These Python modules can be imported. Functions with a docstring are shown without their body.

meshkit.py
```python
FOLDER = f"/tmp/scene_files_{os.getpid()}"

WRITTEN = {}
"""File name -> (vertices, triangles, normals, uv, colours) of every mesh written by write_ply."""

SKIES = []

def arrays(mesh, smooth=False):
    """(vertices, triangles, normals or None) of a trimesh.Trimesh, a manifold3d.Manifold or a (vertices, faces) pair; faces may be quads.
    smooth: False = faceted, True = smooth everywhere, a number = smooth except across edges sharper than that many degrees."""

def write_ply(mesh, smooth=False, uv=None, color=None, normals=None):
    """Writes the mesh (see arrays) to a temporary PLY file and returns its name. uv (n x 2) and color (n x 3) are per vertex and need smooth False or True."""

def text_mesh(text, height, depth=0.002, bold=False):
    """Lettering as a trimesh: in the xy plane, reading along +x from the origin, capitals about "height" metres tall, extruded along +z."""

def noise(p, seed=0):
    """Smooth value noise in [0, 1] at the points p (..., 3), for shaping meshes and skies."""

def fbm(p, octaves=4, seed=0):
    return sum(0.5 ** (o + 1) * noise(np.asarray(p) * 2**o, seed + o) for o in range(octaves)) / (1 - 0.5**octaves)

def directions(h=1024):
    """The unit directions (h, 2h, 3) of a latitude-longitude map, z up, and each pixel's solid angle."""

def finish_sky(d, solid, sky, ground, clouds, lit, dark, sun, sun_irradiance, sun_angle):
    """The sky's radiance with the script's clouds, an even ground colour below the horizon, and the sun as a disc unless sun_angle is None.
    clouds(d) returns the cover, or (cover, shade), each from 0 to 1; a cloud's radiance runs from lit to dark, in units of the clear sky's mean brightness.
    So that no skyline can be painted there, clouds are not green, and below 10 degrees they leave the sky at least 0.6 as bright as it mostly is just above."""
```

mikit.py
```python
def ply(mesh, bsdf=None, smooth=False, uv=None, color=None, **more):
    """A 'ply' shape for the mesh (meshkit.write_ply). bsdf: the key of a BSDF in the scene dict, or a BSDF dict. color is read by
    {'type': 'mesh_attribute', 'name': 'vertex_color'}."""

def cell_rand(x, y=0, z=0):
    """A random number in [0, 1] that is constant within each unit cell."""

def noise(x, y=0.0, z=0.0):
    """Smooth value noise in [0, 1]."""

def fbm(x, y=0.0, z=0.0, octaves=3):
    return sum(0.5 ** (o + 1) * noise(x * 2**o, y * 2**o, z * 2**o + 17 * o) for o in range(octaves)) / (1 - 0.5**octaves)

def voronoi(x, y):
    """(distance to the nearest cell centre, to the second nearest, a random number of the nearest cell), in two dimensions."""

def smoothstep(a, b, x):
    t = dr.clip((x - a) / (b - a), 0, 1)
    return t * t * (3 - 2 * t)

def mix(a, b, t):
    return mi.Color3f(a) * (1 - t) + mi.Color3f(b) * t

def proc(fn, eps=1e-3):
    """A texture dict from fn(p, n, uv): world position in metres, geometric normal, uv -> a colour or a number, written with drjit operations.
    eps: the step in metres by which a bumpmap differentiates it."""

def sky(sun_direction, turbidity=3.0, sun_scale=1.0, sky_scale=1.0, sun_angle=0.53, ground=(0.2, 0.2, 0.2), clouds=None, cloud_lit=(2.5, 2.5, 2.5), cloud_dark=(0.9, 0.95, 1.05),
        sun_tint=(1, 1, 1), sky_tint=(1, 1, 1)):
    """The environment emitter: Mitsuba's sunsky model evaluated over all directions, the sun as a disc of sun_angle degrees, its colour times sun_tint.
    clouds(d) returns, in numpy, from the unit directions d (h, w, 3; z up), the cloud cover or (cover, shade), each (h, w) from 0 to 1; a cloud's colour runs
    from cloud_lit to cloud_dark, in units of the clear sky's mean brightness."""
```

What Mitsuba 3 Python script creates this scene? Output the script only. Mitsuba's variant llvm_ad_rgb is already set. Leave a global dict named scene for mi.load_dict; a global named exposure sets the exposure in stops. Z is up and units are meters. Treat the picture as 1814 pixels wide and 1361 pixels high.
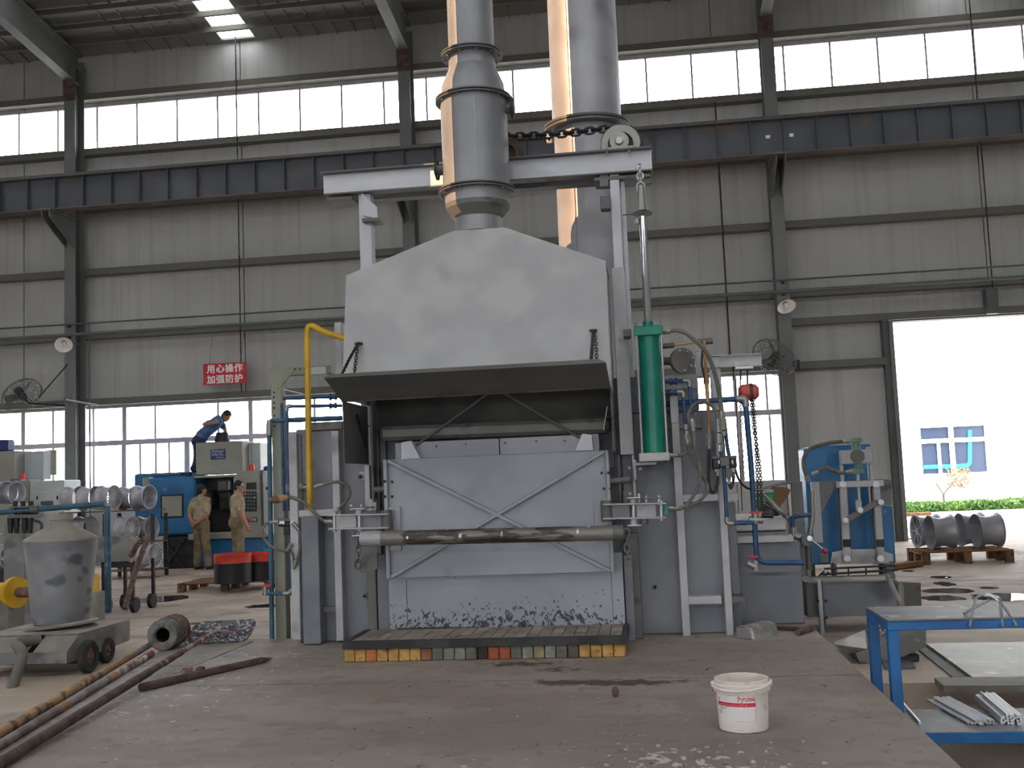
import math, random, json, numpy as np, mitsuba as mi, drjit as dr, trimesh, manifold3d as mf
import mikit, meshkit
from mikit import proc, noise, fbm, voronoi, cell_rand, smoothstep, mix
from shapely.geometry import Polygon, box as sbox
from shapely.ops import unary_union
from scipy.spatial import ConvexHull

scene, labels = {}, {}
rng = random.Random(7)
T = mi.ScalarTransform4f

# ------------------------------------------------------------------ camera, sky, exposure
FL, YAW, PITCH, ROLL, CAM = 1894.9, 0.126355, 0.0906152, -0.0402063, np.array([0, 0, 1.55])
cF = np.array([-math.sin(YAW) * math.cos(PITCH), math.cos(YAW) * math.cos(PITCH), math.sin(PITCH)])
_r = np.array([math.cos(YAW), math.sin(YAW), 0.0]); _u = np.cross(_r, cF)
cR = _r * math.cos(ROLL) + _u * math.sin(ROLL); cU = np.cross(cR, cF)
scene['camera'] = {'type': 'perspective', 'fov': 2 * math.degrees(math.atan(907 / FL)), 'fov_axis': 'x', 'near_clip': 0.05, 'far_clip': 500.0,
                   'to_world': T().look_at(origin=CAM.tolist(), target=(CAM + cF).tolist(), up=cU.tolist())}
exposure = 3.3
def _clouds(d):
    n = meshkit.fbm(d * 2.3, 4, 5)
    return np.clip(0.75 + 0.6 * n, 0, 1), np.clip(n * 0.5, 0, 1)
scene['sky'] = mikit.sky([-0.35, -0.55, 0.75], turbidity=5, sun_scale=0.0, sky_scale=1.0, ground=(0.3, 0.3, 0.3), clouds=_clouds,
                         cloud_lit=(5.2, 5.3, 5.5), cloud_dark=(4.2, 4.4, 4.7))

# ------------------------------------------------------------------ survey helpers: a sight line of the photograph meets a plane
def _ray(px, py): return cF + (px - 907) / FL * cR - (py - 680.5) / FL * cU
def at(px, py, Y):
    d = _ray(px, py); return CAM + d * (Y / d[1])
def gr(px, py, z=0.0):
    d = _ray(px, py); return CAM + d * ((z - CAM[2]) / d[2])

# ------------------------------------------------------------------ mesh helpers: (vertices, triangles)
def catm(*ms):
    V, F, o = [], [], 0
    for m in ms:
        v, f = m; V.append(np.asarray(v, float)); F.append(np.asarray(f, int) + o); o += len(v)
    return np.vstack(V), np.vstack(F)
def hull(pts):
    pts = np.asarray(pts, float); h = ConvexHull(pts); c = pts[h.vertices].mean(0); f = h.simplices.copy()
    a, b, d = pts[f[:, 0]], pts[f[:, 1]], pts[f[:, 2]]
    bad = np.einsum('ij,ij->i', np.cross(b - a, d - a), a - c) < 0
    f[bad] = f[bad][:, ::-1]
    return pts, f
def B(x0, x1, y0, y1, z0, z1, b=0.0):
    lo, hi = np.minimum([x0, y0, z0], [x1, y1, z1]), np.maximum([x0, y0, z0], [x1, y1, z1])
    if b <= 0:
        v = np.array([[(lo, hi)[i][0], (lo, hi)[j][1], (lo, hi)[k][2]] for i in (0, 1) for j in (0, 1) for k in (0, 1)])
        f = np.array([[0, 1, 3], [0, 3, 2], [4, 6, 7], [4, 7, 5], [0, 4, 5], [0, 5, 1], [2, 3, 7], [2, 7, 6], [0, 2, 6], [0, 6, 4], [1, 5, 7], [1, 7, 3]])
        return v, f
    b = min(b, 0.45 * (hi - lo).min()); P = []
    for i in (0, 1):
        for j in (0, 1):
            for k in (0, 1):
                c = np.array([(lo, hi)[i][0], (lo, hi)[j][1], (lo, hi)[k][2]]); s = np.array([1 - 2 * i, 1 - 2 * j, 1 - 2 * k]) * b
                for a in range(3):
                    q = c + s; q[a] = c[a]; P.append(q)
    return hull(P)
def frame_of(d):
    d = np.asarray(d, float); d = d / np.linalg.norm(d)
    a = np.cross(d, [0, 0, 1.0] if abs(d[2]) < 0.9 else [1.0, 0, 0]); a /= np.linalg.norm(a)
    return d, a, np.cross(d, a)
def sweep(P, r, n=10, caps=True, sx=1.0):
    P = np.asarray(P, float); N = len(P); r = np.broadcast_to(np.asarray(r, float), (N,))
    t = np.gradient(P, axis=0); t /= np.linalg.norm(t, axis=1, keepdims=True) + 1e-12
    _, a, _ = frame_of(t[0]); A = []
    for i in range(N):
        a = a - t[i] * (a @ t[i]); a /= np.linalg.norm(a) + 1e-12; A.append(a)
    A = np.array(A); Bv = np.cross(t, A); th = np.arange(n) * 2 * np.pi / n
    V = P[:, None] + r[:, None, None] * (np.cos(th)[None, :, None] * A[:, None] * sx + np.sin(th)[None, :, None] * Bv[:, None])
    V = V.reshape(-1, 3); F = []
    for i in range(N - 1):
        for j in range(n):
            a0, b0 = i * n + j, i * n + (j + 1) % n
            F += [[a0, b0, b0 + n], [a0, b0 + n, a0 + n]]
    if caps:
        V = np.vstack([V, P[:1], P[-1:]]); c0, c1 = len(V) - 2, len(V) - 1
        for j in range(n):
            F += [[c0, (j + 1) % n, j], [c1, (N - 1) * n + j, (N - 1) * n + (j + 1) % n]]
    return V, np.array(F)
def cyl(p0, p1, r, r1=None, n=18):
    return sweep([p0, p1], [r, r if r1 is None else r1], n)
def spline(pts, n=24):
    P = np.asarray(pts, float); P = np.vstack([2 * P[0] - P[1], P, 2 * P[-1] - P[-2]]); out = []
    k = len(P) - 3
    for i in range(k):
        p0, p1, p2, p3 = P[i:i + 4]
        for t in np.linspace(0, 1, max(3, n // k), endpoint=(i == k - 1)):
            out.append(0.5 * (2 * p1 + (p2 - p0) * t + (2 * p0 - 5 * p1 + 4 * p2 - p3) * t * t + (3 * p1 - p0 - 3 * p2 + p3) * t ** 3))
    return np.array(out)
def hose(pts, r, n=8, k=28): return sweep(spline(pts, k), r, n)
def elbowed(pts, r, rad=None, n=12):
    """a pipe through the points with rounded bends"""
    P = [np.asarray(p, float) for p in pts]; rad = rad or 2.2 * r; out = [P[0]]
    for a, b, c in zip(P[:-2], P[1:-1], P[2:]):
        u, w = (a - b), (c - b); lu, lw = np.linalg.norm(u), np.linalg.norm(w); k = min(rad, 0.45 * lu, 0.45 * lw)
        s, e = b + u / lu * k, b + w / lw * k
        for t in np.linspace(0, 1, 6): out.append((1 - t) ** 2 * s + 2 * t * (1 - t) * b + t * t * e)
    out.append(P[-1]); return sweep(out, r, n)
def lathe(prof, n=40, c=(0, 0, 0), axis=(0, 0, 1), closed=False):
    """revolve (radius, height) points; closed joins the last to the first"""
    d, a, b = frame_of(axis); prof = np.asarray(prof, float); th = np.arange(n) * 2 * np.pi / n
    V = np.asarray(c, float) + prof[:, None, 0, None] * (np.cos(th)[None, :, None] * a + np.sin(th)[None, :, None] * b) + prof[:, None, 1, None] * d
    V = V.reshape(-1, 3); F, N = [], len(prof)
    for i in range(N if closed else N - 1):
        i2 = (i + 1) % N
        for j in range(n):
            k = (j + 1) % n
            F += [[i * n + j, i * n + k, i2 * n + k], [i * n + j, i2 * n + k, i2 * n + j]]
    return V, np.array(F)
def ext(poly, h):
    poly = poly if hasattr(poly, 'geoms') or hasattr(poly, 'exterior') else Polygon(poly)
    ms = []
    for g in getattr(poly, 'geoms', [poly]):
        if g.area > 1e-7:
            m = trimesh.creation.extrude_polygon(g, h, engine='earcut'); ms.append((np.array(m.vertices), np.array(m.faces)))
    return catm(*ms)
def plate(poly, Y, t):
    """a plate standing in the XZ plane from Y to Y + t"""
    v, f = ext(poly, t); return np.stack([v[:, 0], Y + v[:, 2], v[:, 1]], 1), f[:, ::-1]
def plateyz(poly, X, t):
    """a plate in the YZ plane from X to X + t"""
    v, f = ext(poly, t); return np.stack([X + v[:, 2], v[:, 0], v[:, 1]], 1), f
def slab(poly, z, t):
    v, f = ext(poly, t); return v + [0, 0, z], f
def xf(m, M=None, t=(0, 0, 0)):
    v, f = m; v = np.asarray(v, float)
    if M is not None: v = v @ np.asarray(M).T
    return v + np.asarray(t), f
def rotm(axis, deg):
    a = np.asarray(axis, float); a /= np.linalg.norm(a); c, s = math.cos(math.radians(deg)), math.sin(math.radians(deg))
    K = np.array([[0, -a[2], a[1]], [a[2], 0, -a[0]], [-a[1], a[0], 0]]); return np.eye(3) + s * K + (1 - c) * K @ K
def basis(x, y, z): return np.stack([x, y, z], 1)
def pxz(pts, Y): return [(at(a, b, Y)[0], at(a, b, Y)[2]) for a, b in pts]
def pbox(px0, py0, px1, py1, Y, d, b=0.004):
    mx, my = (px0 + px1) / 2, (py0 + py1) / 2
    return B(at(px0, my, Y)[0], at(px1, my, Y)[0], Y, Y + d, at(mx, py1, Y)[2], at(mx, py0, Y)[2], b)
def bolt(p, r=0.015, h=0.015, axis=(0, -1, 0)):
    p = np.asarray(p, float); return catm(cyl(p, p + np.asarray(axis, float) * h, r, n=6), cyl(p + np.asarray(axis, float) * h, p + np.asarray(axis, float) * h * 1.7, r * .55, n=8))
def beam(p0, p1, w, h, b=0.003, up=(0, 0, 1)):
    """a bar of width w and height h from p0 to p1"""
    p0, p1 = np.asarray(p0, float), np.asarray(p1, float); d = p1 - p0; L = np.linalg.norm(d); d /= L
    s = np.cross(d, up); s /= np.linalg.norm(s); u = np.cross(s, d)
    v, f = B(-w / 2, w / 2, 0, L, -h / 2, h / 2, b); return p0 + v[:, :1] * s + v[:, 1:2] * d + v[:, 2:] * u, f
def ibeam(p0, p1, w, h, tf=0.02, tw=0.015, up=(0, 0, 1)):
    p0, p1, up = np.asarray(p0, float), np.asarray(p1, float), np.asarray(up, float); d = (p1 - p0) / np.linalg.norm(p1 - p0)
    s = np.cross(d, up); s /= np.linalg.norm(s); u = np.cross(s, d)
    return catm(beam(p0 + u * (h - tf) / 2, p1 + u * (h - tf) / 2, w, tf, 0, up), beam(p0 - u * (h - tf) / 2, p1 - u * (h - tf) / 2, w, tf, 0, up), beam(p0, p1, tw, h - 2 * tf, 0, up))
def clink(p, d, side, L, w, r):
    """one chain link at p, along d, wide along side"""
    th = np.arange(14) * 2 * np.pi / 14; x, y = np.cos(th) * w / 2, np.sin(th) * w / 2 + np.sign(np.sin(th)) * (L - w) / 2
    C = np.asarray(p) + x[:, None] * side + y[:, None] * d; n = 5; V, F = [], []
    for i in range(14):
        t = C[(i + 1) % 14] - C[i - 1]; t /= np.linalg.norm(t); a = np.cross(d, side); b = np.cross(t, a)
        for k in range(n):
            q = 2 * np.pi * k / n; V.append(C[i] + r * (math.cos(q) * a + math.sin(q) * b))
    for i in range(14):
        for k in range(n):
            A, Bq, C2, D = i * n + k, i * n + (k + 1) % n, ((i + 1) % 14) * n + (k + 1) % n, ((i + 1) % 14) * n + k
            F += [[A, Bq, C2], [A, C2, D]]
    return np.array(V), np.array(F)
def chain(pts, L, w, r):
    P = spline(pts, 60); s = np.r_[0, np.cumsum(np.linalg.norm(np.diff(P, axis=0), axis=1))]; pitch = L - 2.2 * r; out = []
    for i, q in enumerate(np.arange(0, s[-1], pitch)):
        p = np.array([np.interp(q, s, P[:, k]) for k in range(3)]); p2 = np.array([np.interp(min(q + .01, s[-1]), s, P[:, k]) for k in range(3)])
        if q + .01 > s[-1]: break
        d = (p2 - p) / np.linalg.norm(p2 - p); _, a, b = frame_of(d); out.append(clink(p, d, a if i % 2 else b, L, w, r))
    return out

# ------------------------------------------------------------------ naming helpers
def numbered(base, stem=''):
    k, i = stem + base, 0
    while k in scene or k in labels or k in USED: i += 1; k = f'{stem}{base}_{i:03d}'
    USED.add(k); return k
USED = set()
def put(key, mesh, mat, smooth=35): scene[key] = mikit.ply(mesh, mat, smooth=smooth)
def thing(name, label, cat, group=None):
    k = numbered(name); labels[k] = {'label': label, 'category': cat}
    if group: labels[k]['group'] = group
    return k
def part(parent, name, mesh, mat, smooth=35, label=None, kind=None):
    k = numbered(name, parent + '__'); put(k, mesh, mat, smooth)
    if label or kind: labels[k] = {**({'label': label} if label else {}), **({'kind': kind} if kind else {})}
    return k
def solo(name, mesh, mat, label, cat, group=None, smooth=35, kind=None):
    k = thing(name, label, cat, group); put(k, mesh, mat, smooth)
    if kind: labels[k]['kind'] = kind
    return k
def struct(name, mesh, mat, label=None, smooth=False):
    k = numbered(name); labels[k] = {'kind': 'structure', **({'label': label} if label else {})}
    if mesh is not None: put(k, mesh, mat, smooth)
    return k

# ------------------------------------------------------------------ materials
def lin(c): return [((x / 255 + 0.055) / 1.055) ** 2.4 if x > 10 else x / 255 / 12.92 for x in c]
def mat(name, base, rough=0.5, metallic=0.0, bump=None, **more):
    b = base if isinstance(base, dict) else {'type': 'rgb', 'value': lin(base)}
    r = rough if isinstance(rough, dict) else float(rough)
    d = {'type': 'principled', 'base_color': b, 'roughness': r, 'metallic': float(metallic), **more}
    if bump: d = {'type': 'bumpmap', 'nested': d, 'arbitrary': proc(bump[0], bump[2] if len(bump) > 2 else 2e-3), 'scale': bump[1]}
    scene[name] = {'type': 'twosided', 'nested': d}; return name
def lc(c): return mi.Color3f(*lin(c))
def blotch(a, b, s, lo=.35, hi=.65, oct=3, streak=1.0, c=None, cl=.62, ch=.75, cs=None):
    A, Bc = lin(a), lin(b); C = lin(c) if c else None
    def fn(p, n, uv):
        q = fbm(p.x * s, p.y * s, p.z * s * streak, oct); col = mix(A, Bc, smoothstep(lo, hi, q))
        if C:
            k = cs or s * 2.7; col = mix(col, C, smoothstep(cl, ch, fbm(p.x * k + 9, p.y * k + 4, p.z * k * streak, 3)))
        return col
    return proc(fn)
# aluminium paint, sprayed on unevenly with dark overspray patches
mat('silver', blotch((176, 176, 176), (164, 164, 166), 3.0, c=(134, 134, 137), cl=.6, ch=.82, cs=2.6), 0.5, 0.2)
mat('silver_bright', blotch((196, 198, 203), (182, 184, 190), 2.0, c=(150, 151, 156), cl=.6, ch=.82, cs=2.6), 0.45, 0.25)
mat('silver_door', blotch((156, 159, 165), (144, 147, 154), 2.2, c=(108, 109, 116), cl=.6, ch=.8, cs=2.4), 0.5, 0.15)
mat('silver_pipe2', blotch((174, 175, 180), (160, 161, 166), 1.6, c=(126, 127, 130), cl=.6, ch=.82, cs=1.7), 0.42, 0.3)
mat('silver_blue', blotch((122, 124, 129), (110, 112, 118), 2.2, c=(80, 81, 87), cl=.6, ch=.8, cs=2.4), 0.52, 0.15)
mat('silver_dull', blotch((112, 112, 108), (98, 98, 95), 2.0, c=(78, 78, 75), cl=.58, ch=.75), 0.55, 0.15)
mat('silver_pipe', blotch((148, 150, 153), (136, 138, 142), 1.6, c=(98, 99, 101), cl=.6, ch=.82, cs=1.7), 0.42, 0.35)
mat('soot_steel', blotch((70, 70, 66), (50, 51, 49), 2.5), 0.7, 0.1)  # dark tone paints in the shadow below the hood
mat('flap_steel', blotch((104, 104, 100), (92, 92, 89), 2.0), 0.7, 0.1)
mat('post_green', blotch((140, 142, 128), (118, 120, 104), 1.2, streak=.5), 0.5)
mat('grey_steel', (96, 97, 96), 0.5, 0.3)
mat('dark_steel', blotch((62, 62, 62), (46, 46, 46), 8), 0.55, 0.4)
mat('black', (26, 27, 28), 0.5)
mat('chrome', (206, 208, 212), 0.12, 1.0)
mat('bright_steel', (178, 180, 182), 0.35, 0.6)
mat('zinc', (150, 150, 146), 0.4, 0.6)
mat('hose_rubber', blotch((112, 108, 98), (92, 89, 82), 10), 0.65)
mat('hose_black', (44, 45, 46), 0.55)
mat('cyl_green', blotch((12, 126, 104), (10, 112, 94), 3), 0.35)
mat('pale_green', blotch((108, 148, 132), (92, 128, 116), 8), 0.5)
mat('pipe_blue', blotch((36, 78, 118), (32, 66, 102), 5, c=(62, 84, 106), cl=.62, ch=.7), 0.45)
mat('pipe_teal', blotch((42, 88, 110), (38, 76, 96), 5, c=(74, 96, 104), cl=.62, ch=.7), 0.45)
mat('pipe_yellow', blotch((206, 164, 30), (188, 146, 28), 4), 0.4)
mat('pipe_rust_yellow', blotch((176, 140, 84), (150, 112, 70), 6), 0.6)
mat('table_blue', blotch((14, 96, 158), (12, 84, 142), 4), 0.4)
mat('machine_blue', blotch((30, 108, 160), (26, 96, 146), 2, c=(84, 130, 160), cl=.7, ch=.72, cs=9), 0.4)
mat('beige', blotch((150, 150, 140), (138, 138, 128), 1.5), 0.5)
mat('panel_grey', blotch((186, 192, 190), (176, 184, 184), 1.5), 0.5)
mat('green_box', (30, 130, 74), 0.45)
mat('red', (190, 36, 40), 0.35)
mat('red_lamp', (232, 40, 50), 0.25)
mat('orange_red', blotch((206, 64, 40), (176, 48, 32), 7), 0.5)
mat('hoist_red', blotch((190, 84, 74), (166, 66, 58), 8), 0.5)
mat('sign_red', blotch((196, 52, 62), (186, 46, 58), 3), 0.6)
mat('white', (232, 230, 226), 0.5)
mat('plastic_white', blotch((226, 216, 206), (216, 206, 198), 9, c=(196, 186, 176), cl=.66, ch=.8, cs=16), 0.4)
mat('print_red', (200, 40, 62), 0.5)
mat('print_pink', (214, 150, 160), 0.5)
mat('print_grey', (128, 120, 118), 0.5)
mat('paper', (224, 220, 214), 0.7)
mat('plate_navy', (46, 52, 112), 0.5)
mat('wood', blotch((126, 92, 62), (96, 68, 46), 3, streak=1, c=(70, 50, 38), cl=.6, ch=.7), 0.8)
mat('wood_pale', blotch((150, 116, 80), (120, 90, 62), 3), 0.8)
mat('rubber', blotch((52, 50, 46), (40, 39, 37), 8), 0.8)
mat('alloy', blotch((186, 186, 190), (170, 170, 176), 5), 0.4, 0.35)
mat('alloy_dark', blotch((120, 120, 124), (106, 106, 110), 5), 0.45, 0.3)
mat('hole', (14, 14, 14), 0.9)
mat('khaki', blotch((176, 160, 132), (150, 134, 108), 9), 0.85)
mat('khaki_dark', blotch((136, 120, 96), (112, 98, 78), 9), 0.85)
mat('work_blue', blotch((84, 112, 156), (66, 92, 136), 9), 0.85)
mat('navy', blotch((44, 56, 82), (34, 44, 66), 9), 0.85)
mat('skin', (170, 122, 96), 0.55)
mat('hair', (24, 21, 20), 0.6)
mat('shoe', (40, 36, 34), 0.5)
mat('cart_grey', blotch((132, 132, 130), (112, 113, 112), 3.0, c=(94, 96, 96), cl=.56, ch=.72, cs=4), 0.55, 0.2)
mat('pot_grey', blotch((140, 142, 145), (118, 120, 123), 2.4, c=(92, 94, 96), cl=.58, ch=.72, cs=5), 0.5, 0.3)
mat('dusty', blotch((140, 136, 126), (124, 120, 112), 4), 0.8)
mat('rust', blotch((110, 82, 72), (82, 62, 56), 12, c=(140, 120, 108), cl=.62, ch=.7, cs=26), 0.8)
mat('rust_brown', blotch((92, 74, 66), (70, 58, 53), 10), 0.75)
mat('pole_wood', blotch((172, 132, 84), (134, 112, 92), 5, c=(104, 78, 64), cl=.55, ch=.62), 0.75)
mat('pole_grey', blotch((132, 128, 124), (108, 98, 92), 6, c=(150, 116, 80), cl=.62, ch=.68, cs=3), 0.75)
mat('pole_crust', blotch((150, 140, 134), (124, 84, 78), 14, lo=.4, hi=.55, c=(196, 190, 184), cl=.58, ch=.64, cs=22), 0.8)
mat('crust', blotch((104, 104, 108), (66, 66, 70), 30, c=(166, 166, 168), cl=.56, ch=.62, cs=55), 0.85, bump=(lambda p, n, uv: fbm(p.x * 60, p.y * 60, p.z * 60, 3), 0.006))
mat('ladle_grey', blotch((112, 114, 108), (84, 86, 82), 14, c=(140, 110, 104), cl=.62, ch=.68, cs=20), 0.85, bump=(lambda p, n, uv: fbm(p.x * 40, p.y * 40, p.z * 40, 3), 0.006))
mat('ingot', blotch((176, 174, 168), (150, 148, 144), 12), 0.4, 0.4)
mat('ingot_bright', (222, 222, 226), 0.22, 0.9)
mat('alu_rod', (214, 216, 222), 0.28, 0.8)
mat('plate_top', blotch((108, 110, 111), (96, 98, 99), 4, c=(134, 136, 136), cl=.66, ch=.72, cs=8), 0.45, 0.2)
mat('ground_plate', blotch((122, 122, 120), (106, 107, 106), 2.5, c=(146, 146, 148), cl=.66, ch=.8), 0.42, 0.15)
mat('plate_brown', blotch((112, 108, 98), (98, 95, 88), 3), 0.6)
scene['water'] = {'type': 'twosided', 'nested': {'type': 'plastic', 'diffuse_reflectance': {'type': 'rgb', 'value': lin((60, 54, 50))}, 'int_ior': 1.33}}
# grimy roller pipe: dark scale with worn bright flecks
def _roller(p, n, uv):
    q = fbm(p.x * 9, p.y * 40, p.z * 40, 3); col = mix(lin((58, 54, 48)), lin((84, 78, 70)), smoothstep(.3, .7, q))
    e = smoothstep(.2, .5, dr.abs(p.x + 1.28) - .52)
    col = mix(col, lin((126, 122, 116)), smoothstep(.5, .62, fbm(p.x * 5 + 3, p.y * 18, p.z * 18, 4) + .6 * smoothstep(.62, .78, dr.abs(p.x + 1.28))))
    return mix(col, lin((200, 198, 192)), smoothstep(.7, .74, fbm(p.x * 34, p.y * 12, p.z * 14, 3)))
mat('roller', proc(_roller), 0.45, 0.3)
# sill: silver paint with black dross scuffs that thicken towards the bottom edge
def _sill(p, n, uv):
    q = fbm(p.x * 2, p.y * 2, p.z * 2, 3); col = mix(lin((156, 159, 165)), lin((144, 147, 154)), smoothstep(.35, .65, q))
    h = smoothstep(.80, .44, p.z); c = smoothstep(1.25, .2, dr.abs(p.x + 1.3))
    s = fbm(p.x * 42 + 5 * fbm(p.x * 6, 0, p.z * 6, 2), 1.5, p.z * 24, 4) * .75 + .25 * fbm(p.x * 130, 0, p.z * 50, 2)
    k = smoothstep(.565, .60, s * (.78 + .16 * h * (0.6 + .4 * c)) + .125 * smoothstep(.62, .42, p.z) * (.45 + .55 * c) - .012)
    return mix(col, lin((46, 42, 44)), k * .9)
mat('sill_paint', proc(_sill), 0.5, 0.15)
# concrete
def _slab(p, n, uv):
    a = fbm(p.x * 1.1, p.y * 1.6, 0, 4); b = fbm(p.x * 7, p.y * 9, 3, 3)
    col = mix(lin((136, 126, 116)), lin((122, 112, 103)), smoothstep(.3, .7, a))
    col = mix(col, lin((126, 111, 101)), smoothstep(.5, .72, fbm(p.x * .9 + 4, p.y * 2.6 + 2, 1, 3)) * .7)
    col = mix(col, lin((106, 98, 90)), smoothstep(.55, .75, b) * .35)
    def spot(x, y, sx, sy): return dr.exp(-dr.square((p.x - x) / sx) - dr.square((p.y - y) / sy))
    grain = fbm(p.x * 14, p.y * 9, 7, 4)
    soot = spot(-.18, 6.95, .28, .10) + .8 * spot(-.62, 7.0, .26, .09) + .75 * spot(-1.0, 7.72, .30, .12) + .45 * spot(-.75, 7.45, .25, .12)
    col = mix(col, lin((52, 48, 46)), smoothstep(.42, .72, grain * .62 + soot * .55) * .85)
    wh = spot(.12, 4.85, .45, .55) + .6 * spot(-.75, 4.45, .7, .5) + .6 * spot(-3.4, 6.6, .8, 1.0) + .5 * spot(-3.5, 8.0, .7, .8)
    g2 = fbm(p.x * 26, p.y * 18, 2, 4)
    col = mix(col, lin((186, 180, 176)), smoothstep(.60, .68, g2 * .74 + .22 * wh) * .8)
    col = mix(col, lin((156, 152, 148)), smoothstep(.4, .9, fbm(p.x * 3, p.y * 3, 5, 3) * .5 + .55 * (spot(-3.4, 6.6, .9, 1.1) + spot(-3.6, 8.2, .7, .8))) * .5)
    return mix(col, lin((62, 58, 56)), smoothstep(.93, .945, noise(p.x * 27, p.y * 27)) * smoothstep(.45, .6, noise(p.x * 3 + 8, p.y * 3)) * .8)
mat('slab', proc(_slab), 0.62, bump=(lambda p, n, uv: fbm(p.x * 18, p.y * 18, 0, 3), 0.003))
def _floor(p, n, uv):
    a = fbm(p.x * .7, p.y * 1.2, 0, 4); col = mix(lin((168, 152, 136)), lin((148, 135, 121)), smoothstep(.3, .7, a))
    col = mix(col, lin((172, 155, 140)), smoothstep(.55, .75, fbm(p.x * .8 + 4, p.y * 4 + 2, 1, 3)) * .6)
    return mix(col, lin((100, 91, 83)), smoothstep(.58, .75, fbm(p.x * 1.3 + 11, p.y * 2.2, 5, 4)) * .55)
mat('floor_mat', proc(_floor), proc(lambda p, n, uv: .5 + .3 * fbm(p.x * 1.5, p.y * 1.5, 3, 3)))
# wall sheet: light grey panels with fine vertical ribs and faint rain streaks
def _wall(p, n, uv):
    x = p.x + p.y * .37
    q = fbm(x * .5, 2, p.z * .35, 3); col = mix(lin((176, 177, 174)), lin((166, 167, 164)), smoothstep(.3, .7, q))
    st = fbm(x * 9, 0, p.z * .25, 3); col = mix(col, lin((156, 154, 147)), smoothstep(.52, .75, st) * .4)
    f = x / .9 - dr.floor(x / .9); return mix(col, lin((150, 150, 146)), smoothstep(.03, .0, dr.minimum(f, 1 - f)) * .35)
mat('wall_sheet', proc(_wall), 0.5)
mat('steel_paint', blotch((112, 115, 112), (100, 103, 102), 1.0, streak=.5), 0.5)
mat('steel_dark', blotch((84, 87, 88), (74, 77, 79), 1.0, streak=.5), 0.5)
mat('girt_steel', (98, 96, 88), 0.55)
mat('crane_steel', blotch((88, 92, 98), (78, 82, 88), .8, c=(98, 88, 84), cl=.66, ch=.8, cs=1.5), 0.5)
mat('crane_rail', blotch((104, 92, 84), (86, 80, 76), 2), 0.6)
mat('roof_sheet', (128, 130, 126), 0.55)
mat('frame_white', (176, 174, 184), 0.45)
scene['pane_glass'] = {'type': 'thindielectric', 'int_ior': 1.5}
mat('facade', (236, 234, 228), 0.7)
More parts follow.
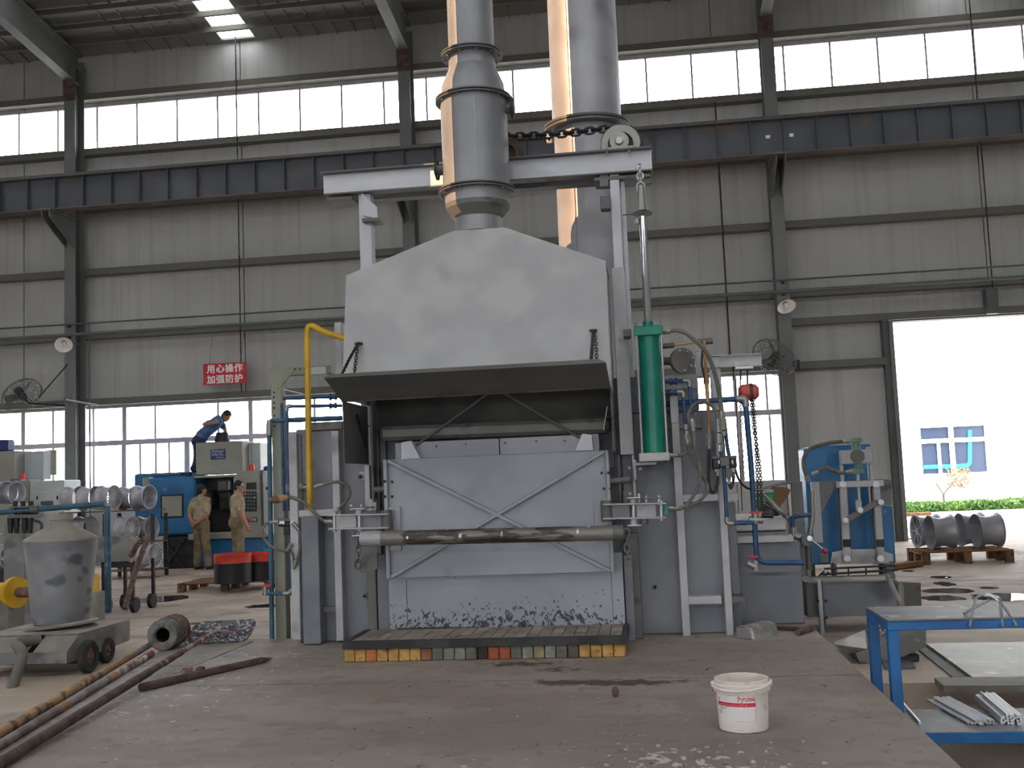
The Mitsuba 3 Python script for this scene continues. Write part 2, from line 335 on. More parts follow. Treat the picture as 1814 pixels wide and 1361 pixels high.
mat('win_dark', (66, 78, 104), 0.15)
mat('cyan_pipe', (60, 170, 205), 0.5)
mat('asphalt', blotch((204, 200, 194), (190, 186, 180), .5), 0.8)
mat('rim_grey', blotch((150, 150, 154), (132, 132, 137), 3), 0.42, 0.3)
mat('wall_pipe_green', (88, 96, 90), 0.5)
mat('trunk', (120, 96, 80), 0.9)

# ================================================================== THE SETTING
YW, XC, Z0, ZS = 23.35, [-20.94, -12.99, -5.04, 2.91, 10.86], 0.0, 0.25
EAVE, RIDGE_Y, SLOPE = 12.1, 4.0, 0.115
X0H, X1H, YB = -29.0, 19.0, -15.0
def roof_z(y): return EAVE + SLOPE * (YW - y if y >= RIDGE_Y else YW - RIDGE_Y - (RIDGE_Y - y))
WT, WB, LT, LM, LB, DT, DX = 10.88, 9.76, 3.66, 2.80, 1.30, 4.58, 5.08
JX = [-25.4, -19.95, -14.52, -9.09, -3.65, 1.78, 7.21, 12.64, X1H]
# floor: the low shop floor, sunk again right of the raised casting platform
FX = [-29, -19.5, -12.2, -6.1, 1.22, 5.6, 10.5, 19.0]; FYs = [-15, -4.0, 2.9, 8.1, 12.4, 17.4, 23.35]
fl = struct('floor', catm(B(X0H, 1.22, YB, YW + .1, -.6, -.04), B(1.22, X1H, 8.1, YW + .1, -.6, -.04), B(1.22, X1H, YB, 8.1, -.6, -.34)), 'floor_mat', 'brown-grey shop floor')
for i in range(len(FX) - 1):
    for j in range(len(FYs) - 1):
        dz = -.3 if i > 3 and j < 3 else 0
        part(fl, 'slab', B(FX[i] + .004, FX[i + 1] - .004, FYs[j] + .004, FYs[j + 1] - .004, -.06 + dz, dz), 'floor_mat', False)
pf = struct('platform', slab([(-3.45, -4), (1.22, -4), (1.22, 9.58), (1.20, 12.4), (-3.2, 12.4), (-3.2, 9.2), (-4.2, 9.2)], .0, .215), 'slab', 'raised grey concrete platform')
seamY, jx = 7.085, -3.52
part(pf, 'slab', slab([(-3.44 + .01, -4), (1.25, -4), (1.25, seamY - .006), (jx + .006, seamY - .006), (jx + .006, -4)], .20, .05), 'slab', False)
part(pf, 'slab', slab([(jx + .008, seamY + .008), (1.25, seamY + .008), (1.25, 9.62), (-1, 9.25), (jx + .008, 9.25)], .20, .05), 'slab', False)
part(pf, 'slab', slab([(-3.40, 4.2), (jx - .012, 4.2), (jx - .012, 7.9), (-4.0, 7.9), (-3.62, 5.6)], .20, .05), 'slab', False)
part(pf, 'slab', slab([(-4.01, 7.92), (jx - .012, 7.92), (jx - .012, 9.25), (-4.31, 9.25)], .20, .05), 'slab', False)
for i in range(9):
    y = 5.55 + i * .42 + .1 * (i % 3)
    part(pf, 'joint_strip', B(jx - .012, jx + .008, y, y + .16 + .05 * (i % 2), .20, .2485), 'plate_brown', False)

# back wall: sheeting panels on a backing, with the window bands and the door left open
def band_poly(x0, x1, z0, z1):
    g = sbox(x0, z0, x1, z1)
    g = g.difference(sbox(-40, WB, 40, WT)).difference(sbox(-40, LB, 2.78, LT)).difference(sbox(DX, -1, 12.3, DT))
    return g
wb = struct('wall_back', plate(band_poly(X0H, X1H, 0, EAVE + .15), YW + .06, .06), 'wall_sheet', 'light grey sheeted long wall')
for a, b in zip(JX[:-1], JX[1:]):
    for z0, z1 in ((0, LT), (LT, 8.3), (8.3, WT), (WT, EAVE + .1)):
        g = band_poly(a + .012, b - .012, z0 + (.0 if z0 == 0 else .001), z1)
        if g.area > .05: part(wb, 'panel', plate(g, YW, .055), 'wall_sheet', False)
struct('wall_left', B(X0H - .2, X0H, YB, YW, 0, 14.5), 'wall_sheet')
struct('wall_right', B(X1H, X1H + .2, YB, YW, 0, 14.5), 'wall_sheet')
fwg = sbox(X0H, 0, X1H, 13).difference(sbox(X0H + 1, 9.76, X1H - 1, 10.88)).difference(sbox(4, 0, 9, 4.6))
for q in range(5): fwg = fwg.difference(sbox(-27 + q * 6.2, 1.3, -22.2 + q * 6.2, 3.66))
struct('wall_front', plate(fwg, YB - .1, .1), 'wall_sheet')
# roof with translucent strips
SKX = [-24.97, -9.07, 6.83]
PY = [22.54 - .645 * k for k in range(14)]
def roof_piece(x0, x1, y0, y1, t=.06):
    z0, z1 = roof_z(y0), roof_z(y1)
    v = np.array([[x, y, z + dz] for x in (x0, x1) for y, z in ((y0, z0), (y1, z1)) for dz in (0, t)]); return hull(v)
rf = struct('ceiling', None, None, 'grey ribbed roof sheeting')
SK_Y, SKB, SKB_Y = (23.22, 15.5), [-20.5 + 4 * k for k in range(9)], (-8.0, 3.2)
def cutlist(c, h): return [X0H] + [q for s in c for q in (s - h, s + h)] + [X1H]
SKM, SKM_Y = [q for q in (-24, -20, -16, -12.5, -5.2, -1.2, 2.8, 10.8, 14.8)], (14.5, 20.2)
ca, cb_ = cutlist(sorted(SKX + SKM), .40), cutlist(SKB, .45)
for i in range(0, len(ca), 2): part(rf, 'sheet', roof_piece(ca[i], ca[i + 1], RIDGE_Y, YW + .3), 'roof_sheet', False)
for i in range(0, len(cb_), 2): part(rf, 'sheet', roof_piece(cb_[i], cb_[i + 1], YB - .3, RIDGE_Y), 'roof_sheet', False)
for s in SKX:
    for y0, y1 in ((SK_Y[0], YW + .3), (RIDGE_Y, SK_Y[1])): part(rf, 'sheet', roof_piece(s - .40, s + .40, y0, y1), 'roof_sheet', False)
for s in SKM:
    for y0, y1 in ((RIDGE_Y, SKM_Y[0]), (SKM_Y[1], YW + .3)): part(rf, 'sheet', roof_piece(s - .40, s + .40, y0, y1), 'roof_sheet', False)
    v = np.array([[s + dx, y, roof_z(y) + .03] for y, dx in ((SKM_Y[0], -.40), (SKM_Y[0], .40), (SKM_Y[1], .40), (SKM_Y[1], -.40))]); part(rf, 'skylight_pane', (v, np.array([[0, 1, 2], [0, 2, 3]])), 'pane_glass', False)
for s in SKB:
    for y0, y1 in ((SKB_Y[1], RIDGE_Y), (YB - .3, SKB_Y[0])): part(rf, 'sheet', roof_piece(s - .45, s + .45, y0, y1), 'roof_sheet', False)
    v = np.array([[s + dx, y, roof_z(y) + .03] for y, dx in ((SKB_Y[0], -.45), (SKB_Y[0], .45), (SKB_Y[1], .45), (SKB_Y[1], -.45))]); part(rf, 'skylight_pane', (v, np.array([[0, 1, 2], [0, 2, 3]])), 'pane_glass', False)
# ribs of the roof sheeting
rb = [roof_piece(x, x + .03, RIDGE_Y, YW, -.035) for x in np.arange(X0H + .2, X1H, .45) if all(abs(x - s) > .55 for s in SKX + SKM)]
part(rf, 'sheet_rib', catm(*rb), 'roof_sheet', False, kind='stuff')
for s in SKX:
    for k in range(-1, 12):
        y1, y0 = PY[k] - .035 if k >= 0 else SK_Y[0], PY[k + 1] + .035
        if y0 < SK_Y[1]: continue
        v = np.array([[s - .40, y0, roof_z(y0) + .03], [s + .40, y0, roof_z(y0) + .03], [s + .40, y1, roof_z(y1) + .03], [s - .40, y1, roof_z(y1) + .03]])
        part(rf, 'skylight_pane', (v, np.array([[0, 1, 2], [0, 2, 3]])), 'pane_glass', False)
for y in PY:
    z = roof_z(y) - .115
    solo('purlin', catm(B(X0H, X1H, y - .006, y + .006, z - .07, z + .07), B(X0H, X1H, y - .06, y, z - .07, z - .06), B(X0H, X1H, y, y + .05, z + .06, z + .07)), 'girt_steel',
         'thin grey roof purlin running along under the ceiling sheets', 'purlin', 'roof purlins', False)
for i, x in enumerate(XC[:-1]):
    yb, yt = YW - .62, RIDGE_Y
    p0, p1 = np.array([x, yb + .3, roof_z(yb) - .2 - .37]), np.array([x, yt, roof_z(yt) - .2 - .37])
    solo('roof_rafter', ibeam(p0, p1, .24, .74, .02, .015), 'steel_paint', ['grey I-beam rafter beyond the left edge', 'grey I-beam rafter rising at upper left from the column beside the left fan',
         'grey I-beam rafter rising behind the thinner chimney', 'grey I-beam rafter above the right-hand column'][i], 'rafter', smooth=False)
for i, x in enumerate(XC[:-1]):
    lb = ['grey steel wall column beyond the left edge', 'grey steel wall column at left, left of the blue lathe', 'grey steel wall column showing behind the hood, left of the thinner chimney', 'grey steel wall column at right beside the tall doorway'][i]
    c = thing('steel_column', lb, 'column'); y0, y1, w = 22.70, 23.10, .135
    part(c, 'front_flange', B(x - w, x + w, y0, y0 + .018, 0, roof_z(22.9) - .55), 'steel_paint', False)
    part(c, 'back_flange', B(x - w, x + w, y1, y1 + .018, 0, roof_z(22.9) - .3), 'steel_paint', False)
    part(c, 'web', B(x - .01, x + .01, y0 + .018, y1, 0, roof_z(22.9) - .5), 'steel_dark', False)
    part(c, 'end_plate', B(x - .15, x + .15, y0 - .02, y0, 10.78, 11.28), 'rust_brown', False)
    part(c, 'corbel', catm(plateyz([(y0, 7.94), (21.7, 7.94), (21.7, 7.78), (y0, 7.28)], x - .1, .02), plateyz([(y0, 7.94), (21.7, 7.94), (21.7, 7.78), (y0, 7.28)], x + .08, .02), B(x - .14, x + .14, 21.66, y0, 7.93, 7.96)), 'steel_paint', False)
# crane runway beam on the corbels
cb = thing('crane_beam', 'long dark grey crane runway beam crossing behind both chimneys', 'beam')
part(cb, 'web', B(-24, 16, 21.92, 21.94, 8.0, 8.69), 'crane_steel', False)
part(cb, 'top_flange', B(-24, 16, 21.77, 22.09, 8.69, 8.715), 'crane_steel', False)
part(cb, 'bottom_flange', B(-24, 16, 21.80, 22.06, 7.965, 7.99), 'crane_rail', False)
part(cb, 'rail', catm(B(-24, 16, 21.90, 21.96, 8.715, 8.80), B(-24, 16, 21.86, 22.0, 8.715, 8.735)), 'crane_rail', False)
for k, x in enumerate(np.arange(-23.4, 15.9, .66)):
    part(cb, 'stiffener', B(x, x + .014, 21.80, 21.92, 7.99, 8.69), 'crane_steel', False)
for dx in (-.2, .27): part(cb, 'tag', B(2.86 + dx, 2.95 + dx, 21.905, 21.92, 8.33, 8.40), 'white', False)
# girts
for j, (z, xs, lab) in enumerate([(8.33, (X0H, X1H), 'wall girt just under the crane beam'), (6.79, (X0H, X1H), 'wall girt halfway between crane beam and wall pipes'), (5.29, (X0H, X1H), 'wall girt behind the wall pipes'),
                            (11.0, (X0H, X1H), 'wall girt along the top of the high windows'), (9.66, (X0H, X1H), 'wall girt along the foot of the high windows'),
                            (3.75, (X0H, 5.0), 'wall girt along the top of the low windows'), (4.68, (3.05, 12.5), 'short wall girt over the tall doorway')]):
    h = .075
    solo('wall_girt', catm(B(xs[0], xs[1], 23.1, 23.12, z - h, z + h), B(xs[0], xs[1], 23.12, YW, z + h - .012, z + h), B(xs[0], xs[1], 23.12, YW, z - h, z - h + .012)), 'girt_steel', 'brown-grey ' + lab, 'girt', smooth=False)
# windows
def window(n, x0, x1, z0, z1, ms, rails=(), fr=.05, label=None, split=None):
    w = struct(f'window_{n}', None, None, label); y = YW + .015
    for z in (z0, z1): part(w, 'frame_rail', B(x0, x1, y, y + .06, z - (fr if z == z1 else 0), z + (fr if z == z0 else 0)), 'frame_white', False)
    for z in rails: part(w, 'frame_rail', B(x0, x1, y - .01, y + .06, z - .055, z + .055), 'frame_white', False)
    zs = [z0] + list(rails) + [z1]
    for r in range(len(zs) - 1):
        mm = ms[r] if isinstance(ms[0], (list, tuple)) else ms
        for x, wd in [(q, fr * .7) if not isinstance(q, tuple) else q for q in mm]: part(w, 'mullion', B(x - wd / 2, x + wd / 2, y, y + .06, zs[r], zs[r + 1]), 'frame_white', False)
        xx = [x0] + [q[0] if isinstance(q, tuple) else q for q in mm] + [x1]
        for a, b in zip(xx[:-1], xx[1:]):
            v = np.array([[a, y + .03, zs[r]], [b, y + .03, zs[r]], [b, y + .03, zs[r + 1]], [a, y + .03, zs[r + 1]]])
            part(w, 'pane', (v, np.array([[0, 1, 2], [0, 2, 3]])), 'pane_glass', False)
WX = [-26.5, -20.94, -12.99, -5.04, 2.91, 10.86, 18]
mull0 = -12.26 * 1.0333
for i in range(6):
    ms = [mull0 + .9995 * k for k in range(-16, 34)]
    window(i + 1, WX[i], WX[i + 1], WB, WT, [m for m in ms if WX[i] + .1 < m < WX[i + 1] - .1], label='strip of high windows')
def lowm(x0):
    up = [x0 + .19, (x0 + .95, .09), x0 + 1.70, x0 + 3.22, (x0 + 3.99, .09), x0 + 4.75, x0 + 5.5, (x0 + 6.2, .09), x0 + 6.95]
    lo = [x0 + .19, (x0 + .93, .1), x0 + 1.33, x0 + 1.71, x0 + 2.03, (x0 + 2.46, .12), x0 + 2.9, x0 + 3.3, (x0 + 3.99, .1), x0 + 4.4, x0 + 4.8, (x0 + 5.5, .12), x0 + 6.2, x0 + 6.95]
    return [lo, up]
for i, (a, b) in enumerate(((-20.8, -13.12), (-12.99, -5.1))):
    window(7 + i, a, b, LB, LT, lowm(a if i else a + .05), [LM], label='low windows behind the machines')
window(9, -5.0, 2.78, LB, LT, [[-4, -3, -2, -1, 0, .95, (1.9, .09), 2.55], [-4, -3, -2, -1, 0, .95, (1.86, .07), 2.52]], [LM], label='low windows right of the furnace')
# tall doorway
dj = struct('door_1', B(DX - .13, DX, 23.1, YW + .12, 0, DT + .1), 'steel_dark', 'tall open doorway')
part(dj, 'inner_jamb', B(DX - .02, DX + .06, 23.0, 23.1, 0, DT), 'steel_paint', False)
part(dj, 'lintel', B(DX - .13, 12.4, 23.2, YW + .12, DT, DT + .1), 'steel_dark', False)
part(dj, 'track_bracket', B(*[at(q, 535, 23.2)[0] for q in (1742, 1762)], 22.95, 23.2, DT + .02, DT + .55), 'steel_dark', False)
part(dj, 'wall_plate', B(2.78, DX - .12, 23.28, YW, 0, 3.62), 'wall_sheet', False)
# outside: yard, hedge, facade, shrub
struct('yard', B(-70, 90, YW + .12, 110, -.35, -.03), 'asphalt')
struct('yard', B(-70, 90, -70, YB - .1, -.35, -.03), 'asphalt')

# ================================================================== THE FURNACE AND WHAT BELONGS TO IT
YF, YH, YD, YS = 9.0, 8.2, 8.52, 8.60            # furnace front, hood front, door front, sill front
def ax(px, py, Y): return float(at(px, py, Y)[0])
def az(px, py, Y): return float(at(px, py, Y)[2])
fur = thing('melting_furnace', 'large silver-painted box furnace in the middle of the hall', 'furnace')
xl, xm, xr = ax(528, 950, YF), ax(641, 800, YF), ax(1290, 900, YF)
zl, zr = az(560, 760, YF), az(1200, 664, YF)
part(fur, 'body', B(xl, xr, YF, 12.2, ZS, zl, .01), 'silver_blue')
part(fur, 'upper_body', B(xm, ax(1236, 680, YF), YF, 12.0, zl, zr, .01), 'silver_blue')
part(fur, 'upper_wall', B(ax(668, 720, 8.95), ax(1084, 720, 8.95), 8.86, YF, az(880, 748, 8.9), zr, .004), 'soot_steel')  # hood shadow is put into this wall's dark colour
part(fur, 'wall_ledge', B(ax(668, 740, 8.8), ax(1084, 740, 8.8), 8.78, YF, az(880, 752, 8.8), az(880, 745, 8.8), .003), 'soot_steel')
part(fur, 'header_beam', beam(at(674, 769, 8.7), at(1079, 754, 8.7), .10, .118, .03), 'silver_dull')
# sill under the door, corner posts and guides
sx0, sx1 = ax(689, 1065, YS), ax(1106, 1065, YS)
part(fur, 'sill', B(sx0, sx1, YS, YF, ZS, az(890, 985, YS), .004), 'sill_paint')
part(fur, 'sill_cheek', B(ax(668, 1040, 8.65), sx0 - .006, 8.66, YF, ZS, az(680, 985, YS), .004), 'silver_blue')
part(fur, 'sill_cheek', B(sx1 + .006, ax(1122, 1040, 8.65), 8.66, YF, ZS, az(1110, 985, YS), .004), 'silver_blue')
for q in (720, 1084): part(fur, 'sill_seam', B(ax(q, 1060, YS), ax(q + 1.2, 1060, YS), YS - .004, YS, ZS + .02, az(890, 1022, YS)), 'silver_dull')
for (a, b, t, bt, d) in ((651, 667, 982, 1120, .2), (1114, 1135, 945, 1132, .2)):
    part(fur, 'guide_post', B(ax(a, (t + bt) / 2, 8.78), ax(b, (t + bt) / 2, 8.78), 8.78, 8.78 + d, ZS, az((a + b) / 2, t, 8.78), .006), 'silver_dull')
# left-hand guide rails beside the door
part(fur, 'guide_rail', pbox(646, 824, 655, 900, 8.8, .06), 'silver')
part(fur, 'guide_rail', pbox(657, 705, 661, 890, 8.7, .12), 'silver_dull')
part(fur, 'guide_rail', pbox(664, 705, 672, 1000, 8.86, .1), 'silver_dull')
part(fur, 'guide_backing', pbox(672, 705, 685, 1000, 8.93, .05), 'silver_blue')
part(fur, 'guide_backing', pbox(1052, 690, 1086, 830, 8.93, .05), 'silver_blue')
part(fur, 'guide_bracket', pbox(649, 884, 667, 905, 8.74, .03), 'silver')
# right-hand guide: the tall channel
gc = part(fur, 'guide_channel', B(ax(1091, 640, 8.75), ax(1115, 640, 8.75), 8.75, 8.77, az(1109, 806, 8.75), az(1097, 474, 8.75), .004), 'silver')
part(fur, 'channel_flange', B(ax(1091, 640, 8.75), ax(1092.5, 640, 8.75), 8.77, 8.9, az(1109, 806, 8.75), az(1097, 474, 8.75)), 'silver_dull')
part(fur, 'channel_flange', B(ax(1113.5, 640, 8.75), ax(1115, 640, 8.75), 8.77, 8.9, az(1109, 806, 8.75), az(1097, 474, 8.75)), 'silver_dull')
for q in ((1098, 601), (1101, 697), (1106, 794)): part(fur, 'channel_bolt', bolt(at(*q, 8.75), .013, .012), 'zinc')
part(fur, 'guide_rail', pbox(1097, 806, 1101, 945, 8.74, .1), 'silver_dull')
part(fur, 'guide_rail', pbox(1103, 806, 1121, 870, 8.85, .05), 'silver_blue')
part(fur, 'guide_rail', pbox(1121, 806, 1126, 900, 8.72, .12), 'silver')
part(fur, 'guide_rail', pbox(1104, 868, 1122, 905, 8.72, .03), 'silver_dull')
for q in ((1115, 829), (1134, 831), (1116, 875), (1132, 877)): part(fur, 'guide_bolt', bolt(at(*q, 8.71), .013, .012), 'zinc')
part(fur, 'bracket_plate', pbox(1121, 815, 1128, 850, 8.68, .03), 'silver')
# left flank: posts, door of the rear chamber, channels
part(fur, 'flank_panel', pbox(514, 768, 529, 1134, 8.93, .25), 'silver')
part(fur, 'flank_panel', pbox(529, 770, 537, 1134, 8.98, .2), 'silver_blue')
part(fur, 'flank_panel', pbox(546, 763, 597, 903, 8.96, .06), 'silver_blue')
part(fur, 'flank_rail', pbox(529, 903, 598, 915, 8.9, .1), 'silver')
part(fur, 'flank_post', pbox(535, 915, 566, 1142, 8.82, .18, .006), 'silver_blue')
part(fur, 'flank_post', pbox(591, 763, 604, 1136, 8.9, .12), 'silver')
part(fur, 'flank_top', pbox(540, 748, 606, 762, 8.94, .2), 'silver_dull')
part(fur, 'flank_rail', pbox(573, 1075, 595, 1086, 8.92, .06), 'silver_dull')
part(fur, 'flank_post', pbox(594, 571, 606, 700, 9.0, .12), 'silver')
for q in ((534, 790), (535, 832), (536, 870)): part(fur, 'flank_rivet', bolt(at(*q, 8.97), .007, .005), 'dark_steel')
# right flank: ladder-shaped frame
for a, b, t, bt in ((1196, 1210, 690, 1123), (1280, 1293, 760, 1122)):
    part(fur, 'frame_stile', B(ax(a + (3 if a < 1250 else -4), 930, 8.87), ax(b + (3 if a < 1250 else -4), 930, 8.87), 8.87, YF, ZS, az((a + b) / 2, t, 8.87), .004), 'silver')
for t, bt in ((876, 889), (1057, 1071)):
    part(fur, 'frame_rung', B(ax(1206, t, 8.88), ax(1278, t, 8.88), 8.88, YF, az(1240, bt, 8.88), az(1240, t, 8.88), .003), 'silver')
part(fur, 'frame_foot', hull([at(1296, 1057, 8.9), at(1318, 1058, 8.9), at(1320, 1065, 8.9), at(1297, 1069, 8.9)] + [p + np.array([0, .25, 0]) for p in (at(1296, 1057, 8.9), at(1320, 1058, 8.9))]), 'silver_dull')
part(fur, 'frame_tab', pbox(1288, 874, 1308, 888, 8.95, .05), 'silver')
part(fur, 'support_bar', pbox(1187, 690, 1199, 750, 8.86, .03), 'silver')
part(fur, 'top_rail', pbox(1176, 664, 1236, 690, 8.97, .03), 'silver')
part(fur, 'top_rail', pbox(1180, 735, 1244, 760, 8.96, .04), 'silver_dull')
for q in ((640, 845), (648, 1056), (1160, 1040), (1151, 822)):
    p = at(*q, YF); k = part(fur, 'peep_ring', lathe([(.012, 0), (.024, 0), (.024, .03), (.012, .03)], 16, p + [0, -.03, 0], (0, 1, 0), True), 'grey_steel')
    part(k if k.count('__') < 2 else fur, 'peep_hole', cyl(p + [0, -.022, 0], p + [0, -.004, 0], .0122, n=12), 'hole')
part(fur, 'peep_tab', pbox(636, 836, 646, 852, 8.98, .02), 'silver')
# side well on the right
sw = [ax(1301, 1030, 9.45), ax(1426, 1030, 9.45)]
part(fur, 'side_chamber', B(sw[0] + .02, 1.22, 9.45, 11.6, ZS, az(1370, 961, 9.45), .008), 'silver_blue')
part(fur, 'chamber_ledge', B(xr, ax(1406, 955, 9.35), 9.35, 11.6, az(1350, 962, 9.35), az(1350, 950, 9.35), .004), 'silver')
part(fur, 'chamber_neck', B(xr - .02, sw[0] + .02, 9.12, 11.6, ZS, az(1300, 890, 9.12), .004), 'silver_blue')
part(fur, 'chamber_lid', B(ax(1302, 935, 9.5), ax(1394, 935, 9.5), 9.5, 10.9, az(1350, 941, 9.5), az(1350, 920, 9.5), .01), 'silver')
part(fur, 'chamber_lid', B(ax(1302, 945, 9.45), ax(1398, 945, 9.45), 9.45, 11.0, az(1350, 950, 9.45), az(1350, 943, 9.45), .004), 'silver_dull')
part(fur, 'chamber_trim', B(ax(1303, 995, 9.44), ax(1424, 995, 9.44), 9.445, 9.452, az(1370, 1020, 9.45), az(1370, 1014, 9.45)), 'silver_dull')

# ------------------------------------------------------------------ lifting door
door = thing('furnace_door', 'silver lifting door with crossed bracing bars in front of the furnace mouth', 'furnace door')
dl, drr = ax(689, 915, YD), ax(1079, 915, YD); dt, db = az(882, 806, YD), az(887, 1019, YD)
part(door, 'face_plate', B(dl, drr, YD, YD + .06, db, dt, .003), 'silver_door')
part(door, 'back_plate', B(ax(702, 800, 8.62), ax(1062, 790, 8.62), YD + .061, YD + .2, db + .05, az(882, 777, 8.62), .004), 'silver_door')
part(door, 'plate_joint', B(ax(884, 790, 8.58), ax(885.5, 790, 8.58), YD + .057, YD + .061, dt, az(882, 777, 8.62)), 'hole')
part(door, 'edge_bar', B(dl - .025, dl + .006, YD - .05, YD + .01, db, dt, .004), 'silver_door')
part(door, 'edge_bar', B(drr - .006, drr + .022, YD - .05, YD + .01, db, dt, .004), 'silver_door')
y = YD - .026
for a, b in (((dl + .01, y, dt - .01), (drr - .01, y, db + .01)), ((drr - .01, y, dt - .01), (dl + .01, y, db + .01))):
    part(door, 'brace_bar', beam(a, b, .044, .03, .004), 'silver_door')
for pts in ([(711, 784), (728, 781), (744, 812), (711, 814)], [(1019, 799), (1032, 768), (1048, 771), (1051, 798)]):
    part(door, 'lifting_lug', plate(pxz(pts, 8.5), 8.50, .08), 'silver_bright')
for a, b in (((737, 789), (862, 700)), ((1026, 775), (892, 697))):
    part(door, 'suspension_rod', cyl(at(*a, 8.56), at(*b, 8.74), .011), 'grey_steel')
for q in ((682, 853), (695, 854), (682, 880), (695, 880)): part(door, 'edge_bolt', bolt(at(*q, YD - .05), .012, .012), 'dark_steel')
for q in ((1066, 838), (1078, 838), (1070, 866), (1082, 866)): part(door, 'edge_bolt', bolt(at(*q, YD - .05), .012, .012), 'dark_steel')
part(door, 'roller_shaft', cyl(at(662, 868, YD), at(686, 866, YD), .025), 'silver_dull')
part(door, 'roller_shaft', cyl(at(1078, 853, YD), at(1116, 850, YD), .025), 'silver_dull')
for a, b in ((683, 711), (1053, 1080)):
    part(door, 'latch_plate', B(ax(a, 920, YD), ax(b, 920, YD), YD - .03, YD, az((a + b) / 2, 976 if a < 900 else 960, YD), az((a + b) / 2, 898 if a < 900 else 884, YD), .003), 'silver_door')
for q in ((773, 791), (825, 787), (895, 785), (950, 782), (1000, 781)): part(door, 'plate_bolt', bolt(at(*q, YD + .06), .010, .008), 'silver_dull')

# ------------------------------------------------------------------ the bar across the door and its two clamps
rbk = thing('clamp_bar', 'grimy horizontal steel tube slung across the lower part of the furnace door', 'tube')
y = 8.33
pL, pR = at(640, 955, y), at(1104, 944, y)
part(rbk, 'tube', cyl(pL, pR, .058, n=28), 'roller')
part(rbk, 'end_sleeve', cyl(at(640, 955, y), at(676, 954, y), .0605, n=28), 'silver')
part(rbk, 'end_sleeve', cyl(at(1086, 944.5, y), at(1104.5, 944, y), .0605, n=28), 'silver_dull')
def clamp(side, lab):
    t = thing('door_clamp', lab, 'clamp'); Y = 8.38
    if side < 0: xa, xb, xh, yt, yb2, xp, xe = 584, 690, 684, 912, 936, 636, 592
    else: xa, xb, xh, yt, yb2, xp, xe = 1180, 1068, 1074, 893, 918, 1122, 1171
    dy = lambda x: (x - 900) * -.02 - (-.02 * ((xa + xb) / 2 - 900))
    for yy in (yt, yb2):
        a, b = at(xa, yy + dy(xa), Y), at(xb, yy + dy(xb), Y)
        part(t, 'arm_plate', beam(a, b, .10, .013, .003), 'silver')
    part(t, 'hinge_boss', cyl(at(xh, yt - 7 + dy(xh), Y + .04), at(xh + 2, yb2 + 5 + dy(xh), Y + .04), .047, n=22), 'silver_dull')
    for x, r in ((xp, .015), (xe, .014)): part(t, 'pivot_pin', cyl(at(x, yt - 5 + dy(x), Y), at(x + 1, yb2 + 6 + dy(x), Y), r, n=12), 'bright_steel')
    for x, w in ((xp, .03),):
        part(t, 'pivot_collar', cyl(at(x, yt - 9 + dy(x), Y), at(x, yt + dy(x), Y), w, n=16), 'silver')
        part(t, 'pivot_collar', cyl(at(x + 1, yb2 + 1 + dy(x), Y), at(x + 1, yb2 + 12 + dy(x), Y), w, n=16), 'silver')
        part(t, 'pivot_cap', B(*[at(x + k, yt - 10, Y)[0] for k in (-11, 13)], Y - .05, Y + .05, az(x, yt - 10 + dy(x), Y), az(x, yt - 12 + dy(x), Y), .002), 'bright_steel')
        part(t, 'pivot_cap', B(*[at(x + k, yb2 + 13, Y)[0] for k in (-10, 14)], Y - .05, Y + .05, az(x, yb2 + 14 + dy(x), Y), az(x, yb2 + 11.5 + dy(x), Y), .002), 'bright_steel')
    xs = sorted((xe + (9 if side < 0 else -9), xp - 6 * (-side if side < 0 else 1))) if side < 0 else (xp + 6, xe - 8)
    part(t, 'spacer_block', B(ax(xs[0], 920, Y), ax(xs[1], 920, Y), Y + .02, Y + .07, az(sum(xs) / 2, yb2 - 1 + dy(sum(xs) / 2), Y), az(sum(xs) / 2, yt + 2 + dy(sum(xs) / 2), Y), .002), 'silver')
    xs = (xp + 6, xh - 10) if side < 0 else (xh + 9, xp - 6)
    part(t, 'spacer_block', B(ax(xs[0], 920, Y), ax(xs[1], 920, Y), Y + .02, Y + .07, az(sum(xs) / 2, yb2 - 1 + dy(sum(xs) / 2), Y), az(sum(xs) / 2, yt + 2 + dy(sum(xs) / 2), Y), .002), 'silver_blue')
    if side > 0:
        part(t, 'piston_block', pbox(1176, 889, 1184, 913, Y, .07), 'cyl_green')
        part(t, 'link_plate', beam(at(1118, 883, Y + .02), at(1172, 882, Y + .02), .06, .01), 'silver_dull')
        for x in (1132, 1145, 1168): part(t, 'link_pin', cyl(at(x, 878, Y + .02), at(x, 890, Y + .02), .010 if x < 1160 else .016, n=10), 'bright_steel')
        for x in (1136, 1147, 1171): part(t, 'link_pin', cyl(at(x, 918, Y + .02), at(x, 929 if x < 1160 else 924, Y + .02), .009, n=10), 'grey_steel')
    else:
        part(t, 'link_plate', beam(at(618, 899, Y + .02), at(662, 899, Y + .02), .06, .012), 'silver_dull')
        part(t, 'link_plate', beam(at(620, 907, Y + .05), at(660, 906, Y + .05), .05, .012), 'silver_blue')
        for x in (622, 640, 656): part(t, 'link_pin', cyl(at(x, 894, Y + .02), at(x, 904, Y + .02), .010, n=10), 'bright_steel')
    return t
clamp(-1, 'silver hinged door clamp with two arm plates at the left end of the grimy tube')
clamp(1, 'silver hinged door clamp with a green piston, at the right end of the tube')
for pts, lab in (([(632, 950), (634, 975), (633, 1008)], 'short hanging chain at the left end of the grimy tube'), ([(1110, 945), (1111, 970), (1114, 1003)], 'short hanging chain at the right end of the grimy tube')):
    t = thing('drop_chain', lab, 'chain')
    for m in chain([at(*q, 8.35) for q in pts], .075, .042, .009): part(t, 'link', m, 'silver_dull')
part(fur, 'chain_plate', plate(pxz([(640, 985), (668, 978), (668, 1008), (637, 1016)], 8.45), 8.45, .02), 'silver_dull')

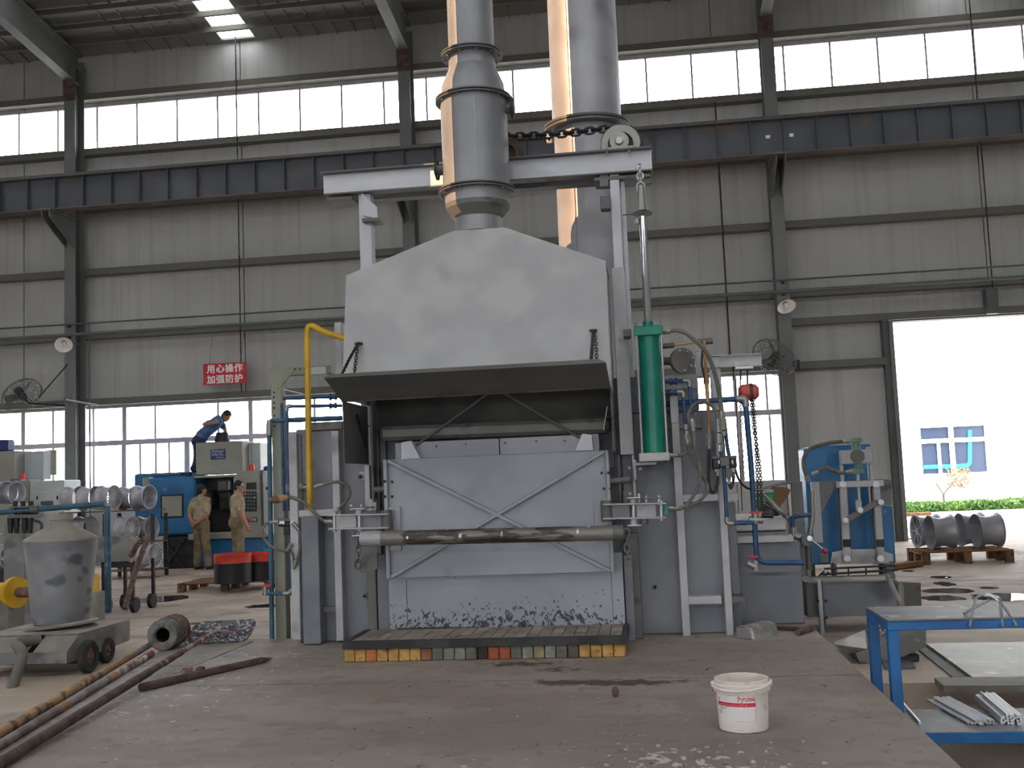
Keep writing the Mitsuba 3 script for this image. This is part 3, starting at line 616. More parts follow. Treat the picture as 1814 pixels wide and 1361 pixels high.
# ------------------------------------------------------------------ fume hood
hd = thing('fume_hood', 'big pale silver gable-topped fume hood above the furnace door', 'hood')
hp = pxz([(613, 488), (803, 409), (893, 403), (1073, 462), (1082, 686), (606, 711)], YH)
hpg = Polygon(hp); part(hd, 'front_plate', plate(hpg, YH, .006), 'silver')
top = hp[:4]; zb = min(hp[4][1], hp[5][1]); sh = []
for (a, b) in zip(top[:-1], top[1:]):
    part(hd, 'roof_plate', hull([(a[0], YH + .006, a[1]), (b[0], YH + .006, b[1]), (a[0], YF - .02, a[1]), (b[0], YF - .02, b[1]), (a[0], YH + .006, a[1] - .006), (b[0], YH + .006, b[1] - .006), (a[0], YF - .02, a[1] - .006), (b[0], YF - .02, b[1] - .006)]), 'silver')
xLh, xRh = hp[5][0], hp[4][0]
part(hd, 'side_plate', B(hp[0][0], hp[0][0] + .006, YH + .006, YF, hp[5][1], hp[0][1]), 'silver')
part(hd, 'side_plate', B(xRh - .006, xRh, YH + .006, YF, hp[4][1], hp[3][1]), 'silver')
zc = az(608, 821, YH)
part(hd, 'side_curtain', B(xLh, xLh + .006, YH + .01, YF - .06, zc, hp[5][1]), 'flap_steel')
part(hd, 'side_curtain', B(xRh - .006, xRh, YH + .01, YF - .06, az(1083, 800, YH), hp[4][1]), 'silver_dull')
part(hd, 'curtain_bar', cyl((xLh + .02, YH + .35, az(608, 730, YH)), (xLh + .02, YF - .2, az(610, 790, YH)), .008), 'dark_steel')
part(hd, 'curtain_bar', cyl(at(1076, 720, 8.5), at(1069, 762, 8.5), .006), 'bright_steel')
ypk = 7.62
o = [at(574, 669, ypk), at(586, 664, ypk), at(1060, 637, ypk), at(1073, 642, ypk)]; hL, hR = np.array([xLh, YH - .004, hp[5][1]]), np.array([xRh, YH - .004, hp[4][1]])
fp = [hL, *o, hR]; nrm = np.cross(o[1] - hL, hR - hL); nrm /= np.linalg.norm(nrm)
part(hd, 'flap', hull([q + s * nrm * .004 for q in fp for s in (-1, 1)]), 'flap_steel', False)
part(hd, 'flap_hinge', cyl(hL, hR, .010), 'silver_dull')
for q in ((636, 609), (1051, 586)): part(hd, 'chain_hook', catm(B(at(*q, YH)[0] - .03, at(*q, YH)[0] + .03, YH - .03, YH, at(*q, YH)[2] - .008, at(*q, YH)[2] + .008, .002), cyl(at(*q, YH), at(*q, YH) + [0, -.05, 0], .007)), 'dark_steel')
for i, (pts, lab) in enumerate((([(634, 609, 8.16), (618, 638, 7.95), (604, 667, 7.75)], 'taut flap chain at the left end of the hood'), ([(633, 612, 8.17), (630, 640, 8.15), (627, 668, 8.1)], 'slack flap chain end hanging at the left of the hood'),
                                ([(1051, 588, 8.16), (1049, 615, 7.95), (1047, 640, 7.7)], 'taut flap chain at the right end of the hood'), ([(1053, 588, 8.17), (1056, 615, 8.14), (1057, 640, 8.12)], 'slack flap chain end hanging at the right of the hood'))):
    solo('flap_chain', catm(*chain([at(a, b, c) for a, b, c in pts], .034, .022, .0042)), 'dark_steel', 'thin ' + lab, 'chain')

# ------------------------------------------------------------------ thinner chimney on the hood
cY = 8.62; cX = ax(847, 400, cY)
def cz(py, px=845): return az(px, py, cY)
st = thing('hood_chimney', 'thinner silver flanged chimney rising from the top of the hood', 'chimney')
s_ = cY / FL
part(st, 'neck', lathe([(43.5 * s_, cz(415)), (43.5 * s_, cz(388))], 44, (cX, cY, 0)), 'silver_pipe')
part(st, 'lower_cone', lathe([(43.5 * s_, cz(389)), (58 * s_, cz(372)), (59.5 * s_, cz(364))], 44, (cX, cY, 0)), 'silver_dull', 25)
part(st, 'lower_collar', lathe([(59.5 * s_, cz(364)), (59.5 * s_, cz(341))], 44, (cX, cY, 0)), 'silver_pipe')
def flange(zc, r0, r1, nm='flange'):
    for dz in (-.016, .005): part(st, nm, lathe([(r0, dz), (r1, dz), (r1, dz + .012), (r0, dz + .012)], 48, (cX, cY, zc), closed=True), 'grey_steel' if nm != 'x' else '', 25)
flange(cz(341), 58 * s_, 71 * s_)
part(st, 'barrel', lathe([(61 * s_, cz(341)), (61.5 * s_, cz(181))], 48, (cX, cY, 0)), 'silver_pipe')
flange(cz(179), 58 * s_, 70 * s_)
part(st, 'upper_cone', lathe([(59 * s_, cz(179)), (57 * s_, cz(152)), (43.5 * s_, cz(122))], 48, (cX, cY, 0)), 'silver_pipe', 20)
part(st, 'upper_neck', lathe([(43.5 * s_, cz(122)), (43 * s_, cz(98))], 44, (cX, cY, 0)), 'silver_pipe')
flange(cz(99), 42 * s_, 57 * s_)
part(st, 'pipe', lathe([(42.5 * s_, cz(99)), (42.5 * s_, 12.6)], 44, (cX, cY, 0)), 'silver_pipe')
part(st, 'pipe_seam', B(cX + .045, cX + .051, cY - 62.3 * s_, cY - 58 * s_, cz(335), cz(190)), 'silver')
for k in range(10):
    a = 2 * math.pi * k / 10; 
    for zz, r in ((cz(341), 65 * s_), (cz(179), 64 * s_), (cz(99), 50 * s_)): part(st, 'flange_bolt', cyl((cX + r * math.cos(a), cY + r * math.sin(a), zz - .03), (cX + r * math.cos(a), cY + r * math.sin(a), zz + .03), .008, n=8), 'zinc')
for (q, s) in (((903, 192), 1), ((774, 302), -1)):
    p = at(*q, cY); h = part(st, 'damper_hub', cyl((cX + s * .25, cY - .02, p[2]), (cX + s * .345, cY - .02, p[2]), .05, n=18), 'grey_steel')
    part(st, 'damper_handle', lathe([(.072, -.008), (.088, -.008), (.088, .008), (.072, .008)], 24, (cX + s * .325, cY - .02, p[2]), (1, 0, 0), True), 'dark_steel')

# ------------------------------------------------------------------ thicker chimney behind
kY = 10.45; kX = ax(1040, 225, kY); kr = 62.5 * kY / FL
ck = thing('main_chimney', 'thicker silver chimney standing behind the gantry, right of the thinner chimney', 'chimney')
def kz(py): return az(1045, py, kY)
part(ck, 'pipe', lathe([(kr, kz(229)), (kr * .985, 12.7)], 56, (kX, kY, 0)), 'silver_pipe2')
part(ck, 'base_pipe', lathe([(kr * .97, zr - .05), (kr * .97, kz(229))], 56, (kX, kY, 0)), 'silver_pipe2')
for dz in (-.03, .004): part(ck, 'flange', lathe([(kr * .9, dz), (kr * 1.27, dz), (kr * 1.27, dz + .024), (kr * .9, dz + .024)], 56, (kX, kY, kz(229)), closed=True), 'grey_steel', 25)
ang = math.radians(-90 - 24)
for z0, z1 in ((zr, kz(233)), (kz(224), 12.6)): part(ck, 'lap_seam', cyl((kX + kr * 1.0 * math.cos(ang), kY + kr * math.sin(ang), z0), (kX + kr * .985 * math.cos(ang), kY + kr * .985 * math.sin(ang), z1), .006, n=6), 'silver')
part(ck, 'lug', B(ax(968, 250, kY - .1), ax(977, 250, kY - .1), kY - .1, kY - .06, az(972, 258, kY), az(972, 241, kY), .003), 'silver')
part(ck, 'lug_hole', cyl(at(973, 248, kY - .1) + [0, -.004, 0], at(973, 248, kY - .1), .012, n=10), 'hole')

# ------------------------------------------------------------------ lifting gantry, chain wheels, chain and cylinder
ga = thing('lifting_gantry', 'silver cross beam on two posts carrying the door-lifting chain wheels', 'gantry')
gY = 9.02; gx0, gx1 = ax(573, 330, gY), ax(1155, 288, gY); gz1, gz0 = az(1040, 274, gY), az(1040, 308, gY)
part(ga, 'web', B(gx0, gx1, gY, gY + .02, gz0, gz1, .002), 'silver_bright')
part(ga, 'top_flange', B(gx0 - .01, gx1 + .005, gY - .06, gY + .10, gz1, gz1 + .016, .002), 'grey_steel')
part(ga, 'bottom_flange', B(gx0, gx1, gY - .008, gY + .10, gz0 - .014, gz0, .002), 'silver_dull')
part(ga, 'rear_web', B(gx0 + .1, gx1 - .05, gY + .30, gY + .32, gz0 - .02, gz1, .002), 'silver_dull')
part(ga, 'rear_flange', B(gx0 + .1, gx1 - .05, gY + .20, gY + .32, gz0 - .03, gz0 - .016, .002), 'silver_dull')
for x0, x1 in ((gx0 + .02, gx0 + .25), (gx1 - .5, gx1 - .02)): part(ga, 'tie_plate', B(x0, x1, gY + .02, gY + .30, gz0 - .06, gz0 - .03, .002), 'silver_dull')
part(ga, 'end_plate', pbox(1137, 305, 1154, 326, gY + .05, .02), 'silver_dull')
part(ga, 'post', B(ax(639, 410, gY + .1), ax(661, 410, gY + .1), gY + .05, gY + .16, 2.3, gz0 - .015, .004), 'silver_bright')
part(ga, 'post_bracket', plate(pxz([(642, 343), (669, 368), (669, 388), (642, 382)], gY), gY - .02, .02), 'silver_bright')
part(ga, 'post_bracket', B(ax(642, 385, gY), ax(671, 385, gY), gY - .02, gY + .16, az(655, 393, gY), az(655, 387, gY), .002), 'silver_dull')
part(ga, 'post', B(ax(1084, 400, gY), ax(1101, 400, gY), gY + .03, gY + .15, 2.0, gz0 - .015, .004), 'silver_bright')
part(ga, 'post_flange', B(ax(1103, 400, gY + .1), ax(1110, 400, gY + .1), gY + .1, gY + .25, 2.2, gz0 - .015, .002), 'silver_bright')
part(ga, 'stop_block', pbox(1063, 347, 1081, 370, gY - .06, .12), 'grey_steel')
part(ga, 'stop_block', pbox(1062, 308, 1078, 330, gY + .02, .1), 'silver_dull')
for q in (1075, 1115): part(ga, 'flange_bolt', bolt(at(q, 269 if q < 1100 else 266, gY - .05), .012, .02, (0, 0, -1)), 'zinc')
def sheave(x, z, y, r, lab, bearing=True):
    t = thing('chain_wheel', lab, 'pulley')
    part(t, 'rim', lathe([(r * .62, -.05), (r * .95, -.06), (r, -.05), (r * .86, -.015), (r * .86, .015), (r, .05), (r * .95, .06), (r * .62, .05)], 40, (x, y, z), (0, 1, 0), True), 'rust_brown' if not bearing else 'zinc')
    part(t, 'spoke_disc', lathe([(.03, -.02), (r * .66, -.02), (r * .66, .02), (.03, .02)], 32, (x, y, z), (0, 1, 0), True), 'dark_steel')
    part(t, 'shaft', cyl((x, y - .16, z), (x, y + .16, z), .035, n=18), 'bright_steel')
    if bearing:
        b = part(t, 'bearing_housing', catm(lathe([(.036, -.03), (.082, -.03), (.082, .03), (.036, .03)], 28, (x - .01, y - .12, z - .005), (0, 1, 0), True), B(x - .12, x + .11, y - .15, y - .09, gz1 + .016, gz1 + .05, .006)), 'zinc')
        part(b, 'hub_cap', lathe([(.0, -.018), (.03, -.018), (.04, 0), (.04, .01)], 20, (x - .01, y - .155, z - .005), (0, 1, 0)), 'bright_steel')
    return t
p = at(1099, 247, 9.1); wr = .175
sheave(p[0], gz1 + .016 + .085, 9.16, wr, 'steel chain wheel in a bearing on the right end of the cross beam')
sheave(ax(893, 268, 9.2), gz1 + .016 + .085, 9.2, .17, 'dark chain wheel half hidden behind the thinner chimney', False)
lc_ = thing('lifting_chain', 'heavy dark chain running along the cross beam to the right chain wheel', 'chain')
zt = gz1 + .016 + .085 + wr * .92
for m in chain([(ax(897, 242, 9.18), 9.17, zt + .005), (ax(990, 240, 9.18), 9.17, zt - .012), (p[0] - .02, 9.16, zt), (p[0] + .11, 9.16, zt - .05), (p[0] + .165, 9.15, zt - .17), (p[0] + .17, 9.12, zt - .25)], .088, .058, .012): part(lc_, 'link', m, 'dark_steel')
for m in chain([(ax(1133, 300, 8.9), 8.72, az(1133, 296, 8.72)), (ax(1134, 318, 8.72), 8.66, az(1134, 322, 8.66)), (ax(1135, 333, 8.6), 8.62, az(1135, 338, 8.62))], .07, .045, .010): part(lc_, 'link', m, 'bright_steel')
hy = thing('hydraulic_cylinder', 'tall green hydraulic cylinder right of the hood', 'cylinder'); hY = 8.58
hx = ax(1154, 690, hY)
def hz(py): return az(1152, py, hY)
part(hy, 'barrel', cyl((hx, hY, hz(806)), (hx, hY, hz(592)), .0855, n=36), 'cyl_green')
part(hy, 'head', B(hx - .112, hx + .112, hY - .11, hY + .11, hz(597), hz(580), .006), 'cyl_green')
part(hy, 'gland', cyl((hx - .0, hY, hz(582)), (hx, hY, hz(570)), .043, n=24), 'cyl_green')
b_ = part(hy, 'base', B(hx - .125, hx + .115, hY - .11, hY + .11, hz(818), hz(803), .004), 'silver')
part(b_, 'rust_ring', cyl((hx, hY, hz(804)), (hx, hY, hz(802)), .098, n=28), 'rust')
for sx in (-.098, .098):
    for sy in (-.095, .095): part(hy, 'tie_rod', cyl((hx + sx, hY + sy, hz(812)), (hx + sx, hY + sy, hz(578)), .0085, n=10), 'bright_steel')
for sx in (-.098, .098): part(hy, 'tie_nut', cyl((hx + sx, hY - .095, hz(578)), (hx + sx, hY - .095, hz(573)), .015, n=6), 'zinc')
part(hy, 'rod', cyl((hx - .0, hY, hz(575)), (hx, hY, az(1136, 384, hY)), .031, n=24), 'chrome')
part(hy, 'rod_eye', lathe([(.044, 0), (.040, .05), (.03, .17), (.028, .21), (0, .215)], 20, (hx, hY, az(1136, 374, hY))), 'zinc')
part(hy, 'limit_disc', lathe([(0, -.006), (.082, -.006), (.086, 0), (.082, .006), (0, .006)], 30, (hx, hY, az(1136, 379, hY))), 'grey_steel')
part(hy, 'limit_arm', beam((hx - .16, hY, az(1120, 380, hY)), (hx - .05, hY, az(1130, 379, hY)), .02, .006), 'grey_steel')
part(hy, 'limit_switch', catm(B(hx - .065, hx - .03, hY - .03, hY + .01, az(1130, 398, hY), az(1130, 388, hY), .004), cyl((hx - .075, hY - .02, az(1126, 402, hY)), (hx - .06, hY - .02, az(1126, 386, hY)), .006)), 'zinc')
part(hy, 'shackle', catm(*[clink(at(1135, 334, hY), np.array([0, 0, 1.0]), np.array([1.0, 0, 0]), .10, .06, .011)], cyl(at(1127, 342, hY), at(1142, 342, hY), .012)), 'zinc')
part(hy, 'mount_foot', B(hx - .155, hx + .01, hY - .05, 8.86, hz(824), hz(819), .002), 'silver')
part(hy, 'mount_bracket', B(hx - .20, hx - .14, hY + .0, 8.76, hz(594), hz(581), .003), 'grey_steel')
part(hy, 'mount_bracket', B(hx - .17, hx - .155, hY - .04, 8.8, hz(850), hz(819), .003), 'silver')
for q in ((1140, 821), (1152, 820), (1179, 818)): part(hy, 'foot_bolt', bolt(at(q[0], q[1] - 3, hY) + [0, 0, 0], .013, .012, (0, 0, -1)), 'dark_steel')

# ------------------------------------------------------------------ added warm lamp behind the camera; its slots shape light strips on both chimneys
E2 = np.array([ax(1014, 150, kY - .31), kY - .31]); back = np.array([-.72, -1.0]); back /= np.linalg.norm(back)
LP = np.array([*(E2 + back * 17.5), 12.3])
def onp(tx, ty, tz, s=.6):
    """where the ray from the lamp to a target crosses the slot plate"""
    d = np.array([tx, ty, tz]) - LP; n = np.array([-back[0], -back[1], 0]); return LP + d * (s / (d @ n))
side = np.array([back[1], -back[0], 0]); cen = LP + np.array([-back[0], -back[1], 0]) * .6
def uvp(q): return ((q - cen) @ side, q[2] - cen[2])
def slot(x0, y0, x1, y1, za, zb): a, b = uvp(onp(x0, y0, za)), uvp(onp(x1, y1, zb)); return sbox(min(a[0], b[0]), a[1], max(a[0], b[0]), b[1])
mask = sbox(-.6, -.75, .6, .3).difference(slot(kX - kr * .99, kY, E2[0], E2[1], 3.2, 9.6)).difference(slot(cX - .185, cY, ax(810, 250, cY - .2), cY - .2, az(845, 405, YH) + .14, 9.2)); v, f = ext(mask, .004)
t = thing('flood_lamp', 'added unseen warm lamp with a slotted mask, behind the camera, lighting the chimney flanks', 'lamp')
part(t, 'slot_plate', (cen + v[:, :1] * side + v[:, 1:2] * [0, 0, 1] + v[:, 2:] * np.array([back[0], back[1], 0]), f), 'dark_steel', False)
part(t, 'housing', catm(*[beam(LP + side * s * .5 + np.array([back[0], back[1], 0]) * .25 + [0, 0, -.12], cen + side * s * .5 + [0, 0, -.12], .01, .85, 0) for s in (-1, 1)], beam(LP + np.array([back[0], back[1], 0]) * .25 + [0, 0, .3], cen + [0, 0, .3], 1.0, .01, 0)), 'dark_steel', False)
part(t, 'hanger', cyl(LP + [0, 0, .3], LP + [0, 0, .62], .02), 'dark_steel')
scene['added_lamp_light'] = {'type': 'spot', 'intensity': {'type': 'rgb', 'value': [250, 146, 74]}, 'cutoff_angle': 18, 'beam_width': 15, 'to_world': T().look_at(origin=LP.tolist(), target=[float(E2[0]), float(E2[1]), 6.0], up=[0, 0, 1])}

# ================================================================== PIPES, HOSES AND GEAR AROUND THE FURNACE
def W(pts, Y=None): return [at(q[0], q[1], q[2] if len(q) > 2 else Y) for q in pts]
def pipe(pts, r, m, lab, Y=None, n=14, elbows=(), flanges=(), cat='pipe', rad=None, name='steel_pipe'):
    P = W(pts, Y); t = thing(name, lab, cat); part(t, 'tube', elbowed(P, r, rad, n), m)
    for i in elbows:
        a, b, c = P[i - 1], P[i], P[i + 1]; u, w = (a - b) / np.linalg.norm(a - b), (c - b) / np.linalg.norm(c - b); k = 3.2 * r
        part(t, 'elbow', elbowed([b + u * k, b, b + w * k], r * 1.3, 2.6 * r, n), 'zinc')
    for q in flanges:
        p = at(*q, Y if len(q) < 3 else q[2]) if len(q) < 3 else at(*q); part(t, 'union', catm(*[cyl(p + [dx, 0, 0], p + [dx + .012, 0, 0], r * 1.9, n=12) for dx in (-.03, .018)], cyl(p + [-.02, 0, 0], p + [.02, 0, 0], r * 1.4, n=10)), m)
    return t
def rubber(pts, r, lab, Y=None, m='hose_rubber', ends=(1, 1)):
    P = W(pts, Y); t = thing('hydraulic_hose', lab, 'hose'); part(t, 'tube', hose(P, r), m)
    for e, (a, b) in zip(ends, ((P[0], P[1]), (P[-1], P[-2]))):
        if e: d = (b - a) / np.linalg.norm(b - a); part(t, 'fitting', catm(cyl(a - d * .01, a + d * .07, r * 1.25, n=10), cyl(a + d * .012, a + d * .035, r * 1.6, n=6)), 'zinc')
    return t
# --- right side
rubber([(1172, 588), (1203, 586), (1228, 600), (1252, 626), (1268, 668), (1276, 710), (1280, 744)], .017, 'thick grey hose arching from the top of the green cylinder', 8.62)
rubber([(1184, 808), (1208, 806), (1223, 796), (1228, 778), (1222, 752), (1219, 736), (1230, 716), (1246, 712), (1262, 720), (1271, 738), (1273, 758)], .013, 'grey hose looping up from the foot of the green cylinder', 8.62)
rubber([(1184, 901), (1207, 901), (1228, 880), (1240, 850), (1238, 820), (1230, 790), (1228, 748)], .013, 'grey hose from the right clamp, hanging nearer the furnace', 8.5)
rubber([(1205, 900), (1232, 893), (1250, 876), (1253, 860), (1238, 832), (1222, 805), (1216, 770)], .013, 'grey hose from the right clamp, swinging out further right', 8.56)
rubber([(1257, 780), (1255, 830), (1256, 858), (1263, 874), (1271, 858), (1272, 828)], .012, 'black hose hanging in a long loop under the valve block', 8.7, 'hose_black')
rubber([(1291, 842), (1292, 858), (1295, 865), (1299, 852), (1300, 828)], .011, 'black hose hanging in a short loop under the valve block', 8.72, 'hose_black')
rubber([(1301, 826, 8.8), (1308, 848, 8.85), (1322, 864, 8.9), (1345, 868, 9.2), (1372, 860, 9.8), (1400, 855, 10.3)], .009, 'thin black cable sagging past the blue pipes towards the right', None, 'hose_black', (0, 0))
rubber([(1245, 618), (1243, 645), (1249, 672), (1251, 690)], .008, 'short black hose beside the brassy upright tube', 8.8, 'hose_black', (0, 0))
rubber([(1440, 840, 13.6), (1445, 838, 13.6), (1462, 828, 13.6), (1476, 834, 13.6), (1490, 838, 13.6), (1508, 836, 13.6)], .022, 'grey hose reaching the middle of the pale green linkage cylinder')
rubber([(1431, 852, 13.6), (1423, 822, 13.6), (1430, 800, 13.6), (1448, 790, 13.6), (1476, 784, 13.6), (1503, 782, 13.6)], .024, 'grey hose arching to the top of the pale green linkage cylinder')
pipe([(1176, 676), (1221, 674), (1226, 735)], .016, 'pipe_blue', 'short bent blue pipe, upper of two beside the green cylinder', 8.8, elbows=(1,), flanges=((1193, 676),))
pipe([(1176, 696), (1210, 694), (1214, 752)], .015, 'pipe_blue', 'short bent blue pipe, lower of two beside the green cylinder', 8.76, elbows=(1,), flanges=((1193, 696),))
pipe([(1160, 717), (1320, 706), (1331, 830), (1341, 997), (1424, 997)], .022, 'pipe_blue', 'long blue pipe turning down in front of the right-hand window', 8.95, elbows=(1,), rad=.09)
pipe([(1272, 742), (1277, 800), (1283, 830), (1288, 928), (1336, 926)], .016, 'pipe_blue', 'thinner blue pipe running down the right frame of the furnace', 8.7, elbows=(3,))
pipe([(1283, 742), (1288, 790), (1293, 815)], .014, 'pipe_blue', 'short blue pipe just above the valve block', 8.72)
pipe([(1247, 604), (1251, 665), (1255, 730), (1257, 775)], .014, 'pipe_rust_yellow', 'brassy upright tube right of the green cylinder', 8.75, flanges=())
t = thing('tee_valve', 'red-handled brass valve where two blue pipes meet', 'valve'); p = at(1338, 917, 8.92)
part(t, 'body', catm(cyl(p + [-.05, 0, -.02], p + [.06, 0, -.02], .032, n=14), cyl(p + [0, 0, -.05], p + [0, 0, .04], .03, n=14)), 'zinc'); part(t, 'handle', B(p[0] - .05, p[0] + .06, p[1] - .06, p[1] - .045, p[2] + .035, p[2] + .052, .004), 'red'); part(t, 'lever', cyl(p + [.05, -.02, .015], p + [.14, -.02, .01], .02), 'black')
t = thing('drain_valve', 'brass drain valve with a small red handle at the pipe foot', 'valve'); p = at(1332, 998, 8.92)
part(t, 'body', catm(cyl(p + [-.04, 0, 0], p + [.03, 0, -.03], .028, n=14), cyl(p + [.03, 0, .02], p + [.03, 0, -.06], .026, n=14)), 'zinc'); part(t, 'handle', B(p[0] - .03, p[0] + .05, p[1] - .04, p[1] - .03, p[2] + .045, p[2] + .06, .003), 'red')
t = thing('link_rod', 'dark linkage rod with thick ends beside the green cylinder', 'rod'); a, b = at(1171, 614, 8.8), at(1262, 604, 8.8)
part(t, 'rod', cyl(a, b, .008), 'pipe_rust_yellow'); part(t, 'end', cyl(a, a + (b - a) * .26, .022), 'grey_steel'); part(t, 'end', cyl(b - (b - a) * .28, b, .026), 'grey_steel')
t = thing('flanged_stub', 'grey pipe stub with a round bolted flange right of the green cylinder', 'pipe'); p = at(1207, 640, 8.78)
part(t, 'tube', cyl(at(1172, 640, 8.85), p, .034, n=20), 'silver_dull'); part(t, 'flange', cyl(p + [-.004, -.012, 0], p + [.014, -.05, 0], .104, n=28), 'silver_dull')
for k in range(8):
    a = k * math.pi / 4 + .2; q = p + np.array([.083 * math.cos(a), -.045, .083 * math.sin(a)]); part(t, 'flange_bolt', cyl(q, q + [.006, -.022, 0], .011, n=6), 'zinc')
t = thing('valve_block', 'black solenoid valve block on the blue pipes at the right frame', 'valve'); Y = 8.66
part(t, 'coil', pbox(1262, 813, 1276, 831, Y, .08, .008), 'black'); part(t, 'coil', pbox(1292, 810, 1305, 829, Y, .08, .008), 'black')
part(t, 'body', pbox(1275, 809, 1293, 827, Y - .02, .1, .008), 'grey_steel'); part(t, 'cover', pbox(1261, 808, 1305, 813, Y, .08, .004), 'silver_dull')
for q in (1272, 1296): part(t, 'terminal', pbox(q, 815, q + 3, 822, Y - .012, .012, .002), 'bright_steel')
part(t, 'bracket', pbox(1286, 827, 1297, 846, Y + .02, .03, .002), 'silver_dull')
for q in (1269, 1299): part(t, 'fitting', cyl(at(q, 829, Y + .03), at(q, 836, Y + .03), .013, n=8), 'bright_steel')
def fitstack(name, lab, pts, Y):
    t = thing(name, lab, 'fitting')
    for (x, y0, y1, r, m) in pts: part(t, 'segment', cyl(at(x, y0, Y), at(x, y1, Y), r, n=10), m)
fitstack('pipe_fitting', 'stack of brass fittings under the left grey hoses', [(1216, 752, 762, .018, 'zinc'), (1217, 764, 775, .012, 'bright_steel'), (1218, 775, 784, .02, 'zinc'), (1226, 742, 752, .016, 'bright_steel')], 8.6)
fitstack('pipe_fitting', 'olive valve fitting under the thick grey hose', [(1281, 742, 762, .024, 'post_green'), (1283, 764, 772, .015, 'zinc')], 8.62)
fitstack('pipe_fitting', 'brass fittings where the looping grey hose ends', [(1273, 754, 766, .02, 'zinc'), (1274, 768, 786, .026, 'zinc'), (1275, 788, 800, .018, 'bright_steel')], 8.62)
fitstack('pipe_fitting', 'olive coupling at the foot of the brassy tube', [(1256, 770, 790, .026, 'post_green'), (1257, 790, 797, .016, 'zinc')], 8.74)
# jib with chain hoist
t = thing('jib_crane', 'silver jib with an I-beam arm reaching right over the window', 'crane'); Y = 9.3
part(t, 'post', B(ax(1261, 700, Y), ax(1279, 700, Y), Y, Y + .1, az(1275, 900, Y), az(1262, 632, Y), .004), 'silver')
part(t, 'short_post', pbox(1233, 622, 1243, 668, Y - .1, .08), 'silver')
part(t, 'arm', ibeam(at(1244, 642, Y + .02), at(1349, 638, Y + .02), .09, .105, .008, .01), 'silver', False)
part(t, 'arm_bracket', pbox(1247, 668, 1256, 680, Y - .05, .06), 'silver_dull')
t = thing('chain_hoist', 'dull red chain hoist hanging from the trolley under the jib arm', 'hoist'); Y = 9.32
part(t, 'trolley', catm(pbox(1302, 648, 1335, 654, Y - .06, .02), pbox(1302, 648, 1335, 654, Y + .04, .02), *[cyl(at(q, 645, Y - .05), at(q, 645, Y + .05), .02) for q in (1305, 1330)]), 'bright_steel')
for q in (1299, 1312, 1324): part(t, 'hanger', cyl(at(q, 650, Y), at(q, 673 if q < 1315 else 684, Y), .007), 'dark_steel')
hc = at(1326, 695, Y); v, f = lathe([(.0, -.075), (.04, -.072), (.066, -.05), (.072, 0), (.066, .05), (.04, .072), (0, .075)], 28, (0, 0, 0), (1, 0, 0)); part(t, 'body', (v * [1.18, 1, .98] + hc, f), 'hoist_red')
part(t, 'cover_band', lathe([(.068, -.014), (.073, -.014), (.073, .014), (.068, .014)], 28, hc + [.02, 0, 0], (1, 0, 0), True), 'rust_brown')
for pts, nm in (([(1334, 708), (1338, 760), (1341, 830), (1343, 905)], 'load_chain'), ([(1331, 708), (1336, 760), (1346, 830), (1350, 908)], 'hand_chain')):
    part(t, nm, catm(*chain(W(pts, Y + .02), .034, .022, .0045)), 'dark_steel')
part(t, 'hand_chain', catm(*chain(W([(1312, 702), (1313, 760), (1317, 850)], Y), .03, .018, .003)), 'grey_steel')
part(t, 'pull_cord', hose(W([(1303, 672), (1306, 760), (1312, 840), (1315, 905)], Y), .004), 'dark_steel')
part(t, 'pull_cord', hose(W([(1311, 672), (1312, 700), (1312, 712)], Y), .004), 'dark_steel')
# on the side well
t = thing('pump_motor', 'green box-shaped motor standing behind the blue pipe on the side well', 'motor'); Y = 11.2
part(t, 'body', pbox(1341, 873, 1372, 912, Y, .25, .01), 'green_box'); part(t, 'lid', pbox(1340, 868, 1371, 874, Y - .01, .27, .006), 'silver')
part(t, 'foot', pbox(1338, 909, 1376, 922, Y - .02, .3, .006), 'grey_steel')
t = thing('tilted_hatch', 'tilted grey round hatch with a flange on the side well', 'hatch'); p = at(1371, 898, 10.2); d = np.array([.62, -.1, .55])
part(t, 'neck', cyl(p - d * .14, p, .085, n=24), 'grey_steel'); part(t, 'flange', lathe([(0, 0), (.17, 0), (.17, .02), (0, .02)], 30, p, d), 'silver_dull'); part(t, 'bar', beam(p + [-.12, -.12, .05], p + [.1, -.12, -.08], .03, .02), 'grey_steel')
solo('sack_cloth', hull(W([(1378, 905), (1396, 875), (1401, 868), (1392, 864), (1385, 866), (1368, 862), (1364, 866)], 11.6) + W([(1378, 905), (1398, 875), (1392, 866), (1366, 866)], 11.9)), 'wood_pale', 'tan cloth hanging under the right-hand window behind the tilted hatch', 'cloth')
solo('tall_grey_box', B(ax(1403, 900, 11.9), ax(1424, 900, 11.9), 11.9, 12.2, 0, az(1413, 853, 11.9), .01), 'silver_dull', 'upright grey box post between the side well and the blue cabinet', 'post')
pipe([(1398, 926), (1405, 915), (1437, 912)], .022, 'pipe_blue', 'small bent dark blue pipe beside the upright grey box post', 10.6)
pipe([(1404, 918), (1405, 950), (1426, 953)], .026, 'pipe_blue', 'small blue pipe turning in below the upright grey box post', 10.6, elbows=(1,))
pipe([(1438, 870), (1440, 912), (1432, 960), (1432, 1052)], .03, 'zinc', 'grimy upright valve pipe beside the blue cabinet', 12.0, name='valve_pipe')
t = thing('control_lever', 'control lever with a bright disc and a red ball knob by the blue cabinet', 'lever'); Y = 10.5
part(t, 'hub', cyl(at(1429, 957, Y + .06), at(1431, 957, Y), .06, n=20), 'grey_steel'); part(t, 'disc', cyl(at(1434, 954, Y), at(1434, 954, Y) + [0, -.02, 0], .026, n=20), 'chrome')
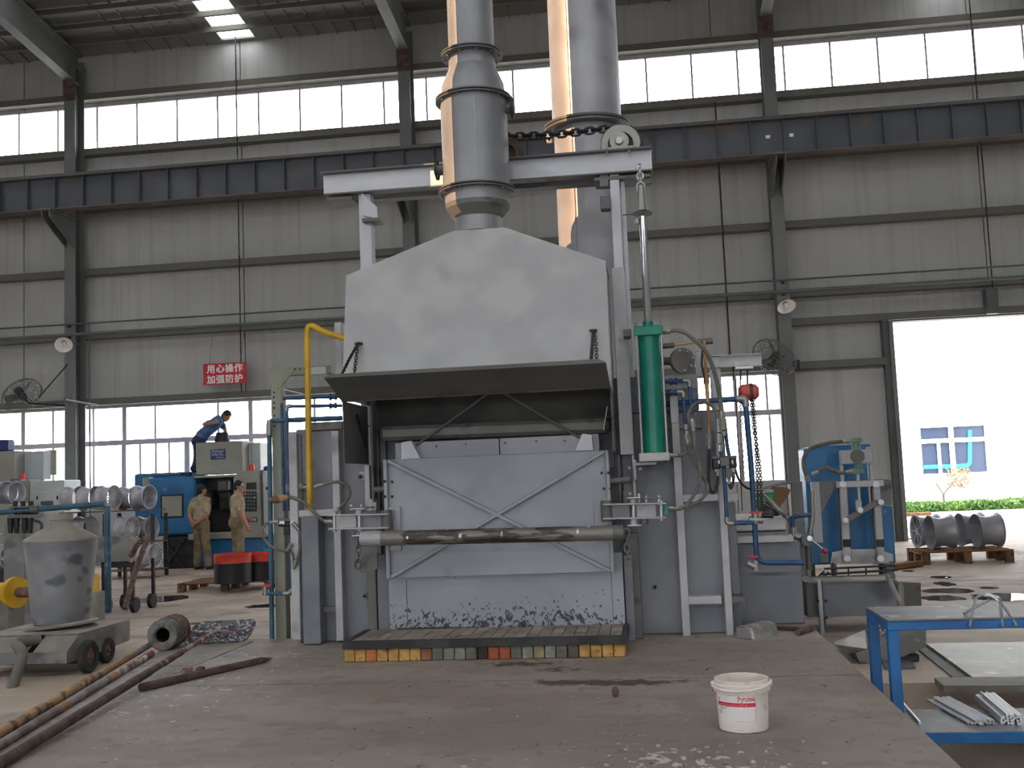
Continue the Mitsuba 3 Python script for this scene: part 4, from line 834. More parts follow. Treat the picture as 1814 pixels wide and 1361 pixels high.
part(t, 'rod', cyl(at(1436, 956, Y - .01), at(1458, 973, Y - .04), .009), 'bright_steel'); part(t, 'knob', hull(at(1461, 976, Y - .05) + .025 * np.array(trimesh.creation.icosphere(2).vertices)), 'red', True)
part(t, 'bracket', pbox(1453, 983, 1468, 997, Y, .08), 'grey_steel'); part(t, 'stem', cyl(at(1431, 957, Y + .05), at(1434, 1010, Y + .05), .03, n=12), 'grey_steel')
# blue cabinet with the linkage press in front
t = thing('blue_cabinet', 'blue steel cabinet behind the grey linkage frame, left of the doorway', 'cabinet'); Y = 14.6
part(t, 'upper_box', pbox(1430, 792, 1541, 1000, Y, .55, .02), 'machine_blue'); part(t, 'side_box', pbox(1541, 897, 1584, 1000, Y + .05, .5, .02), 'machine_blue')
part(t, 'lid', pbox(1432, 789, 1542, 793, Y + .1, .4, .01), 'machine_blue')
for q in (1440, 1574):
    for dy in (.1, .4): part(t, 'foot', B(ax(q, 1000, Y) - .04, ax(q, 1000, Y) + .04, Y + dy, Y + dy + .08, 0, az(1500, 1000, Y) + .01, .005), 'dark_steel')
t = thing('linkage_press', 'grey linkage frame with pivoted arms and a pale green cylinder, before the blue cabinet', 'press'); Y = 14.0
part(t, 'top_bar', plate(pxz([(1450, 853), (1567, 849), (1583, 851), (1583, 896), (1561, 895), (1560, 862), (1482, 864), (1460, 907), (1455, 907)], Y), Y + .12, .05), 'silver_dull')
part(t, 'front_bar', pbox(1481, 852, 1566, 863, Y, .04), 'silver')
part(t, 'base_plate', plate(pxz([(1475, 1001), (1478, 980), (1504, 975), (1563, 974), (1572, 979), (1585, 983), (1585, 1000)], Y), Y + .1, .06), 'silver')
part(t, 'left_plate', pbox(1440, 854, 1455, 962, Y + .1, .06), 'silver')
for q in (1480, 1578): part(t, 'foot', B(ax(q, 1000, Y) - .03, ax(q, 1000, Y) + .03, Y + .1, Y + .16, 0, az(1530, 998, Y), .004), 'grey_steel')
for a, b in (((1493, 858), (1501, 990)), ((1552, 858), (1560, 990))):
    k = part(t, 'arm', beam(at(*a, Y + .04), at(*b, Y + .04), .095, .05, .012, up=(0, 1, 0)), 'silver')
    part(t, 'back_post', beam(at(a[0] - 6, a[1], Y + .2), at(b[0] - 7, b[1], Y + .2), .06, .05, .005, up=(0, 1, 0)), 'grey_steel')
    for q in (a, b): part(k, 'pivot', cyl(at(*q, Y + .03), at(*q, Y - .03), .042, n=18), 'bright_steel')
    part(k, 'worn_band', beam(at((a[0] + b[0]) / 2 + 2.5, 955, Y + .035), at((a[0] + b[0]) / 2 + 3.3, 970, Y + .035), .098, .052, .01, up=(0, 1, 0)), 'dark_steel')
k = part(t, 'link_arm', beam(at(1500, 921, Y + .01), at(1556, 889, Y + .01), .075, .03, .008, up=(0, 1, 0)), 'silver_dull')
for q in ((1498, 922), (1524, 904), (1561, 890)): part(k, 'pivot', cyl(at(*q, Y), at(*q, Y - .04), .036, n=18), 'bright_steel')
part(t, 'cylinder_block', pbox(1489, 797, 1546, 822, Y + .05, .12, .008), 'silver'); part(t, 'block_disc', cyl(at(1519, 809, Y + .05), at(1519, 809, Y + .03), .088, n=28), 'silver_dull')
for q in (1492, 1544): part(t, 'block_leg', pbox(q - 3, 822, q + 3, 853, Y + .08, .05), 'silver')
part(t, 'cylinder_cap', pbox(1505, 776, 1527, 784, Y + .03, .14, .006), 'pale_green'); part(t, 'cylinder_top', cyl(at(1516, 784, Y + .1), at(1516, 797, Y + .1), .052, n=20), 'pale_green')
part(t, 'cylinder_mid', cyl(at(1520, 822, Y + .1), at(1520, 833, Y + .1), .055, n=20), 'pale_green'); part(t, 'cylinder_foot', pbox(1509, 830, 1531, 840, Y + .03, .14, .006), 'pale_green')
part(t, 'rod', cyl(at(1519, 840, Y + .1), at(1522, 886, Y + .1), .022, n=16), 'bright_steel'); part(t, 'rod_fork', pbox(1516, 886, 1527, 906, Y + .0, .06, .004), 'silver')
t = thing('guide_rails', 'low thin railing of rods in front of the linkage frame', 'railing'); Y = 12.6
for a, b in (((1455, 1018), (1590, 1010)), ((1460, 1008), (1585, 1002)), ((1440, 1032), (1460, 1012)), ((1450, 1032), (1468, 1014))): part(t, 'rod', cyl(at(*a, Y), at(*b, Y), .012), 'dark_steel')
for q in (1503, 1534): part(t, 'rod', cyl(at(q, 1004, Y), at(q, 1026, Y), .008), 'dark_steel')
part(t, 'post', B(ax(1578, 1010, Y), ax(1584, 1010, Y), Y, Y + .05, 0, az(1581, 995, Y), .004), 'grey_steel'); part(t, 'post', B(ax(1473, 1010, Y), ax(1479, 1010, Y), Y, Y + .05, 0, az(1476, 998, Y), .004), 'dark_steel')
# trough and launder
t = thing('launder_trough', 'long grey steel trough on a post at the right end of the furnace', 'trough'); Y = 10.5
part(t, 'front_plate', B(ax(1452, 1060, Y), ax(1588, 1060, Y), Y, Y + .02, az(1520, 1092, Y), az(1520, 1031, Y), .002), 'silver_blue')
part(t, 'front_plate', hull(W([(1588, 1031), (1588, 1091)], Y) + [p + np.array([0, .02, 0]) for p in W([(1588, 1031), (1588, 1091)], Y)] + W([(1631, 1033), (1633, 1086)], Y + .35) + [p + np.array([0, .02, 0]) for p in W([(1631, 1033), (1633, 1086)], Y + .35)]), 'silver_dull')
part(t, 'back_plate', B(ax(1452, 1060, Y), ax(1620, 1060, Y), Y + .75, Y + .77, az(1520, 1092, Y), az(1520, 1033, Y), .002), 'silver_dull')
part(t, 'refractory', B(ax(1453, 1060, Y), ax(1600, 1060, Y) + .02, Y + .03, Y + .74, az(1520, 1092, Y), az(1520, 1035, Y), .02), 'dusty')
part(t, 'end_box', B(ax(1430, 1060, Y), ax(1450, 1060, Y), Y + .05, Y + .7, az(1440, 1095, Y), az(1440, 1032, Y), .003), 'silver_dull')
part(t, 'post', B(ax(1449, 1070, Y), ax(1456, 1070, Y), Y - .06, Y + .02, 0, az(1452, 1028, Y), .002), 'silver'); part(t, 'post', B(ax(1457, 1070, Y), ax(1460, 1070, Y), Y - .05, Y + .02, .05, az(1452, 1028, Y), .002), 'grey_steel')
part(t, 'rim', B(ax(1430, 1030, Y), ax(1588, 1030, Y), Y - .02, Y + .06, az(1520, 1032, Y), az(1520, 1029, Y), .002), 'silver_dull')
for q in ((1463, 1065), (1464, 1094), (1449, 1065)): part(t, 'bolt', bolt(at(*q, Y - .06), .014, .014), 'dark_steel')
solo('leaning_pole', cyl(at(1573, 1022, 10.4), at(1624, 1136, 8.9), .022), 'pole_grey', 'grey pole leaning from the trough down to the tipped chute box', 'pole')
t = thing('chute_box', 'tipped grey steel chute box behind the blue table legs', 'chute')
part(t, 'shell', hull(W([(1516, 1158), (1640, 1112), (1641, 1146), (1531, 1194)], 8.9) + W([(1486, 1132), (1606, 1092), (1608, 1118), (1500, 1160)], 9.6)), 'silver_dull', False)
part(t, 'spout', hull(W([(1480, 1136), (1532, 1116), (1540, 1140), (1500, 1160)], 9.0) + W([(1478, 1142), (1536, 1150)], 8.9)), 'ingot', False)
part(t, 'dross_heap', hull(W([(1540, 1118), (1560, 1104), (1590, 1102), (1600, 1116), (1560, 1130)], 9.2) + W([(1552, 1106), (1592, 1104), (1600, 1112)], 9.5)), 'crust', False)
part(t, 'jack', catm(cyl(at(1600, 1158, 9.1), at(1602, 1178, 9.1), .05), B(ax(1570, 1180, 9.1), ax(1622, 1180, 9.1), 8.95, 9.3, 0, .06, .008)), 'dark_steel')
# --- left side
gp = thing('gallows_post', 'grey-green drilled post with a bent arm at the left of the furnace', 'post'); Y = 9.25
part(gp, 'upright', B(ax(484, 900, Y), ax(503, 900, Y), Y, Y + .12, 0.0, az(490, 652, Y), .004), 'post_green')
part(gp, 'arm', B(ax(480, 655, Y), ax(585, 652, Y), Y, Y + .11, az(530, 664, Y), az(530, 650, Y), .004), 'post_green')
part(gp, 'gusset', plate(pxz([(482, 652), (528, 650), (494, 688), (482, 690)], Y), Y - .004, .02), 'post_green')
part(gp, 'arm_plate', pbox(541, 650, 578, 664, Y - .01, .02), 'silver')
for q in (522, 531, 540): part(gp, 'hole', cyl(at(q, 654, Y - .005), at(q, 654, Y - .007), .008, n=10), 'hole')
for q in (695, 704, 714, 723, 737, 755): part(gp, 'hole', cyl(at(485 + (q - 695) * .02, q, Y - .002), at(485 + (q - 695) * .02, q, Y - .004), .008, n=10), 'hole')
part(gp, 'brace', beam(at(502, 690, Y), at(545, 700, Y), .012, .012), 'bright_steel')
part(gp, 'sleeve', cyl(at(496, 687, Y + .1), at(498, 712, Y + .1), .045, n=18), 'silver')
pipe([(482, 1132, 9.18), (477, 758, 9.18), (478, 746, 9.18), (606, 741, 9.18)], .021, 'pipe_teal', 'long teal pipe running up the left of the grey-green post', elbows=(1,))
pipe([(502, 706), (606, 702)], .016, 'pipe_blue', 'upper short blue pipe between grey-green post and hood', 9.15, flanges=((590, 703),))
pipe([(511, 905), (508, 720), (606, 719)], .013, 'pipe_blue', 'thin blue pipe with a bent top beside the yellow pipe', 9.12, elbows=(1,), flanges=((590, 719),))
pipe([(503, 905), (499, 715)], .014, 'pipe_blue', 'straight thin blue pipe close to the grey-green post', 9.2)
pipe([(517, 1055), (512, 925)], .014, 'pipe_blue', 'lower thin blue pipe below the small valve block', 9.15)
pipe([(466, 1052), (512, 1052), (518, 1043), (518, 1036)], .016, 'pipe_teal', 'short teal pipe near the floor left of the furnace', 9.1, elbows=(1,))
t = thing('floor_valve', 'small valve with a red handle beside the foot of the teal pipe', 'valve'); p = at(470, 1046, 9.1)
part(t, 'body', cyl(p + [0, 0, -.04], p + [0, 0, .03], .022, n=12), 'zinc'); part(t, 'handle', B(p[0] - .03, p[0] + .06, p[1] - .02, p[1], p[2] + .03, p[2] + .045, .003), 'red')
pipe([(549, 905), (544, 600), (545, 580), (553, 577), (575, 589), (612, 600)], .0265, 'pipe_yellow', 'yellow gas pipe standing at the left of the furnace', 8.85, rad=.06)
t = thing('small_valve_block', 'small dark valve block on the left blue pipes', 'valve'); Y = 8.95
part(t, 'plate', pbox(490, 919, 522, 924, Y, .1), 'grey_steel'); part(t, 'body', pbox(492, 924, 522, 933, Y, .1, .01), 'dark_steel'); part(t, 'stem', pbox(502, 933, 513, 948, Y + .02, .06), 'dark_steel')
for q in (495, 501, 519): part(t, 'fitting', cyl(at(q, 926, Y), at(q, 926, Y - .03), .016, n=10), 'bright_steel')
rubber([(492, 925), (476, 926), (466, 935), (466, 950), (480, 968), (500, 976), (510, 974), (516, 964)], .012, 'grey hose looping left from the small valve block', 8.9)
rubber([(520, 928), (530, 940), (533, 960), (528, 985), (520, 1006)], .013, 'grey hose hanging down right of the small valve block', 8.9)
rubber([(513, 974), (519, 985), (520, 1006)], .010, 'short grey hose joining the hanging hose end', 8.92, ends=(0, 0))
rubber([(484, 885), (500, 880), (525, 884), (546, 897), (562, 914), (576, 924), (590, 926)], .015, 'grey hose sweeping from the grey-green post to the left clamp', 8.6)
rubber([(559, 863), (578, 857), (598, 854), (614, 860), (620, 875), (612, 890), (598, 904), (592, 914)], .013, 'grey hose arching from the yellow pipe to the left clamp', 8.5)
t = thing('brass_tee', 'dusty brass tee between thin blue pipe and yellow pipe', 'fitting'); Y = 8.95
part(t, 'body', pbox(519, 857, 537, 868, Y, .06, .01), 'post_green'); part(t, 'nut', cyl(at(512, 864, Y), at(519, 864, Y), .017, n=6), 'zinc'); part(t, 'nut', cyl(at(537, 864, Y), at(546, 864, Y), .017, n=6), 'zinc'); part(t, 'riser', cyl(at(510, 858, Y), at(510, 872, Y), .022, n=10), 'silver_dull')
solo('hose_nozzle', lathe([(0, -.02), (.02, -.02), (.034, .03), (.034, .08), (.02, .13), (.016, .14)], 16, at(482, 886, 8.6), (.93, 0, .12)), 'pole_wood', 'tan tapered hose end by the grey-green post', 'nozzle')

def board_pallet(c, ex, w, d, lab, m='wood', nb=6, hgt=.13):
    t = thing('wooden_pallet', lab, 'pallet'); ex = np.array([*ex, 0.0]); ex /= np.linalg.norm(ex); ey = np.array([-ex[1], ex[0], 0]); c = np.array([c[0], c[1], 0.0])
    def bb(x0, x1, y0, y1, z0, z1):
        v, f = B(x0, x1, y0, y1, z0, z1, .003); return c + v[:, :1] * ex + v[:, 1:2] * ey + v[:, 2:] * [0, 0, 1], f
    for j in range(nb):
        y = -d / 2 + j * (d - .1) / (nb - 1); part(t, 'deck_board', bb(-w / 2, w / 2, y, y + .1, hgt - .022, hgt + .002 * (j % 2)), m, False)
    for x in (-w / 2, -.06, w / 2 - .12):
        part(t, 'bearer', bb(x, x + .12, -d / 2, d / 2, hgt - .045, hgt - .023), m, False)
        for y in (-d / 2, -.05, d / 2 - .1): part(t, 'block', bb(x, x + .12, y, y + .1, 0.0, hgt - .046), m, False)
    return t
def wheel(c, axis, R, Wd, lab, grp, spoked, m='alloy', nsp=20, tilt=0):
    """a bare wheel rim: the barrel, with the spoked face at its +axis end if spoked"""
    t = thing('wheel_rim', lab, 'wheel', grp); c = np.asarray(c, float); a = np.asarray(axis, float); a /= np.linalg.norm(a); h = Wd / 2
    part(t, 'barrel', lathe([(R, -h), (R * 1.0, -h + .012), (R * .93, -h + .02), (R * .90, -h + .07), (R * .83, -h * .3), (R * .83, h * .2), (R * .91, h - .05), (R * .93, h - .02), (R, h - .012), (R, h), (R * .955, h), (R * .89, h - .03), (R * .80, h * .2), (R * .80, -h * .3), (R * .87, -h + .06), (R * .955, -h)], 40, c, a, True), m, 40)
    _, u, w = frame_of(a); fz = c + a * (h - .018)
    if spoked:
        sp = [lathe([(0, -.01), (R * .22, -.01), (R * .22, .012), (R * .1, .014), (0, .005)], 20, fz - a * .012, a), lathe([(R * .86, -.012), (R * .97, -.01), (R * .97, .014), (R * .88, .01)], 40, fz, a, True)]
        for k in range(nsp):
            q = 2 * math.pi * k / nsp + tilt; dr_ = math.cos(q) * u + math.sin(q) * w; sp.append(beam(fz - a * .01 + dr_ * R * .16, fz + dr_ * R * .9, R * .085, .02, .003, up=a))
        part(t, 'spoked_face', catm(*sp), m, 30)
    return t

# ================================================================== LEFT SIDE OF THE HALL
Y = 21.6
lt = thing('turning_lathe', 'big blue and beige machine tool with a dark open bay behind the two khaki workers', 'machine')
part(lt, 'blue_cover', pbox(264, 846, 346, 948, Y, 1.0, .04), 'machine_blue')
part(lt, 'rear_cover', pbox(238, 838, 346, 950, Y + .35, .7, .03), 'machine_blue')
part(lt, 'cover_corner', pbox(252, 846, 265, 868, Y + .05, .3, .02), 'beige')
wd = part(lt, 'cover_window', pbox(284, 876, 325, 918, Y - .015, .03, .05), 'black'); part(wd, 'pane', pbox(287, 879, 322, 915, Y - .022, .01, .045), 'beige')
part(lt, 'cover_handle', pbox(336, 885, 339, 903, Y - .05, .03, .01), 'grey_steel')
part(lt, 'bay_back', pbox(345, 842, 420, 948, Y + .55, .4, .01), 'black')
part(lt, 'bay_roof', pbox(343, 842, 422, 846, Y + .0, .6, .008), 'beige')
part(lt, 'spindle_head', pbox(384, 850, 403, 870, Y + .3, .25, .03), 'grey_steel'); part(lt, 'tool_turret', pbox(386, 871, 404, 905, Y + .35, .2, .04), 'dark_steel'); part(lt, 'chuck', cyl(at(368, 885, Y + .3), at(380, 885, Y + .3), .2, n=24), 'dark_steel')
part(lt, 'bay_sill', pbox(332, 944, 470, 955, Y - .08, .6, .02), 'beige')
part(lt, 'bed', B(ax(285, 980, Y), ax(346, 980, Y), Y + .1, Y + .9, 0.0, az(315, 950, Y), .02), 'dark_steel')
for a, b in (((292, 955), (328, 1008)), ((328, 955), (292, 1008))): part(lt, 'bed_rib', beam(at(*a, Y + .08), at(*b, Y + .08), .06, .04), 'dark_steel')
part(lt, 'lower_tank', B(ax(346, 975, Y), ax(474, 975, Y), Y + .1, Y + .9, 0.0, az(410, 955, Y), .02), 'machine_blue')
cc = part(lt, 'control_cabinet', hull([p + np.array([0, dy, 0]) for dy in (-.1, .5) for p in W([(424, 836), (462, 833), (466, 948), (418, 948), (417, 848)], Y)]), 'beige')
part(cc, 'screen', pbox(436, 855, 453, 867, Y - .13, .03, .006), 'black'); kp = part(cc, 'keypad', pbox(431, 871, 454, 906, Y - .13, .03, .006), 'black')
bt = []
for i in range(4):
    for j in range(5):
        if (i, j) not in ((0, 0), (3, 1)): bt.append(pbox(433 + i * 5.2, 874 + j * 6.3, 435.6 + i * 5.2, 876.6 + j * 6.3, Y - .145, .02, .004))
part(cc, 'key_button', catm(*bt), 'pale_green', kind='stuff'); part(cc, 'red_button', pbox(432, 873, 436, 878, Y - .15, .03, .008), 'red_lamp'); part(cc, 'green_button', pbox(448.6, 880, 452, 883.4, Y - .15, .03, .006), 'panel_grey')
part(cc, 'maker_plate', pbox(439, 917, 455, 925, Y - .125, .02, .003), 'plate_navy')
part(cc, 'plate_print', catm(*[pbox(440.5 + k * 3.6, 918.6, 442.6 + k * 3.6, 923.2, Y - .131, .006, .001) for k in range(4)]), 'panel_grey')
part(lt, 'side_door', pbox(465, 834, 479, 948, Y - .05, .6, .03), 'panel_grey'); part(lt, 'door_latch', pbox(471, 863, 474, 868, Y - .07, .02, .003), 'black')
part(lt, 'slide_rail', catm(cyl(at(268, 843, Y + .3), at(344, 839, Y + .3), .02), B(ax(330, 842, Y), ax(346, 842, Y), Y + .2, Y + .5, az(340, 846, Y), az(340, 838, Y), .01)), 'grey_steel')
tk = part(lt, 'top_tank', pbox(347, 783, 429, 840, Y + .1, .7, .01), 'beige'); 
sg = part(tk, 'sign_plate', pbox(373, 796, 399, 814, Y + .09, .012, .002), 'plate_navy')
r5 = random.Random(21); mk = []
for row, (y0, y1, x0, x1, n) in enumerate(((797.5, 802.5, 375, 397, 8), (804, 807.5, 375.5, 397, 10), (809.6, 812, 382, 397, 6))):
    st = (x1 - x0) / n
    for k in range(n):
        xx = x0 + k * st; mk.append(pbox(xx, y0, xx + st * .3, y1, Y + .084, .006, 0)); yy = r5.choice((y0, (y0 + y1) / 2, y1 - .9)); mk.append(pbox(xx, yy, xx + st * .72, yy + .9, Y + .084, .006, 0))
part(lt, 'sign_print', catm(*mk), 'panel_grey', False)
part(lt, 'rear_cabinet', pbox(428, 785, 461, 838, Y + .5, .5, .01), 'panel_grey')
part(lt, 'cabinet_seam', catm(pbox(446, 786, 446.6, 838, Y + .495, .01, 0), pbox(447, 817, 461, 817.7, Y + .495, .01, 0)), 'beige')
wl = part(lt, 'warning_lamp', cyl(at(446, 834, Y + .1), at(446, 823, Y + .1), .055, .045, n=20), 'red_lamp'); part(wl, 'lamp_foot', cyl(at(446, 838, Y + .1), at(446, 833, Y + .1), .05, n=16), 'panel_grey')
part(lt, 'lamp_cable', cyl(at(446, 823, Y + .12), at(445, 783, Y + .12), .006), 'grey_steel')
part(lt, 'motor', pbox(466, 826, 478, 836, Y + .1, .3, .03), 'plate_navy')
# cooling bucket on the tank
bp = at(394, 783, Y + .4); solo('coolant_bucket', lathe([(0, 0), (.16, 0), (.165, .06), (.12, .20), (.115, .21), (0, .205)], 28, bp * [1, 1, 0] + [0, 0, az(390, 783, Y + .1) + .002]), 'black', 'black rounded container on top of the beige tank, in front of the stooping man', 'bucket')
# far-left machine
t = thing('grinding_machine', 'beige machine with a red lamp and pale cabinet at the far left', 'machine')
part(t, 'tall_cabinet', pbox(-30, 800, 25, 905, Y + .2, .7, .01), 'beige'); part(t, 'rear_panel', pbox(25, 801, 52, 850, Y + .6, .3, .01), 'panel_grey'); part(t, 'rear_panel', pbox(52.5, 800, 77, 850, Y + .62, .3, .01), 'panel_grey')
part(t, 'neck_cover', pbox(20, 850, 52, 905, Y + .1, .6, .02), 'beige'); c_ = part(t, 'pale_cabinet', B(ax(52, 900, Y), ax(113, 900, Y), Y, Y + .7, 0, az(80, 852, Y), .02), 'panel_grey')
part(c_, 'hatch', pbox(65, 872, 101, 912, Y - .01, .02, .004), 'panel_grey'); part(c_, 'vent', pbox(72, 888, 94, 898, Y - .016, .02, .002), 'grey_steel')
for q in (64.5, 100): part(c_, 'hinge', pbox(q, 879, q + 2, 885, Y - .02, .02, .002), 'black')
part(t, 'base', B(ax(-30, 960, Y), ax(52, 960, Y), Y + .1, Y + .8, 0, az(20, 905, Y), .02), 'beige')
wl = part(t, 'warning_lamp', cyl(at(41, 849, Y + .1), at(41, 839, Y + .1), .055, .045, n=20), 'red_lamp'); part(wl, 'lamp_foot', cyl(at(41, 853, Y + .1), at(41, 848, Y + .1), .05, n=16), 'panel_grey')
part(t, 'blue_fitting', pbox(18, 849, 30, 854, Y + .15, .15, .02), 'plate_navy'); part(t, 'top_motor', pbox(-20, 780, 13, 800, Y + .4, .3, .03), 'plate_navy')
solo('notice_board', pbox(78, 798, 99, 842, 23.18, .03, .004), 'post_green', 'grey-green board standing against the low window at far left', 'board')

# ------------------------------------------------------------------ fans, lamps, sign on the wall columns
def fan(c, nrm, R, lab, foot, strut=None):
    t = thing('wall_fan', lab, 'fan'); c = np.asarray(c, float); n = np.asarray(nrm, float); n /= np.linalg.norm(n); _, u, w = frame_of(n)
    cage = []
    for s in (-1, 1):
        for q, h in ((1.0, 0.0), (.72, .09), (.4, .13)): cage.append(sweep([c + R * q * (math.cos(a) * u + math.sin(a) * w) + n * s * (.02 + h) for a in np.linspace(0, 2 * math.pi, 37)], .005 if q < 1 else .009, 5, False))
        for k in range(22):
            a = 2 * math.pi * k / 22; d = math.cos(a) * u + math.sin(a) * w; cage.append(sweep([c + d * R * q + n * s * (.02 + h) for q, h in ((1, 0), (.72, .09), (.4, .13), (.14, .15))], .0036, 4, False))
    part(t, 'cage', catm(*cage), 'grey_steel'); bl = []
    for k in range(3):
        a = 2 * math.pi * k / 3 + .4; d = math.cos(a) * u + math.sin(a) * w; e = np.cross(n, d)
        bl.append(hull([c + d * R * q + e * R * wd * s + n * (s * .05 + dz) for q, wd in ((.15, .07), (.5, .17), (.85, .15)) for s in (-1, 1) for dz in (-.003, .003)]))
    for b in bl: part(t, 'blade', b, 'grey_steel', False)
    part(t, 'motor', cyl(c - n * .20, c + n * .10, .10, .08, 18), 'dark_steel')
    part(t, 'yoke', catm(beam(c - n * .12, np.asarray(foot[0], float), .05, .04), beam(foot[0], foot[1], .06, .05)), 'dark_steel')
    if strut is not None: part(t, 'stay', cyl(strut[0], strut[1], .014), 'dark_steel')
    return t
fc_ = at(39, 701, 22.0)
fan(fc_, (.62, -.30, -.55), .44, 'caged wall fan at far left, stayed from the wall column', (fc_ + [.10, .1, -.18], at(114, 719, 22.7)), (at(62, 712, 22.3), at(121, 644, 22.72)))
f2 = at(1372, 633, 22.1); fan(f2, (.35, -.75, .5), .46, 'caged fan in front of the right-hand wall column', (f2 + [.2, .2, .02], at(1385, 640, 22.7)))
part('wall_fan_001', 'switch_box', pbox(1406, 638, 1418, 656, 22.4, .12, .01), 'black'); part('wall_fan_001', 'tag', pbox(1397, 650, 1407, 660, 22.35, .02, .004), 'pole_wood')
for (q, d, lab) in (((113, 609, 22.2), (.35, -.72, -.6), 'white enamel lamp shade on the column above the left fan'), ((1392, 540, 22.2), (.15, -.6, -.75), 'white enamel lamp shade on the right-hand wall column')):
    t = thing('wall_lamp', lab, 'lamp'); c = at(*q); d = np.asarray(d, float); d /= np.linalg.norm(d)
    part(t, 'shade', lathe([(.19, .06), (.185, .055), (.12, .0), (.05, -.04), (.04, -.08), (.05, -.045), (.125, -.005), (.19, .05)], 32, c, d), 'white'); part(t, 'holder', cyl(c - d * .14, c - d * .03, .045, n=16), 'grey_steel')
    part(t, 'bulb', cyl(c - d * .03, c + d * .10, .035, .045, 16), 'paper'); part(t, 'arm', cyl(c - d * .12, [c[0] + (.1 if q[0] < 500 else 0), 22.74, c[2] + .03], .014), 'grey_steel')
t = thing('strip_lamp', 'slim white strip lamp on the left wall column over the window', 'lamp'); part(t, 'tube', cyl(at(117, 708, 22.5), at(172, 718, 22.5), .022), 'panel_grey'); part(t, 'holder', B(*[ax(q, 709, 22.6) for q in (116, 123)], 22.52, 22.69, az(118, 713, 22.6), az(118, 705, 22.6), .004), 'grey_steel')
